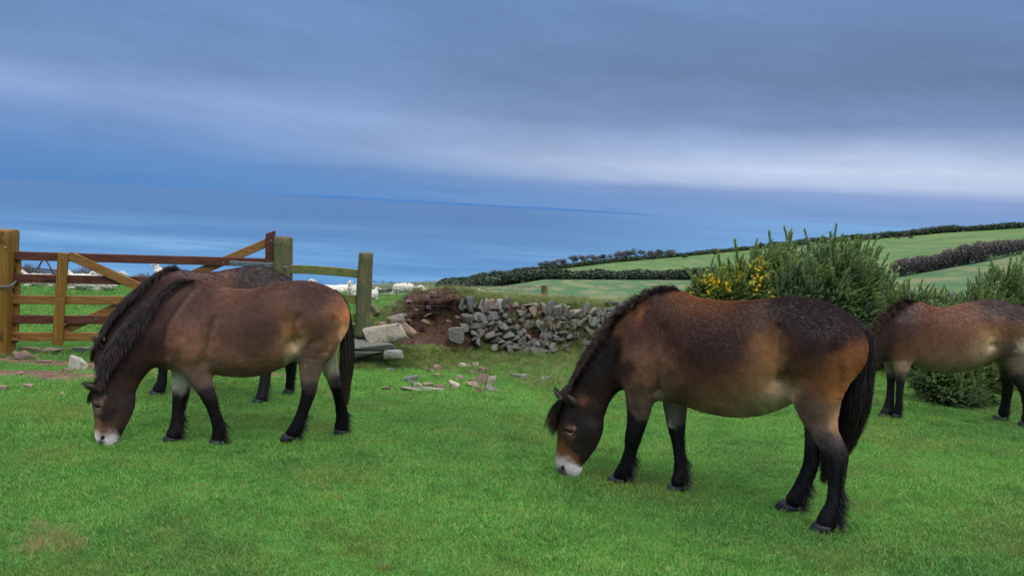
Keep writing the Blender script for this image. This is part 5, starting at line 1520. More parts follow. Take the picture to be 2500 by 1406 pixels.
def hedge(name, label, pts, hgt, wid, mat, n, size, group=None, cat='hedge', gap=0.0):
    """pts: (px, py, D) foot line; grows from the land"""
    P = np.array([at(*p) for p in pts]); D = np.array([p[2] for p in pts], float)
    seg = np.r_[0, np.cumsum(np.linalg.norm(np.diff(P, axis=0), axis=1))]
    m_ = max(4, int(seg[-1] / (wid * 0.4)))
    u = np.linspace(0, seg[-1], m_) + RNG.normal(size=m_) * wid * 0.15
    C = np.stack([np.interp(u, seg, P[:, j]) for j in range(3)], 1)
    hv = hgt * (0.75 + 0.5 * np.clip(0.5 + 0.8 * fbm(u / (wid * 2.1), u * 0, 5, 4), 0, 1))
    C[:, 2] += hv * 0.45
    Rd = np.c_[np.full(m_, wid * 0.6), np.full(m_, wid * 0.6), hv * 0.58]
    V, Fq, br = leaf_cloud(C, Rd, n, size)
    root = empty(name, tuple(P[len(P) // 2])); tag(root, label, cat, group)
    base = np.array(root.location)
    f = mesh_np('foliage', V - base, Fq, mat, root, False, {'br': br}); f['kind'] = 'stuff'
    st = []
    for q in range(0, m_, 3):
        c = C[q]; st.append(tube_np([c - base - [0, 0, hv[q] * 0.5], c - base + [RNG.normal() * 0.2, 0, hv[q] * 0.2]], [0.12, 0.05], 4))
    vv, ff = join(st); mesh_np('stems', vv, ff, M['bark'], root)['kind'] = 'stuff'
    return root


hedge('hedge', 'long dark green gorse hedge between the two middle green fields', [(1215, 700, 268), (1262, 685, 266), (1330, 683, 264), (1480, 684, 252), (1720, 686, 232), (1900, 686, 218)], 3.6, 4.5, M['hedge'], 30000, 0.40)
hedge('hedge', 'dark scrubby hedge running down to the sea left of the middle field', [(1080, 706, 285), (1150, 703, 280), (1200, 700, 275), (1240, 692, 272), (1262, 686, 268)], 3.4, 5, M['hedge'], 7000, 0.45)
hedge('hedge', 'dark hedge at the bottom of the slope just right of the fence post', [(880, 722, 300), (940, 721, 295), (1010, 718, 290), (1085, 712, 286)], 2.4, 5, M['hedge'], 5000, 0.45)
hedge('hedge', 'dark trees and scrub climbing to the left end of the far ridge', [(1085, 694, 420), (1150, 688, 415), (1200, 680, 410), (1262, 672, 400), (1340, 662, 392)], 3.6, 6, M['hedge'], 7000, 0.5)
hedge('hedge', 'thin low hedge on the far ridge under the bare trees', [(1262, 672, 398), (1350, 659, 390), (1500, 641, 380), (1640, 630, 374)], 2.8, 5, M['hedge'], 9000, 0.40)
hedge('hedge', 'low dark hedge on the skyline between the bare trees and the big gorse', [(1640, 629, 374), (1700, 623, 372), (1800, 613, 368), (1900, 604, 365)], 2.0, 4, M['hedge'], 6000, 0.36)
hedge('hedge', 'dark hedge along the top of the right-hand green field', [(1880, 606, 366), (2000, 595, 362), (2100, 586, 360), (2300, 569, 352), (2500, 557, 345), (2650, 551, 341)], 2.9, 4.5, M['hedge'], 24000, 0.38)
hedge('hedge', 'bare purple-brown hedge crossing the right-hand field', [(2195, 671, 188), (2250, 661, 185), (2340, 646, 180), (2400, 635, 176)], 4.2, 3.6, M['purple'], 26000, 0.16)
hedge('hedge', 'short bare purple-brown hedge at the right edge of the field', [(2415, 625, 176), (2470, 618, 174), (2530, 606, 172), (2600, 592, 168)], 3.6, 3.0, M['purple'], 15000, 0.15)
hedge('hedge', 'low purple-grey bushes in the field behind the pony at the right', [(2190, 735, 60), (2240, 738, 58), (2290, 742, 58), (2330, 748, 56)], 0.9, 1.1, M['purple'], 9000, 0.05)


def ridge_tree(i, px, py, D, hgt, wid, dense):
    p = at(px, py, D)
    root = empty('bare_tree' if not dense else 'bush', tuple(p - np.array([0, 0, 0.3])))
    lean = 0.25 * hgt
    if dense:
        c = [(RNG.normal() * wid * .25, RNG.normal() * .5, hgt * (0.45 + 0.1 * RNG.normal())) for _ in range(4)]
        V, Fq, br = leaf_cloud(c, [(wid * .35, wid * .35, hgt * .42)] * 4, 420, 0.30)
        o = mesh_np('crown', V, Fq, M['hedge'], root, False, {'br': br}); o['kind'] = 'stuff'
        mesh_np('trunk', *tube_np([(0, 0, 0), (0.1, 0, hgt * .5)], [.18, .06], 5), M['bark'], root)
        return root
    tr = [tube_np([(0, 0, 0), (lean * .2, 0, hgt * .35), (lean * .6, 0, hgt * .62)], [.17, .12, .06], 5)]
    for _ in range(16):
        a = RNG.random() * 6.28; h0 = hgt * (0.28 + 0.3 * RNG.random()); L = wid * (0.3 + 0.35 * RNG.random())
        s = np.array([lean * .3, 0, h0]); e = s + [math.cos(a) * L + lean * .4, math.sin(a) * L, hgt * .42 * (0.5 + 0.6 * RNG.random())]
        tr.append(tube_np([s, (s + e) / 2 + [0, 0, .25], e], [.07, .05, .02], 3))
    vv, ff = join(tr); mesh_np('trunk', vv, ff, M['bark'], root)
    c = [(lean * .7 + RNG.normal() * wid * .28, RNG.normal() * .7, hgt * (0.72 + 0.08 * RNG.normal())) for _ in range(7)]
    V, Fq, br = leaf_cloud(c, [(wid * .30, wid * .28, hgt * .18)] * 7, 1100, 0.19)
    o = mesh_np('crown', V, Fq, M['purple'] if i % 3 else M['hedge'], root, False, {'br': br}); o['kind'] = 'stuff'
    return root


ORD = 'first second third fourth fifth sixth seventh eighth ninth tenth eleventh twelfth thirteenth fourteenth fifteenth sixteenth seventeenth'.split()
tx = [(1322, 660), (1345, 658), (1368, 656), (1395, 653), (1422, 650), (1446, 648), (1470, 645), (1500, 642), (1524, 640), (1548, 638), (1572, 636), (1592, 634), (1612, 632), (1632, 630)]
hts = [4.6, 5.2, 5.6, 6.4, 6.4, 5.6, 5.8, 6.6, 6.4, 6.2, 5.8, 4.2, 4.6, 5.0]
for i, ((px, py), h_) in enumerate(zip(tx, hts)):
    o = ridge_tree(i, px, py, 392 - (px - 1322) * 0.05, h_, 5.5, False)
    lab = 'wind-bent bare tree in the row along the skyline of the far ridge'
    if i == 0: lab = 'bare tree at the left, lowest end of the row on the far ridge'
    if i == 13: lab = 'small bare tree standing at the right end of the row on the far ridge'
    if 0 < i < 13: lab = ORD[i] + ' bare tree from the left in the row along the far ridge'
    tag(o, lab, 'tree', 'bare trees along the far ridge')
bx = [(1104, 694, 2.6), (1150, 690, 3.4), (1178, 684, 4.0), (1270, 670, 4.2), (1296, 668, 3.8), (1668, 627, 2.2), (1745, 619, 1.6), (1860, 608, 3.0), (1910, 603, 2.8), (1945, 600, 3.2), (1985, 596, 3.4), (2020, 593, 3.0), (2065, 589, 3.2), (2108, 586, 3.6),
      (2140, 583, 3.0), (2210, 577, 3.0), (2240, 575, 3.8), (2262, 573, 3.0), (2330, 567, 3.2), (2390, 563, 3.0), (2450, 560, 3.6), (2485, 558, 3.2)]
for i, (px, py, h_) in enumerate(bx):
    o = ridge_tree(i, px, py, 352 if px > 1600 else 400, h_, h_ * 1.5, True)
    tag(o, ORD[i - 5] + ' dark rounded bush from the left on the skyline hedge, right of the bare trees' if px > 1300 else ORD[i] + ' dark rounded tree from the left on the slope rising from the sea', 'bush', 'dark bushes on the skyline' if px > 1300 else 'dark trees above the sea')

# small bare hedges beyond the field by the gate
for px0, px1, py, D, lab, h_ in [(38, 100, 668, 26.5, 'low bare twiggy bush beyond the field, just right of the gate post', 0.55), (172, 262, 668, 27, 'low bare twiggy bush behind the resting sheep, seen through the gate', 0.5),
                             (325, 375, 676, 27.5, 'low bare bush beyond the field left of the sheep head above the pony', 0.35)]:
    p = at((px0 + px1) / 2, py + 14, D)
    root = empty('bare_bush', tuple(p)); tag(root, lab, 'bush', 'bare bushes beyond the gate')
    tw = []; wv = (px1 - px0) / 2 * D / F
    for _ in range(240):
        a = RNG.uniform(-wv, wv); hh = h_ * (0.5 + 0.6 * RNG.random()) * (1 - 0.4 * abs(a) / wv); y0 = RNG.normal() * .15
        tw.append(tube_np([(a * .8, y0, 0), (a, y0, hh * .5), (a + RNG.normal() * .08, y0 + RNG.normal() * .06, hh)], [.012, .009, .004], 3, False))
    vv, ff = join(tw); o = mesh_np('twigs', vv, ff, M['purple'], root, attrs={'br': RNG.random(len(vv))}); o['kind'] = 'stuff'

# ------------------------------------------------------------------ stone-faced bank
TOP = [(862, 800), (868, 783), (900, 768), (927, 752), (959, 742), (982, 728), (1004, 710), (1050, 701), (1120, 704), (1200, 715), (1330, 724), (1420, 731), (1500, 737), (1560, 736), (1640, 738), (1800, 745), (2000, 760), (2300, 780)]


def yw(x):                       # depth of the wall face
    return np.interp(x, [-3.5, -1.6, 0, 2.0, 4.5, 9.0], [9.75, 10.55, 11.15, 12.1, 12.9, 13.9])


tp = []
for px, py in TOP:
    lo = 9.0
    for _ in range(30):
        p = at(px, py, lo); lo = 0.5 * lo + 0.5 * (float(yw(p[0])) + 0.45)
    p = at(px, py, lo); tp.append((p[0], p[2]))
tp = np.array(tp)
tp[:, 1] += -0.03


def bank_top(x):
    return np.interp(x, tp[:, 0], tp[:, 1])


def wallness(x):
    return smooth(-1.15, -0.75, x)


def bank_point(x, v):
    """v 0..1 front foot -> back foot"""
    w = wallness(x); y0 = yw(x); T = bank_top(x)
    g0 = ground(x, y0 - 0.6)
    # profile knots: (v, dy, height fraction)
    vs = np.array([0, .12, .25, .5, .60, .70, .85, 1.0])
    dyw = np.array([-.95, -.45, -.10, .10, .22, .5, 1.3, 2.3]); hw = np.array([-.03, .06, .20, .86, .96, 1.0, .86, -.05])
    dys = np.array([-.95, -.65, -.42, .02, .20, .5, 1.2, 2.2]); hs = np.array([-.03, .10, .26, .66, .85, 1.0, .86, -.05])
    kk = np.clip((v[..., None] - vs[:-1]) / (vs[1:] - vs[:-1]), 0, 1)
    dy = dyw[0] + (kk * np.diff(dyw)).sum(-1); hh = hw[0] + (kk * np.diff(hw)).sum(-1)
    dy2 = dys[0] + (kk * np.diff(dys)).sum(-1); hh2 = hs[0] + (kk * np.diff(hs)).sum(-1)
    dy = dy * w + dy2 * (1 - w); hh = hh * w + hh2 * (1 - w)
    yy = y0 + dy
    gg = ground(x, yy)
    z = gg + (T - g0) * hh * 1.0 + 0.0
    # keep the crest exactly on its height
    z = np.where(hh > 0.5, gg * (1 - (hh - .5) * 2) + z * 0 + (gg + (T - g0) * .5) * 0 + (T * (hh - .5) * 2) + (gg * 0 + (g0 + (T - g0) * .5) * (1 - (hh - .5) * 2)) - gg * (1 - (hh - .5) * 2), z)
    return yy, z


nxb, nvb = 260, 72
bxs = np.linspace(tp[0, 0] - 0.05, 9.0, nxb); bvs = np.linspace(0, 1, nvb)
bX, bV = np.meshgrid(bxs, bvs, indexing='ij')
bY, bZ = bank_point(bX, bV)
end = smooth(tp[0, 0] - 0.1, tp[0, 0] + 0.15, bX)
face = np.exp(-((bV - .42) / .18) ** 2)
soil = np.exp(-((bX + 1.17) / .46) ** 2) * smooth(.22, .34, bV) * (1 - smooth(.69, .76, bV))
# slumped earth: hollow with an overhanging torn sod
hol = np.exp(-((bX + 1.05) / .33) ** 2) * np.exp(-((bV - .43) / .10) ** 2) * (1 + .5 * fbm(bX * 4, bV * 9, 51, 3))
bY = bY + 0.40 * hol
bZ = bZ - 0.04 * hol
nz_ = fbm(bX * 3.1, bZ * 3 + bY * 2, 31, 4)
bY = bY - 0.07 * nz_ * (0.4 + face); bZ = bZ + 0.035 * nz_ * smooth(0.02, 0.1, bV) * (1 - smooth(.92, 1, bV))
nz2_ = fbm(bX * 12, bZ * 12 + bY * 5, 37, 3)
bY = bY - (0.02 + 0.11 * soil) * nz2_; bZ = bZ + 0.02 * nz2_ * soil
soil = np.clip(soil * 1.3 + 0.72 * face * wallness(bX) * (bX < 3.0) + 0.6 * np.exp(-((bX - .38) / .2) ** 2) * np.exp(-((bV - .45) / .12) ** 2), 0, 1)
V = np.c_[bX.ravel(), bY.ravel(), bZ.ravel()]
i = np.arange(nxb - 1)[:, None] * nvb + np.arange(nvb - 1)[None]
Q = np.stack([i, i + nvb, i + nvb + 1, i + 1], -1).reshape(-1, 4)


def mat_bank():
    m, t, b = new_mat('bank_earth_and_turf')
    p = wpos(t)
    n1 = t.noise(p, 24, 6, 0.68); n2 = t.noise(p, 3.0, 5, 0.6)
    gr = t.ramp(n1, [(0.25, (0.030, 0.045, 0.010)), (0.5, (0.075, 0.115, 0.024)), (0.75, (0.17, 0.18, 0.055))])
    gr = t.mix(t.mrange(n2, 0.5, 0.7, 0, 0.6), gr, (0.14, 0.12, 0.045, 1))
    so = t.mix(t.mrange(n1, 0.3, 0.7), srgb(40, 28, 26), srgb(98, 70, 66))
    so = t.mix(t.mrange(t.noise(p, 5, 4, 0.6), 0.42, 0.58, 0, 0.85), so, t.mix(t.mrange(n1, 0.3, 0.7), srgb(46, 34, 26), srgb(92, 72, 54)))
    f = t.math('ADD', attr(t, 'soil'), t.math('MULTIPLY', t.math('SUBTRACT', t.noise(p, 10, 5, 0.7), 0.5), 0.8))
    t.put(b.inputs['Base Color'], t.mix(t.mrange(f, 0.34, 0.5), gr, so))
    b.inputs['Roughness'].default_value = 0.95
    b.inputs['Specular IOR Level'].default_value = 0.12
    bump(t, b, n1, 0.9, 0.03)
    return m


bank = empty('stone_faced_bank', (0.0, 11.0, -0.9))
tag(bank, 'low earth bank faced with grey stones, grass growing on top', 'bank')
BL = np.array(bank.location)
mesh_np('earth_mound', V - BL, Q, mat_bank(), bank, True, {'soil': soil.ravel()})


# rocks: irregular convex stones
def rock_mesh(name, seed, sx, sy, sz, mat, n=16, point=0.0):
    rg = np.random.default_rng(seed)
    bm = bmesh.new()
    for _ in range(n):
        p = rg.uniform(-1, 1, 3)
        p = np.sign(p) * np.abs(p) ** (0.62 if seed < 300 else 0.5)
        if point: p[0] *= 1 - point * abs(p[2]) * (p[2] > 0)
        bm.verts.new((p[0] * sx * (0.75 + .25 * rg.random()), p[1] * sy * (.75 + .25 * rg.random()), p[2] * sz * (.75 + .25 * rg.random())))
    r = bmesh.ops.convex_hull(bm, input=bm.verts)
    junk = [e for e in r['geom_interior'] if isinstance(e, bmesh.types.BMVert)]
    bmesh.ops.delete(bm, geom=junk, context='VERTS')
    bmesh.ops.dissolve_limit(bm, angle_limit=0.22, verts=bm.verts, edges=bm.edges)
    bmesh.ops.bevel(bm, geom=list(bm.edges), offset=min(sx, sy, sz) * 0.10, segments=1, affect='EDGES')
    me = bpy.data.meshes.new(name)
    bmesh.ops.recalc_face_normals(bm, faces=bm.faces)
    bmesh.ops.triangulate(bm, faces=bm.faces)
    bm.to_mesh(me); bm.free()
    me.materials.append(mat)
    return me


STONE_ME = [rock_mesh('stone', 100 + k, 1, 1, 1, M['slate'], 20, 0.4 * (k % 3 == 0)) for k in range(14)]
PALE_ME = rock_mesh('stone', 131, 1, 1, 1, M['palestone'], 16)
RED_ME = [rock_mesh('stone', 140 + k, 1, 1, 1, M['redstone'], 13) for k in range(4)]
W4 = """278 378 35 120 0;348 362 85 130 0;458 370 25 90 5;505 380 65 130 10;565 385 45 110 -5;643 370 60 120 0;712 362 50 120 -15;945 375 110 30 10;988 445 60 120 10;1082 415 50 110 0;1130 410 55 130 0;1205 440 80 130 -8;1242 400 45 90 -15;1302 430 30 90 -10;1380 455 125 90 0;1475 420 55 120 -25;1545 440 45 80 -25;1598 432 50 90 -30;1668 445 40 110 0;1755 420 45 60 -10;1825 385 60 40 0;
325 505 75 110 -20;378 522 50 90 -10;412 500 50 60 0;455 505 45 80 20;490 510 40 100 40;568 495 100 85 20;485 570 80 70 0;400 585 90 70 20;300 600 75 80 10;560 550 80 40 20;640 570 120 35 25;735 528 55 55 0;700 480 35 50 0;1018 570 50 90 0;1058 570 30 90 0;1112 580 40 100 -10;1142 585 30 95 -5;1220 570 40 70 -20;1265 565 45 60 -20;1378 560 35 70 -15;1430 555 50 60 -20;1470 525 40 60 -30;1525 520 30 80 0;1555 540 60 90 10;1600 535 40 80 -10;
195 650 110 90 -10;265 670 60 70 20;690 595 90 60 10;770 605 95 55 10;450 640 60 60 20;395 650 50 80 40;535 675 115 55 20;630 670 110 45 15;725 675 130 60 20;460 670 90 35 40;400 695 80 35 35;840 650 80 40 10;800 690 100 50 25;850 700 60 55 0;1052 665 40 75 -5;1105 685 45 90 0;1145 670 25 80 0;1270 645 70 50 10;1380 670 30 60 0;1410 670 30 60 -10;
585 790 70 60 0;610 720 110 40 25;655 735 80 35 20;725 750 70 50 5;680 780 40 70 -30;740 800 50 60 0;780 780 45 70 -30;830 750 80 40 10;930 750 40 80 -15;970 740 50 70 -20;820 795 60 40 30;1010 760 50 60 20;1062 760 60 70 10;1105 755 45 60 20;1150 775 60 50 0;1250 715 80 35 20;1200 700 40 40 0;1165 830 50 60 -20;
900 815 80 50 10;970 835 95 70 0;1015 845 30 80 15;1055 835 55 80 15;912 865 25 55 0;955 905 80 40 20;435 745 50 80 0;870 640 50 40 15;930 690 60 40 -10;1180 600 30 60 10;1320 690 50 40 15;1700 500 40 60 -15;1740 490 35 60 10;1650 520 30 60 5"""


def face_hit(px, py):
    lo = 9.5
    for _ in range(40):
        p = at(px, py, lo)
        hfr = (p[2] - float(ground(p[0], yw(p[0]) - .6))) / max(0.2, float(bank_top(p[0])) - float(ground(p[0], yw(p[0]) - .6)))
        tgt = float(yw(p[0])) + np.interp(hfr, [0, .2, .86, 1.0], [-.30, -.10, .10, .24])
        lo = 0.5 * lo + 0.5 * tgt
    return at(px, py, lo), lo


def put_stone(me, px, py, w, h, ang, depth=None, sink=0.0, name='stone'):
    p, D = face_hit(px, py)
    s = D / F / 2
    o = bpy.data.objects.new(name, me); COL.objects.link(o); o.parent = bank
    o.scale = (w * s * 1.34, depth or random.uniform(.08, .13), h * s * 1.34)
    o.rotation_euler = (random.uniform(-.15, .10), -R(ang) * -1 * -1, random.uniform(-.3, .3) - 0.3)
    o.location = Vector(p - BL) + Vector((0, sink - .045, 0))
    return o


k = 0
for e in W4.replace('\n', '').split(';'):
    cx, cy, w, h, ang = map(float, e.split())
    px, py = 1060 + cx / 4.018, 650 + cy / 4.018
    me = PALE_ME if (cx, cy) == (1380, 455) else (RED_ME[k % 4] if (cx, cy) in ((988, 445), (930, 690), (565, 385), (1260, 700)) else STONE_ME[k % 14])
    o = put_stone(me, px, py, w / 4.018, h / 4.018, ang)
    if me is PALE_ME: o['label'] = 'broad pale stone standing out in the top course'
    k += 1
# small filling stones between the traced ones
for _ in range(240):
    px = random.uniform(1130, 1560); py = random.uniform(740, 862) - (px - 1330) * 0.02
    if px < 1230 and py > 815: continue
    w = random.uniform(9, 22); h = random.uniform(7, 14)
    put_stone(random.choice(STONE_ME), px, py, w, h, random.uniform(-10, 40), .07, 0.03)
# stones embedded in the slumped earth
for px, py, w, h, a in [(1046, 728, 11, 14, 20), (1048, 750, 12, 10, 0), (1000, 735, 14, 12, 30), (1042, 785, 22, 10, 0), (1120, 775, 14, 9, 10), (1046, 768, 22, 5, 35), (1002, 782, 12, 8, 10), (990, 770, 12, 9, 0), (1096, 784, 12, 8, 0), (1168, 783, 16, 10, -10), (1060, 715, 18, 8, 0), (1018, 757, 10, 7, 10)]:
    put_stone(random.choice(RED_ME), px, py, w, h, a, .05, 0.03)

# ------------------------------------------------------------------ grass
def blade_tile(name, seed, n, rad, hmin, hmax, w, lean, mat, curl=0.5):
    rg = np.random.default_rng(seed)
    r = rad * np.sqrt(rg.random(n)); th = rg.random(n) * 6.283
    base = np.c_[r * np.cos(th), r * np.sin(th), np.full(n, -0.006)]
    h = (hmin + (hmax - hmin) * rg.random(n) ** 1.4)[:, None]
    a = rg.random(n) * 6.283; d = np.c_[np.cos(a), np.sin(a), np.zeros(n)]
    L = (lean * (0.3 + rg.random(n)))[:, None]
    s = np.c_[-np.sin(a), np.cos(a), np.zeros(n)] * (w * (0.6 + 0.7 * rg.random(n)))[:, None] / 2
    tw = rg.normal(size=(n, 1)) * 0.8
    s = s * np.cos(tw) + d * np.linalg.norm(s, axis=1)[:, None] * np.sin(tw)
    up = np.array([0, 0, 1.0])
    m1 = base + (up * 0.55 + d * L * 0.35) * h; m2 = base + (up * (1 - .35 * curl * L) + d * L) * h
    V = np.stack([base - s, base + s, m1 + s * .85, m1 - s * .85, m2], 1).reshape(-1, 3)
    i = np.arange(n)[:, None] * 5
    T = np.concatenate([i + [0, 1, 2], i + [0, 2, 3], i + [3, 2, 4]], 0)
    br = np.repeat(rg.random(n), 5); bh = np.tile([0, 0, .5, .5, 1.0], n)
    return loose_mesh(name, V, T, mat, {'br': br, 'bh': bh})


short = [blade_tile('turf_blades', 200 + k, 215, .13, .008, .027 + .004 * (k % 3), .0030, 1.0, M['blade']) for k in range(6)]
mid_ = [blade_tile('field_blades', 220 + k, 120, .26, .03, .075, .009, .8, M['blade']) for k in range(4)]
tall = [blade_tile('rough_blades', 240 + k, 80, .10, .06, .20, .0045, 1.1, M['blade_long'], 1.2) for k in range(4)] + \
       [blade_tile('straw_blades', 250 + k, 34, .07, .08, .26, .0040, 1.0, M['straw'], 1.0) for k in range(2)]


def scatter_grass(name, P, smin, smax, idx, sources, tilt=0.12, parent=None, off=None):
    n = len(P)
    rot = np.c_[RNG.normal(size=n) * tilt - 0.0, RNG.normal(size=n) * tilt, RNG.random(n) * 6.283]
    scl = smin + (smax - smin) * RNG.random(n)
    P = P if off is None else P - off
    o = scatter(name, P, rot, scl, idx, sources, parent)
    o['kind'] = 'stuff'
    return o


def frustum_pts(n, y0, y1, margin=0.6):
    y = np.sqrt(RNG.random(n) * (y1 ** 2 - y0 ** 2) + y0 ** 2)
    x = (RNG.random(n) * 2 - 1) * (y * 0.70 + margin)
    return x, y


x, y = frustum_pts(16000, 2.9, 7.5)
x2, y2 = frustum_pts(13000, 7.0, 15.0)
x = np.r_[x, x2]; y = np.r_[y, y2]
mm = mudmask(x, y)
keep = (RNG.random(len(x)) > np.clip((mm - 0.12) * 2.1, 0, 0.97)) & ~((y > yw(x) - .3) & (x > tp[0, 0] - .1))
x, y, mm = x[keep], y[keep], mm[keep]
hs_ = 0.75 + 0.5 * fbm(x * 1.3, y * 1.3, 41, 3)
P = np.c_[x, y, ground(x, y)]
n = len(P)
rot = np.c_[RNG.normal(size=n) * .12, RNG.normal(size=n) * .12, RNG.random(n) * 6.283]
scl = (0.75 + 0.45 * RNG.random(n)) * (0.85 + 0.5 * np.clip(hs_ - .5, 0, 1)) * np.where(y > 7.5, 1.35, 1.0)
hv = np.concatenate([np.array(h_)[None, :2] + RNG.normal(size=(14, 2)) * [.075, .06] for h_ in HOOVES])
P = np.r_[P, np.c_[hv, ground(hv[:, 0], hv[:, 1])]]
rot = np.r_[rot, np.c_[np.zeros((len(hv), 2)), RNG.random(len(hv)) * 6.28]]; scl = np.r_[scl, .9 + .5 * RNG.random(len(hv))]; n = len(P)
gr = scatter('grass', P, rot, scl, RNG.integers(0, 6, n), short); gr['kind'] = 'stuff'
# far part of the field, beyond the gate
x, y = frustum_pts(14000, 12, 36, 1.0)
k_ = ~((y > yw(x) - .3) & (y < yw(x) + 2.2) & (x > tp[0, 0] - .1)) & (x < 6)
x, y = x[k_], y[k_]
P = np.c_[x, y, ground(x, y)]
n = len(P)
scatter_grass('grass', P, .7, 1.4, RNG.integers(0, 4, n), mid_)
# rough grass on the bank: top, skirt, and a little between the stones
n = 12000
x = RNG.uniform(tp[0, 0], 8.5, n); v = RNG.random(n)
ix = np.clip(((x - bxs[0]) / (bxs[1] - bxs[0])), 0, nxb - 1.01); iv = v * (nvb - 1.01)
sf = soil[ix.astype(int), iv.astype(int)]
PX = bX[ix.astype(int), iv.astype(int)] + RNG.normal(size=n) * .02; PY = bY[ix.astype(int), iv.astype(int)]; PZ = bZ[ix.astype(int), iv.astype(int)]
wl = wallness(x)
dens = np.where(v < .26, .9, np.where(v > .56, 1.0, .55 * (1 - wl) + .14 * wl))
sl_ = np.exp(-((x + 1.15) / .42) ** 2) * ((v > .25) & (v < .70))
dens = dens * (1 - np.clip(sl_ * 1.6, 0, .97))
k_ = (RNG.random(n) < dens) & (v < .88)
P = np.c_[PX, PY, PZ][k_]; vk = v[k_]; xk = x[k_]
P[:, 2] -= 0.01
n = len(P)
idx = np.where(RNG.random(n) < np.where(vk > .58, .30, .10), RNG.integers(4, 6, n), RNG.integers(0, 4, n))
rot = np.c_[np.where((vk > .26) & (vk < .6), .9, .25) + RNG.normal(size=n) * .25, RNG.normal(size=n) * .25, RNG.normal(size=n) * .5]
scl = np.where(vk > .56, .30 + .34 * RNG.random(n), .30 + .38 * RNG.random(n)) * np.where(xk > .9, 1.25, 1.0)
g2 = scatter('rough_grass', P - BL, rot, scl, idx, tall, bank); g2['kind'] = 'stuff'
# longer tufts at the foot of the bank, round posts and stones, and near the right-hand bush
tuft = []
for px, py, sx, sy, cnt in [(1180, 885, 140, 12, 260), (1350, 890, 90, 14, 260), (1300, 905, 60, 10, 90), (960, 880, 60, 10, 130), (1340, 935, 60, 14, 110), (2320, 965, 120, 16, 260), (2240, 930, 40, 20, 90), (20, 868, 20, 6, 30), (2440, 985, 60, 12, 80), (1700, 960, 60, 20, 60), (1010, 860, 40, 14, 90)]:
    for _ in range(cnt):
        p = hit_ground(px + RNG.normal() * sx, py + RNG.normal() * sy)
        if p[1] < 14: tuft.append(p)
tuft = np.array(tuft)
scatter_grass('grass_tufts', tuft, .25, .60, RNG.integers(0, 5, len(tuft)), tall, .3)
x, y = frustum_pts(800, 3.0, 12)
cl_ = vnoise(x * 1.7, y * 1.7, 61) > -.1
x, y = x[cl_], y[cl_]
P = np.c_[x, y, ground(x, y)]
scatter_grass('grass_tufts', P, .12, .30, RNG.integers(0, 4, len(P)), tall, .3)
# sparse straw and moss tufts in the lawn
x, y = frustum_pts(260, 3.0, 9)
P = np.c_[x, y, ground(x, y)]
scatter_grass('dry_tufts', P, .10, .26, RNG.integers(4, 6, len(P)), tall, .7)
dt = []
for px, py, s_ in [(150, 1310, 60), (100, 1330, 40), (190, 1340, 30), (120, 1300, 90), (170, 1335, 60), (60, 1345, 40), (310, 1020, 60), (560, 940, 60), (1750, 1000, 50), (1575, 1210, 8), (1440, 1130, 12), (830, 1215, 12), (800, 1195, 8), (2160, 1190, 10), (1095, 950, 12), (1085, 925, 6), (940, 1390, 10)]:
    for _ in range(int(s_ * .8) + 10):
        dt.append(hit_ground(px + RNG.normal() * s_ * .5, py + RNG.normal() * s_ * .2))
dt = np.array(dt)
scatter_grass('moss_tufts', dt, .12, .24, RNG.integers(4, 6, len(dt)), tall, .8)
# ------------------------------------------------------------------ field gate
def gd(px): return 9.2 + 0.32 * px / 690


def gp(px, py, off=0.0):
    return at(px, py, gd(px) - off)


def timber(name, a, b_, wpx, t, mat, parent, off=0.0, up=(0, 0, 1), base=None, warp=0.0):
    p0, p1 = gp(*a, off), gp(*b_, off)
    o = bm_obj(name, beam(p0 - base, p1 - base, wpx * 9.35 / F, t, up, warp=warp), mat, parent)
    # mesh in its own frame so that the grain runs along it: swap to a local frame with X (or Z) along the timber
    return o


gate = empty('field_gate', tuple(gp(350, 840)))
tag(gate, 'wooden five-bar field gate with diagonal braces, closed across the gap behind the ponies', 'gate')
GB = np.array(gate.location)
bars = [((30, 624), (652, 641), 21, 'wood_red', 'dark reddish top bar'), ((30, 679), (655, 692), 21, 'wood_red', 'dark reddish bar, second from the top'), ((27, 731), (655, 737), 21, 'wood_gold', 'golden middle bar'),
        ((25, 779), (652, 784), 21, 'wood_red', 'dark reddish bar, fourth from the top'), ((24, 821), (652, 824), 21, 'wood_gold', 'golden bottom bar')]
for a, b_, w, mm_, lab in bars:
    o = timber('bar', a, b_, w, .032, M[mm_], gate, 0.0, base=GB); o['label'] = lab
timber('brace', (662, 588), (150, 808), 21, .030, M['wood_gold'], gate, -.034, base=GB)['label'] = 'long golden brace rising to the tall hanging stile'
timber('brace', (170, 624), (640, 836), 22, .030, M['wood_gold'], gate, .034, base=GB)['label'] = 'brace falling from the upright near the gate post'
timber('upright', (155, 617), (140, 842), 25, .034, M['wood_gold_z'], gate, .036, up=(1, 0, 0), base=GB)['label'] = 'golden upright nailed across the five bars'
timber('closing_stile', (42, 612), (34, 836), 18, .05, M['wood_gold_z'], gate, -.045, up=(1, 0, 0), base=GB)
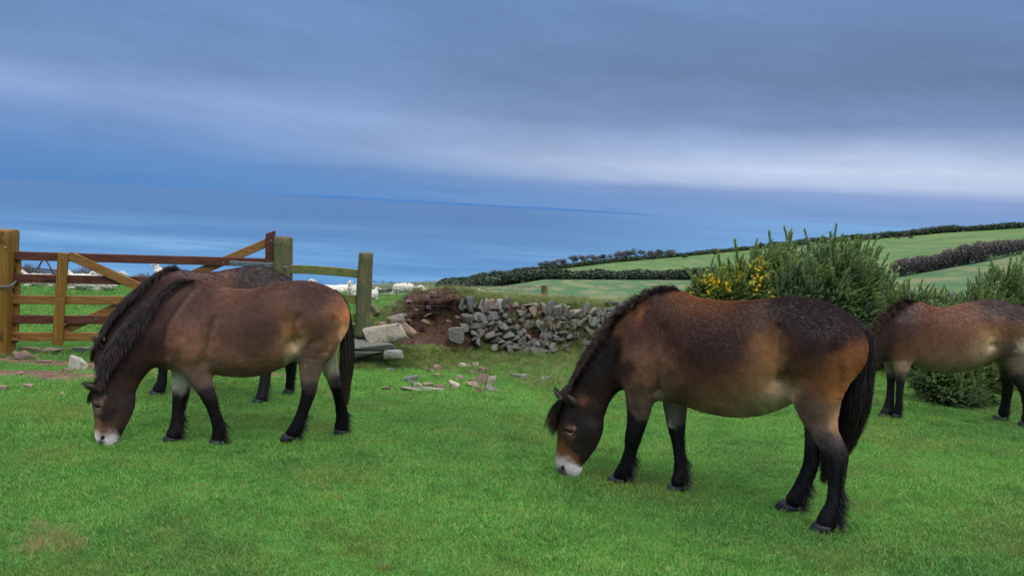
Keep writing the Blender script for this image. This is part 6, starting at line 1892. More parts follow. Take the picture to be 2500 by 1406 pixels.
# tall hanging stile with a cut-off top corner
o = timber('hanging_stile', (661, 563), (654, 838), 21, .07, M['wood_red'], gate, .0, up=(1, 0, 0), base=GB)
for v in o.data.vertices:
    if v.co.z > (gp(661, 575) - GB)[2] and v.co.x < (gp(661, 563) - GB)[0]: v.co.z -= .035
timber('hinge_strap', (560, 642), (670, 648), 12, .008, M['steel'], gate, .045, base=GB)
for px, py, of in [(153, 629, .054), (153, 680, .054), (151, 731, .054), (148, 782, .054), (145, 822, .054), (180, 630, .050), (301, 684, .050), (234, 778, .018), (545, 641, .018), (575, 643, .05), (613, 645, .05), (650, 647, .05), (662, 588, .05)]:
    bm = bmesh.new(); bmesh.ops.create_icosphere(bm, subdivisions=2, radius=.0085)
    o = bm_obj('bolt', bm, M['steel'], gate, True); o.location = Vector(gp(px, py, of) - GB); o.scale = (1, .5, 1)


def post(name, label, top, bot, wpx, D, mat, round_=0.25, cat='gate post', group=None, topround=0.02, depth=1.0):
    p1 = at(*top, D); p0 = at(*bot, D)
    p0 = p0 - (p1 - p0) * 0.12
    r = wpx * D / F / 2
    base = p0.copy(); root = empty(name, tuple(base)); tag(root, label, cat, group)
    n = 24; seg = 26; V = []
    ax = p1 - p0
    for i in range(seg + 1):
        u = i / seg
        rr = r * (1 - 0.02 * math.sin(u * 9)) * (1.03 - .05 * u)
        zt = u
        if i == seg: rr *= 0.90
        if i == seg - 1: zt = 1 - topround * .7
        for j in range(n):
            a = 2 * math.pi * j / n
            c, s_ = math.cos(a), math.sin(a)
            e = 2 / (2 + (1 - round_) * 6)
            x = np.sign(c) * abs(c) ** e; y = np.sign(s_) * abs(s_) ** e
            k_ = 1 + .02 * float(vnoise(j * .9, u * 6, 77)) + (.012 if j % 5 else -.02)
            V.append((ax * zt)[:] + np.array([x * rr * k_, y * rr * depth * k_, 0]))
    V = np.array(V)
    Fq = [(i * n + j, i * n + (j + 1) % n, (i + 1) * n + (j + 1) % n, (i + 1) * n + j) for i in range(seg) for j in range(n)]
    c0 = len(V); V = np.vstack([V, ax + [0, 0, .004], [0, 0, 0]])
    Fq += [(seg * n + j, seg * n + (j + 1) % n, c0) for j in range(n)] + [((j + 1) % n, j, c0 + 1) for j in range(n)]
    mesh_np('shaft', V, Fq, mat, root, True)
    return root, r


lp, r_ = post('gate_post', 'thick new golden-brown timber gate post with a chain round it', (14, 560), (3, 862), 47, 9.2, M['wood_gold_z'], .1)
lb = np.array(lp.location)
bm = bmesh.new(); bmesh.ops.create_icosphere(bm, subdivisions=2, radius=.012); o = bm_obj('bolt', bm, M['steel'], lp, True); o.location = Vector(at(13, 605, 9.07) - lb)
hp, r_ = post('gate_post', 'old weathered gate post with green algae, carrying the gate hinges', (692, 578), (688, 845), 40, 9.5, M['wood_old_z'], .25)
hb = np.array(hp.location)
for px, py in [(676, 595), (688, 591)]:
    bm = bmesh.new(); bmesh.ops.create_icosphere(bm, subdivisions=2, radius=.010); o = bm_obj('bolt', bm, M['wire'], hp, True); o.location = Vector(at(px, py, 9.39) - hb)
mesh_np('hinge_pin', *tube_np([at(694, 652, 9.42) - hb, at(694, 652, 9.36) - hb, at(704, 652, 9.35) - hb], .011, 8), M['steel'], hp)
rp, rr_ = post('fence_post', 'round green-stained fence post at the right end of the two old rails', (894, 617), (884, 800), 36, 9.75, M['wood_old_z'], 1.0, 'fence post')
rb = np.array(rp.location)
for yy in (700, 717, 740, 762):
    c = at(892 - (yy - 617) * .055, yy, 9.75) - rb; rr2 = rr_ * 1.05
    pts = [c + [math.cos(a) * rr2, math.sin(a) * rr2, .012 * math.sin(a * 3 + yy)] for a in np.linspace(0, 6.283, 25)]
    mesh_np('wire_loop', *tube_np(pts, .0022, 5, False), M['wire'], rp, True)
mp, _ = post('fence_post', 'short weathered fence post standing alone behind the top of the bank', (1329, 696), (1329, 745), 15, 13.2, M['wood_old_z'], .6, 'fence post')

rl = empty('rail_fence', tuple(at(790, 800, 9.62))); tag(rl, 'old mossy wooden rails between the weathered gate post and round post', 'fence')
RB = np.array(rl.location)
for a, b_ in [((706, 657), (876, 669)), ((706, 724), (874, 731)), ((706, 768), (868, 777))]:
    bm_obj('rail', beam(at(*a, 9.50) - RB, at(*b_, 9.76) - RB, 21 * 9.6 / F, .035, warp=.012), M['wood_old'], rl)
lg = bm_obj('strut_log', beam(at(897, 735, 10.3), at(922, 768, 10.2), .085, .08), M['wood_old_z']); tag(lg, 'short leaning log at the foot of the round fence post', 'log')

# wire fence running from the round post along behind the bank
wf = empty('wire_fence', tuple(at(905, 780, 9.8))); tag(wf, 'thin barbed wire and netting fence right of the round post', 'wire fence')
WB = np.array(wf.location)
hts_ = [(687, 700), (699, 707), (709, 713), (719, 720), (732, 728), (748, 740), (766, 752)]
for i, (y0, y1) in enumerate(hts_):
    pts = []
    for u in np.linspace(0, 1, 24):
        D = 9.78 + 3.4 * u
        q = 1 / ((1 - u) / 9.78 + u / 13.2)
        a = at(902, y0, 9.78); b_ = at(1324, y1, 13.15)
        p = a * (1 - u) + b_ * u; p[2] -= .015 * math.sin(math.pi * u)
        pts.append(p - WB)
    mesh_np('barbed_wire' if i == 0 else 'wire', *tube_np(pts, .0032 if i == 0 else .0022, 5), M['wire'], wf, True)
    if i == 0:
        bb = []
        for u in np.linspace(.02, .98, 26):
            c = pts[0] * (1 - u) + pts[-1] * u - np.array([0, 0, .015 * math.sin(math.pi * u)])
            bb.append(tube_np([c + [-.008, 0, -.016], c, c + [.006, 0, .018]], .0026, 4)); bb.append(tube_np([c + [.008, .01, -.010], c, c + [-.008, -.01, .012]], .0024, 4))
        vv, ff = join(bb); mesh_np('barbs', vv, ff, M['wire'], wf)['kind'] = 'stuff'
for u in np.linspace(.04, .9, 22):
    a = at(902, 699, 9.78) * (1 - u) + at(1324, 707, 13.15) * u; b_ = at(902, 766, 9.78) * (1 - u) + at(1324, 752, 13.15) * u
    mesh_np('netting_stay', *tube_np([a - WB, (a + b_) / 2 - WB + [RNG.normal() * .008, 0, 0], b_ - WB], .0020, 4), M['wire'], wf)

# chain and padlock round the new post
ch = empty('chain', tuple(at(20, 699, 9.06))); tag(ch, 'galvanised chain looped round the golden gate post', 'chain')
CB = np.array(ch.location)
path = [at(-6, 700, 9.065), at(8, 699, 9.06), at(22, 698, 9.06), at(31, 695, 9.07), at(36, 690, 9.12), at(38.5, 686, 9.18)]
path2 = [at(31, 697, 9.07), at(38, 692, 9.12)]
path = np.array(path); sg_ = np.r_[0, np.cumsum(np.linalg.norm(np.diff(path, axis=0), axis=1))]
nl = 14
lm = None
for i in range(nl):
    u = (i + .5) / nl * sg_[-1]
    c = np.array([np.interp(u, sg_, path[:, j]) for j in range(3)]); c2 = np.array([np.interp(min(u + .01, sg_[-1]), sg_, path[:, j]) for j in range(3)]); c3 = np.array([np.interp(u - .01, sg_, path[:, j]) for j in range(3)])
    if lm is None:
        loop = [(math.cos(a) * .010 + (.007 if math.cos(a) > 0 else -.007), math.sin(a) * .009, 0) for a in np.linspace(0, 6.283, 19)]
        lm = mesh_np('link', *tube_np(np.array(loop), .0034, 6, False), M['steel'], ch, True); o = lm
    else:
        o = bpy.data.objects.new('link', lm.data); COL.objects.link(o); o.parent = ch
    d_ = Vector(c2 - c3).normalized()
    q = d_.to_track_quat('X', 'Z')
    o.rotation_mode = 'QUATERNION'
    from mathutils import Quaternion
    o.rotation_quaternion = q @ Quaternion((1, 0, 0), math.radians(20 if i % 2 else 100))
    o.location = Vector(c - CB)
pk = bm_obj('padlock', beam(at(32.5, 702, 9.06), at(33.5, 714, 9.06), .030, .018, up=(1, 0, 0)), mat_simple('dark_metal', (0.02, 0.02, 0.022, 1), .4, .6)); tag(pk, 'small dark padlock hanging from the chain on the gate post', 'padlock')

# second gate far behind in the field
fg = empty('far_gate', tuple(at(100, 690, 27))); tag(fg, 'distant wooden gate with an A-shaped brace seen through the gate bars', 'gate')
FB = np.array(fg.location)
for a, b_, w in [((50, 652), (140, 660), 3), ((48, 658), (142, 664), 3), ((46, 664), (144, 669), 3)]:
    bm_obj('bar', beam(at(*a, 27) - FB, at(*b_, 27) - FB, w * 27 / F, .04), M['wood_red'], fg)
for a, b_ in [((103, 636), (92, 656)), ((113, 636), (132, 668)), ((38, 655), (60, 668))]:
    bm_obj('brace', beam(at(*a, 26.93) - FB, at(*b_, 26.93) - FB, 3 * 27 / F, .04), M['wood_red'], fg)

# ------------------------------------------------------------------ sheep
def mat_wool():
    m, t, b = new_mat('sheep_wool')
    co = objc(t)
    n = t.noise(co, 22, 5, 0.7)
    c = t.mix(t.mrange(n, 0.3, 0.65), (0.42, 0.38, 0.31, 1), (0.72, 0.69, 0.63, 1))
    t.put(b.inputs['Base Color'], c)
    b.inputs['Roughness'].default_value = .95
    b.inputs['Specular IOR Level'].default_value = .05
    bump(t, b, n, 1.0, .03)
    return m


M['wool'] = mat_wool()
M['face'] = mat_simple('sheep_face', (0.62, 0.56, 0.50, 1), .8, 0, .2, 30, (0.45, .38, .33, 1))


def rows_(pts):
    """pts: (x, z, y, halfheight, w, angle) -> tube stations; A points up turned by angle"""
    return [[x, z, y, hh * math.sin(R(a)) * -1, hh * math.cos(R(a)), w] for x, z, y, hh, w, a in pts]


def sheep_mesh(kind):
    Fd = Field((-0.85, -.45, -.05), (0.85, .45, 1.1), .026)
    if kind == 'lying':
        Fd.tube(rows_([(-.42, .30, 0, .20, .16, 0), (-.25, .30, 0, .27, .24, 0), (0, .28, 0, .28, .30, 0), (.30, .27, 0, .27, .29, 0), (.50, .24, 0, .20, .20, 0)]), .03)
        Fd.tube(rows_([(-.38, .38, 0, .16, .12, -30), (-.48, .50, 0, .11, .09, -40), (-.54, .60, .0, .08, .07, -50)]), .06)
        Fd.tube(rows_([(-.53, .63, 0, .07, .065, 0), (-.62, .60, 0, .062, .055, 10), (-.72, .56, 0, .045, .042, 10), (-.77, .545, 0, .032, .034, 10)]), .02)
        for s_ in (-1, 1):
            Fd.tube(rows_([(-.30, .10, .16 * s_, .07, .05, 0), (-.52, .06, .13 * s_, .05, .04, 0), (-.40, .05, .12 * s_, .035, .03, 0)]), .03)
            Fd.tube(rows_([(.30, .12, .2 * s_, .12, .07, 0), (.18, .06, .22 * s_, .05, .04, 0)]), .04)
    elif kind == 'upright':
        Fd.tube(rows_([(-.30, .42, 0, .20, .16, 30), (-.15, .36, 0, .26, .24, 10), (.1, .28, 0, .28, .29, 0), (.40, .24, 0, .22, .24, 0)]), .03)
        Fd.tube(rows_([(-.30, .50, 0, .15, .13, -20), (-.33, .66, 0, .10, .10, -60), (-.34, .76, .0, .08, .075, -70)]), .06)
        Fd.tube(rows_([(-.34, .80, 0, .07, .065, 0), (-.43, .77, 0, .06, .055, 12), (-.53, .72, 0, .042, .04, 14)]), .02)
        for s_ in (-1, 1): Fd.tube(rows_([(-.30, .30, .1 * s_, .08, .05, 90), (-.34, .14, .1 * s_, .04, .04, 90), (-.40, .03, .1 * s_, .035, .035, 90)]), .03)
    else:
        Fd.tube(rows_([(-.38, .56, 0, .18, .14, 0), (-.22, .58, 0, .24, .21, 0), (.05, .58, 0, .25, .25, 0), (.32, .60, 0, .23, .23, 0), (.48, .58, 0, .17, .15, 0)]), .03)
        Fd.tube(rows_([(-.36, .52, 0, .15, .11, -60), (-.50, .38, 0, .10, .08, -50), (-.58, .27, .0, .075, .06, -40)]), .05)
        Fd.tube(rows_([(-.58, .25, 0, .07, .06, -60), (-.63, .16, 0, .055, .05, -70), (-.67, .06, 0, .035, .035, -75)]), .02)
        for s_ in (-1, 1):
            Fd.tube(rows_([(-.26, .42, .10 * s_, .07, .06, 90), (-.25, .22, .10 * s_, .035, .03, 90), (-.26, .0, .10 * s_, .025, .025, 90)]), .03)
            Fd.tube(rows_([(.34, .44, .10 * s_, .09, .07, 90), (.40, .22, .10 * s_, .035, .03, 90), (.37, .0, .10 * s_, .025, .025, 90)]), .03)
    V, Q = Fd.mesh()
    N, _ = vertex_normals(V, Q)
    V = V + N * (0.016 * vnoise(V[:, 0] * 22 + V[:, 1] * 13, V[:, 2] * 22 + V[:, 1] * 9, 55))[:, None]
    o = loose_mesh('sheep', V, Q, M['wool'])
    o.data.polygons.foreach_set('use_smooth', np.ones(len(Q), bool))
    hx = {'lying': (-.56, .645), 'upright': (-.36, .815), 'grazing': (-.57, .28)}[kind]
    return o.data, hx


SM = {k: sheep_mesh(k) for k in ('lying', 'upright', 'grazing')}
bm = bmesh.new(); bmesh.ops.create_icosphere(bm, subdivisions=2, radius=.05)
for v in bm.verts: v.co.y *= 1.5; v.co.z *= .45; v.co.x *= .6
ear_me = bpy.data.meshes.new('ear'); bm.to_mesh(ear_me); bm.free(); ear_me.materials.append(M['face'])
SG = 'white sheep resting in the field beyond the gate'
for px, py, D, kind, ang, sc_, lab in [
    (103, 702, None, 'lying', 20, .95, 'white sheep lying beyond the gate, leftmost, just right of the golden post'),
    (218, 710, None, 'lying', 8, 1.1, 'white sheep lying nearest behind the gate, just right of its golden upright'),
    (186, 698, None, 'lying', 200, .9, 'white sheep lying partly hidden behind the nearest resting sheep by the gate upright'),
    (268, 694, None, 'lying', 170, .9, 'white sheep whose head shows under the diagonal brace of the gate'),
    (405, 695, None, 'upright', 5, 1.0, 'white sheep with raised head just left of the dark pony\'s withers'),
    (726, 705, None, 'lying', 190, .95, 'white sheep whose back shows just right of the weathered gate post'),
    (800, 720, None, 'lying', 15, .85, 'white sheep lying with its head to the left, under the old mossy rail'),
    (843, 718, None, 'lying', 185, .85, 'white sheep lying close against the upright sheep beside the round post'),
    (866, 728, None, 'upright', 60, .75, 'white sheep with raised head directly left of the round fence post'),
    (896, 733, None, 'lying', 230, .8, 'white sheep whose rump shows just right of the round fence post'),
    (982, 722, 31.5, 'grazing', 25, .82, 'white sheep standing and grazing by itself left of the earth bank'),
    (1061, 722, 30.5, 'lying', 10, 1.0, 'white sheep of which only the back shows over the left end of the bank'),
    (1136, 727, 30.5, 'lying', 170, 1.0, 'white sheep of which only the back shows above the grassy bank top')]:
    p = hit_ground(px, py) if D is None else at(px, py, D)
    p[2] = float(ground(p[0], p[1]))
    me, hx = SM[kind]
    o = bpy.data.objects.new('sheep', me); COL.objects.link(o)
    o.location = p; o.rotation_euler = (0, 0, R(ang)); o.scale = (sc_, sc_, sc_ * (.78 if kind == 'lying' else 1))
    tag(o, lab, 'sheep', SG)
    for s_ in (-1, 1):
        e = bpy.data.objects.new('ear', ear_me); COL.objects.link(e); e.parent = o
        e.location = (hx[0] + .03, .09 * s_, hx[1] + .02); e.rotation_euler = (R(-20 * s_), 0, 0)
# cows on the far hill
Fd = Field((-1.7, -.6, -.1), (1.6, .6, 1.7), .06)
Fd.tube(rows_([(-.85, 1.0, 0, .32, .22, 0), (-.4, .98, 0, .38, .32, 0), (.2, .95, 0, .40, .36, 0), (.75, 1.02, 0, .34, .28, 0), (.95, 1.0, 0, .25, .18, 0)]), .05)
Fd.tube(rows_([(-.85, .95, 0, .25, .15, -40), (-1.15, .65, 0, .17, .12, -45), (-1.3, .4, 0, .13, .10, -50), (-1.42, .12, 0, .09, .08, -60)]), .08)
for x_ in (-.6, .75):
    for s_ in (-1, 1): Fd.tube(rows_([(x_, .75, .18 * s_, .15, .11, 90), (x_ + .03, .4, .18 * s_, .08, .07, 90), (x_, .0, .18 * s_, .07, .06, 90)]), .05)
V, Q = Fd.mesh()
mc = mat_simple('cow_hide', (0.045, 0.024, 0.018, 1), .7)
cow = loose_mesh('cow', V, Q, mc)


def on_hill(px, py):
    r3 = np.array(rows[3]); r4 = np.array(rows[4])
    y3 = np.interp(px, r3[:, 0], r3[:, 1]); y4 = np.interp(px, r4[:, 0], r4[:, 1])
    d3 = np.interp(px, r3[:, 0], r3[:, 2]); d4 = np.interp(px, r4[:, 0], r4[:, 2])
    A = at(px, y3, d3); B = at(px, y4, d4)
    lo, hi = 0.0, 1.0
    for _ in range(40):
        m_ = (lo + hi) / 2
        P = A * (1 - m_) + B * m_
        q = (P - CAM); k = F / (q @ _f); yy = 703 - (q @ _u) * k
        if yy > py: lo = m_
        else: hi = m_
    return A * (1 - lo) + B * lo


for px, py, ang, lab in [(2172, 583, 80, 'brown cow seen end-on, third from the left on the far hill'), (2191, 585, 175, 'brown cow grazing, lower of the two middle cows on the far hill'), (2207, 580, 20, 'brown cow standing highest of the group on the far hill'),
                         (2223, 584, 190, 'brown cow at the right end of the group on the far hill'), (2109, 589, 190, 'brown cow on the far hill standing apart, second from the left'), (2080, 593, 150, 'brown cow on the far hill, leftmost and closest to the gorse')]:
    o = bpy.data.objects.new('cow', cow.data); COL.objects.link(o); o.location = on_hill(px, py); o.rotation_euler = (0, 0, R(ang)); tag(o, lab, 'cow', 'cows grazing on the far hill')

# ------------------------------------------------------------------ loose stones
def loose(name, px, py, w, h, ang, mat, lab, D=None, depth=1.0, seed=0, group='loose stones in the grass', sc_=None, cat='stone', flatn=14, lift=0.0):
    bot = py + h / 2
    p = hit_ground(px, bot) if D is None else at(px, bot, D)
    s = p[1] / F / 2
    me = rock_mesh(name, 300 + seed, w * s * 1.6, max(w * s * .9, h * s) * depth, h * s * 1.8, mat, flatn)
    o = bpy.data.objects.new(name, me); COL.objects.link(o)
    o.location = (p[0], p[1] + w * s * .2, p[2] + h * s * .62 + lift); o.rotation_euler = (R(random.uniform(-8, 8)), R(ang), R(random.uniform(-20, 20)))
    tag(o, lab, cat, group)
    return o


RS, PS, SL = M['redstone'], M['palestone'], M['slate']
c3 = lambda x, y: (840 + x / 4.018, 650 + y / 4.018)
LS = [(1158, 938, 60, 40, 0, RS, 'rounded reddish-brown stone at the top of the scattered heap'), (1180, 975, 100, 42, 15, PS, 'flat pale pink stone just under the topmost reddish one'), (1292, 970, 45, 50, -20, PS, 'small pale grey stone right of the flat pink one'),
      (1335, 1015, 60, 70, 25, RS, 'brown stone leaning behind the largest brown slab'), (1250, 1030, 80, 45, 20, RS, 'brown stone left of the leaning one in the scattered heap'), (1335, 1105, 105, 115, 30, RS, 'largest brown slab lying tilted in the scattered heap'),
      (1440, 1115, 50, 105, 12, PS, 'pale upright stone at the right side of the scattered heap'), (1415, 1030, 100, 28, 35, SL, 'thin flat grey stone slanting above the pale upright one'), (1240, 1160, 105, 55, 0, RS, 'blocky brown stone left below the largest slab'),
      (1315, 1222, 70, 42, -10, RS, 'small dark brown stone at the bottom right of the heap'), (1450, 1200, 135, 42, 12, SL, 'long purple-grey flat stone at the lower right of the heap'), (1130, 1090, 85, 50, 0, RS, 'reddish mound-shaped stone in the middle of the heap'),
      (1075, 1165, 90, 62, 15, PS, 'tan stone beside the clump of dry grass'), (1262, 1112, 60, 35, 0, RS, 'small brown stone wedged against the largest slab'), (925, 1180, 90, 38, 0, RS, 'flat reddish stone left of the dry grass clump'),
      (825, 1165, 80, 42, 0, RS, 'pale brown flat stone in the left part of the heap'), (690, 1170, 88, 68, 20, PS, 'tan-grey angular stone at the left of the heap'), (655, 1110, 115, 55, -12, SL, 'pale grey-green slab at the upper left of the heap'),
      (650, 1210, 170, 36, 10, SL, 'long flat grey stone at the lower left of the heap'), (840, 1200, 190, 22, 0, SL, 'thin dark flat stone sunk in the grass at the front of the heap'), (410, 1195, 70, 32, 0, RS, 'lone small brown stone left of the heap'),
      (900, 1068, 68, 38, 0, RS, 'reddish stone just below the bare earth patch'), (845, 1022, 60, 38, 0, RS, 'red stone lying on the bare earth patch'), (785, 1003, 60, 28, 0, RS, 'dark red stone at the left of the bare earth patch'),
      (920, 990, 58, 46, 0, RS, 'brown stone at the right of the bare earth patch'), (455, 1015, 64, 34, 0, SL, 'lone dark grey stone in the grass left of the bare earth patch'), (1340, 1190, 88, 24, 0, RS, 'flat brown stone between the blocky and long flat ones'),
      (1712, 1078, 130, 56, 0, SL, 'wide lilac-grey stone half sunk at the foot of the wall'), (1972, 1098, 88, 40, 0, SL, 'lilac-grey stone in the grass near the large pony\'s ears')]
for i, (x, y, w, h, a, mm_, lab) in enumerate(LS):
    loose('loose_stone', *c3(x, y), w / 4.018, h / 4.018, a, mm_, lab, seed=i)
c1 = lambda x, y: (x / 3.124, 530 + y / 3.124)
for i, (x, y, w, h, a, mm_, lab) in enumerate([(220, 1005, 110, 42, 5, RS, 'flat reddish stone right of the golden gate post foot'), (195, 1052, 120, 62, 20, RS, 'dark purple-brown angular stone in front of the golden post'), (122, 1048, 50, 44, 0, RS, 'small dark stone touching the angular one by the post'),
                                               (388, 1018, 130, 32, 0, RS, 'flat brown stone below the gate'), (600, 1008, 110, 42, 5, SL, 'grey-brown stone under the gate left of the ponies'), (595, 1112, 112, 92, 15, PS, 'large pale block of stone left of the ponies\' manes'),
                                               (338, 1100, 80, 20, 0, RS, 'thin flat stone lying by the mud patch'), (20, 1305, 62, 46, 0, RS, 'red stone at the left edge of the picture below the mud'), (195, 1293, 68, 38, 0, RS, 'red stone in the grass under the mud patch'),
                                               (515, 1168, 70, 28, 0, RS, 'dark flat stone beside the mud left of the pale block'), (155, 1193, 28, 16, 0, RS, 'tiny dark stone lying on the mud patch'), (495, 1350, 50, 28, 0, RS, 'small reddish stone left of the pony\'s ear'),
                                               (625, 1298, 60, 20, 0, RS, 'thin reddish stone just above the pony\'s ear'), (455, 1054, 30, 20, 0, RS, 'tiny brown stone in the grass below the gate')]):
    loose('loose_stone', *c1(x, y), w / 3.124, h / 3.124, a, mm_, lab, seed=50 + i)
for i, (x0, y0, x1, y1, a, mm_, D, lab) in enumerate([(896, 792, 978, 826, -12, PS, 9.75, 'big pale squared block tilted on top of the slate slabs'), (856, 826, 948, 846, 4, SL, 9.70, 'long layered slate slab under the pale block'), (858, 849, 932, 868, 0, SL, 9.66, 'lower slate slab, bottom of the stack by the pony tail'),
                                                     (941, 854, 980, 871, -6, SL, 9.6, 'short dark slate slab poking out of the grassy foot'), (950, 770, 982, 790, -20, SL, 10.0, 'peaked light grey stone behind the pale block'), (852, 789, 872, 808, 0, SL, 9.95, 'blue-grey flat stone at the foot of the round post'),
                                                     (925, 785, 940, 794, 0, RS, 9.95, 'small red stone between the pale block and the grass'), (982, 796, 1012, 812, 38, RS, 9.9, 'long thin brown stone leaning right of the pale block'), (1100, 800, 1134, 826, -5, SL, 10.55, 'rounded grey boulder at the lower left corner of the wall')]):
    loose('stone_slab' if x1 - x0 > 35 else 'loose_stone', (x0 + x1) / 2, (y0 + y1) / 2, x1 - x0, y1 - y0, a, mm_, lab, D=D, seed=80 + i, group='stones tumbled at the left end of the bank', flatn=22)

# ------------------------------------------------------------------ gorse
def shoot(name, seed, L, n, nl, mat, w=.0042):
    rg = np.random.default_rng(seed)
    u = np.linspace(.04, 1, n) ** .8
    a = np.arange(n) * 2.4 + rg.normal(size=n) * .3
    bend = rg.normal(size=2) * .12
    c = np.c_[bend[0] * u ** 2 * L, bend[1] * u ** 2 * L, u * L]
    d = np.c_[np.cos(a), np.sin(a), .55 + .9 * u + rg.normal(size=n) * .2]; d /= np.linalg.norm(d, axis=1)[:, None]
    ln = nl * (1.15 - .55 * u) * (.7 + .5 * rg.random(n))
    s = np.cross(d, [0, 0, 1]); s /= np.linalg.norm(s, axis=1)[:, None]
    V = np.stack([c - s * w, c + s * w, c + d * ln[:, None]], 1).reshape(-1, 3)
    T = np.arange(3 * n).reshape(-1, 3)
    sv, sf = tube_np([(0, 0, -.05), (bend[0] * L * .25, bend[1] * L * .25, L * .5), (bend[0] * L, bend[1] * L, L)], [.004, .003, .001], 3, False)
    o = len(V); V = np.vstack([V, sv]); T = np.vstack([T, [(a_ + o, b_ + o, c_ + o) for a_, b_, c_, d_ in sf], [(a_ + o, c_ + o, d_ + o) for a_, b_, c_, d_ in sf]])
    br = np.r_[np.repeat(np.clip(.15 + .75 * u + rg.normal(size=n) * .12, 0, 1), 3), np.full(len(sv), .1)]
    return loose_mesh(name, V, T, mat, {'br': br})


G1 = [shoot('shoot', 400 + k, .11 + .025 * k, 90, .030, M['gorse']) for k in range(5)]
G2 = [shoot('shoot', 410 + k, .13 + .03 * k, 90, .032, M['gorse_y']) for k in range(3)]
G3 = [shoot('shoot_withered', 420 + k, .14, 60, .03, M['gorse_dead']) for k in range(2)]
fv = []; ff_ = []
for k in range(5):
    a = k * 1.257; q = len(fv)
    fv += [(0, 0, 0), (math.cos(a - .4) * .011, math.sin(a - .4) * .011, .006), (math.cos(a) * .017, math.sin(a) * .017, .010), (math.cos(a + .4) * .011, math.sin(a + .4) * .011, .006)]
    ff_.append((q, q + 1, q + 2, q + 3))
FLW = loose_mesh('flower', np.array(fv), ff_, M['flower'])


def gorse(name, label, blobs, D, n, yel=None, flowers=None, sz=1.0, dead=.05, mats=None, dy=0.0):
    """blobs: (px, py, radius px, depth offset m)"""
    C = np.array([at(px, py + 15, D + o_) for px, py, r, o_ in blobs]); Rr = np.array([r * D / F for _, _, r, _ in blobs])
    base = at(np.mean([b_[0] for b_ in blobs]), 850, D); base[2] = float(ground(base[0], base[1]))
    root = empty(name, tuple(base)); tag(root, label, 'bush', 'gorse bushes behind the ponies')
    k = RNG.choice(len(C), n, p=Rr ** 2 / (Rr ** 2).sum())
    d = RNG.normal(size=(n, 3)); d /= np.linalg.norm(d, axis=1)[:, None]
    flip = RNG.random(n) < .5
    d[:, 1] = np.where(flip, -np.abs(d[:, 1]), d[:, 1]); d[:, 2] = np.where(RNG.random(n) < .6, np.abs(d[:, 2]), d[:, 2])
    bumpy = 1 + .24 * vnoise(k * 3.1 + d[:, 0] * 3, d[:, 2] * 3 + k, 91)
    r = (0.62 + .38 * RNG.random(n) ** .45) * bumpy
    P = C[k] + d * (r * Rr[k])[:, None] * np.array([1, 1.0, 1])
    # drop those buried deep in other lumps
    dist = np.min([np.linalg.norm(P - C[j], axis=1) / Rr[j] for j in range(len(C))], axis=0)
    gz_ = ground(P[:, 0], P[:, 1])
    keep = (dist > .55) & (P[:, 2] > gz_ - .02)
    P, d, k = P[keep], d[keep], k[keep]; n = len(P)
    dr = d * .95 + np.array([0, -.15, .55]) + RNG.normal(size=(n, 3)) * .25
    up_ = (d[:, 2] > .45) & (RNG.random(n) < .16)
    dr[up_] = d[up_] * .5 + [0, 0, 1]
    eul = np.array([tuple(Vector(v).to_track_quat('Z', 'Y').to_euler()) for v in dr])
    src = G1 + G2 + G3
    idx = RNG.integers(0, 5, n)
    q = (P - CAM); kk = F / (q @ _f); sx = 1250 + (q @ _r) * kk; sy = 703 - (q @ _u) * kk
    if yel is not None:
        w_ = yel(P)
        idx = np.where(RNG.random(n) < w_, RNG.integers(5, 8, n), idx)
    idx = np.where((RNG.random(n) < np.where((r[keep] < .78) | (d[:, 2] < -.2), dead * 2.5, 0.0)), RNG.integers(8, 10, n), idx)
    scl = (.8 + .7 * RNG.random(n)) * sz * np.where(up_, 1.7 + 1.1 * RNG.random(n) ** 3, 1.0)
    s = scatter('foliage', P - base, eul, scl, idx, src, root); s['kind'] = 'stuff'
    # limbs
    tb = []
    for c in C:
        g0 = np.array([base[0] * .5 + c[0] * .5, base[1] * .5 + c[1] * .5, 0]); g0[2] = float(ground(g0[0], g0[1])) - .05
        if c[2] < g0[2] + .2: continue
        m_ = (g0 + c) / 2 + RNG.normal(size=3) * .08
        tb.append(tube_np([g0 - base, m_ - base, c - base], [.045, .03, .015], 6))
        for _ in range(4):
            e = c + RNG.normal(size=3) * .22
            tb.append(tube_np([m_ - base, (m_ + e) / 2 - base + RNG.normal(size=3) * .05, e - base], [.02, .014, .007], 4))
    vv, f2 = join(tb); o = mesh_np('stems', vv, f2, M['bark'], root, True); o['kind'] = 'stuff'
    if flowers is not None:
        fw = flowers(P) * ((d[:, 1] < .2) & (r[keep] > .7))
        sel = np.where(RNG.random(n) < fw)[0]
        PP = []
        for j in sel:
            dn = dr[j] / np.linalg.norm(dr[j])
            cl = RNG.integers(2, 8)
            for _ in range(cl):
                PP.append(P[j] + dn * (.08 + .16 * RNG.random()) + RNG.normal(size=3) * .022 + np.array([0, -.09, .03]))
        if PP:
            PP = np.array(PP); m_ = len(PP)
            s = scatter('flowers', PP - base, RNG.normal(size=(m_, 3)) * .9 + np.array([.9, 0, 0]), 1.2 + 0.9 * RNG.random(m_), np.zeros(m_, int), [FLW], root); s['kind'] = 'stuff'
    return root


XC = at(1790, 700, 13.3)[0]
FC = [(at(px, py + 8, 13.1), r * 13.1 / F) for px, py, r in [(1700, 712, 16), (1745, 705, 20), (1800, 652, 18), (1850, 662, 24), (1872, 640, 16), (1848, 700, 22), (1895, 634, 9), (1735, 672, 10), (1790, 640, 10), (1815, 690, 14), (1880, 690, 12)]]


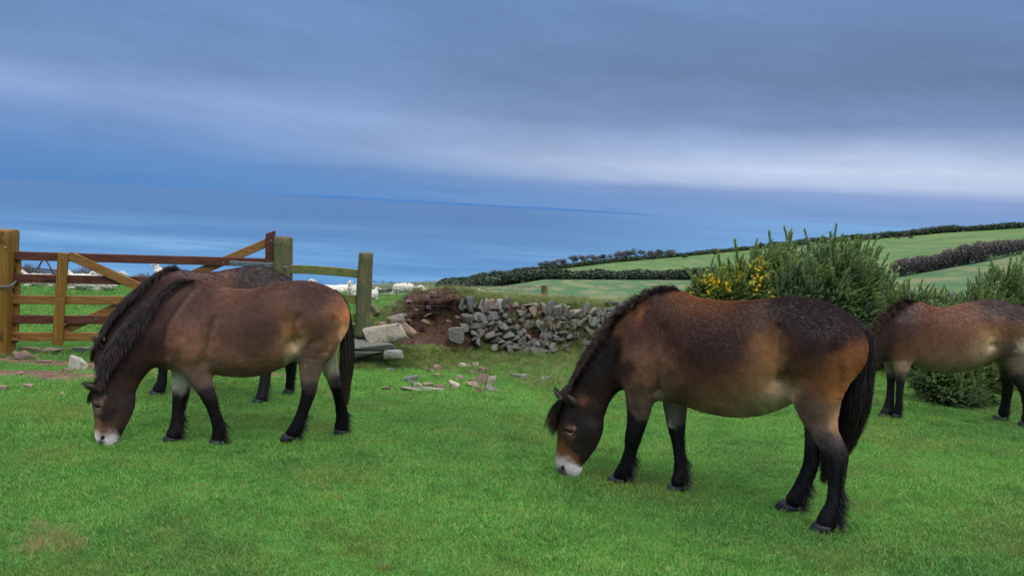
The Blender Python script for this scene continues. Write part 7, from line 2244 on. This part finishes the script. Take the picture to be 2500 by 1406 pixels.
def flower_w(P):
    w = np.zeros(len(P))
    for c, r_ in FC: w = np.maximum(w, np.exp(-((P[:, 0] - c[0]) ** 2 + (P[:, 2] - c[2]) ** 2) / r_ ** 2))
    return .20 * w
gorse('gorse_bush', 'big spiky green gorse bush with yellow flowers, behind the largest pony',
      [(1765, 738, 56, 0), (1824, 708, 58, .2), (1775, 790, 90, .3), (1880, 682, 58, .4), (1940, 684, 62, .6), (2000, 687, 62, .6), (2055, 686, 60, .5), (2096, 704, 52, .4), (2122, 736, 46, .2), (1960, 750, 92, -.3), (2050, 740, 96, -.45), (2112, 785, 66, -.3), (2030, 820, 90, -.5), (1900, 760, 80, 0), (2100, 850, 80, -.3), (1725, 716, 32, 0)],
      13.3, 26000, yel=lambda P: np.clip((XC + .55 - P[:, 0]) / .5, 0, .85), flowers=flower_w, dead=.012)
# tall spires along the top
gorse('gorse_bush', 'dense dark gorse bush at the right edge behind the right-hand pony',
      [(2395, 752, 40, 0), (2440, 745, 46, .2), (2500, 752, 52, .3), (2362, 785, 38, -.1), (2560, 750, 60, .3), (2440, 800, 100, .3), (2540, 840, 110, .3), (2330, 850, 60, .1)], 11.3, 15000, sz=.85, dead=.06)
gorse('gorse_bush', 'small grey-green gorse between the two large gorse bushes',
      [(2225, 764, 26, 0), (2262, 775, 24, 0), (2205, 800, 40, 0), (2300, 792, 24, .1), (2250, 825, 50, 0)], 12.3, 6000, sz=.9, dead=.03)
gorse('gorse_bush', 'low sprawling gorse on the ground under the right-hand pony\'s belly',
      [(2290, 915, 48, .1), (2340, 920, 50, .1), (2390, 905, 52, .2), (2250, 895, 36, .3), (2430, 885, 50, .4), (2320, 955, 30, -.1), (2360, 960, 24, -.1)], 9.3, 7500, sz=.62, dead=.05)
st = mesh_np('dry_stalk', *tube_np([at(1273, 716, 12.4), at(1272, 700, 12.4), at(1273, 684, 12.4)], [.006, .005, .003], 5), mat_simple('dry_stalk', (0.35, .15, .09, 1), .8)); tag(st, 'thin reddish dry stalk on top of the bank left of the short post', 'plant')
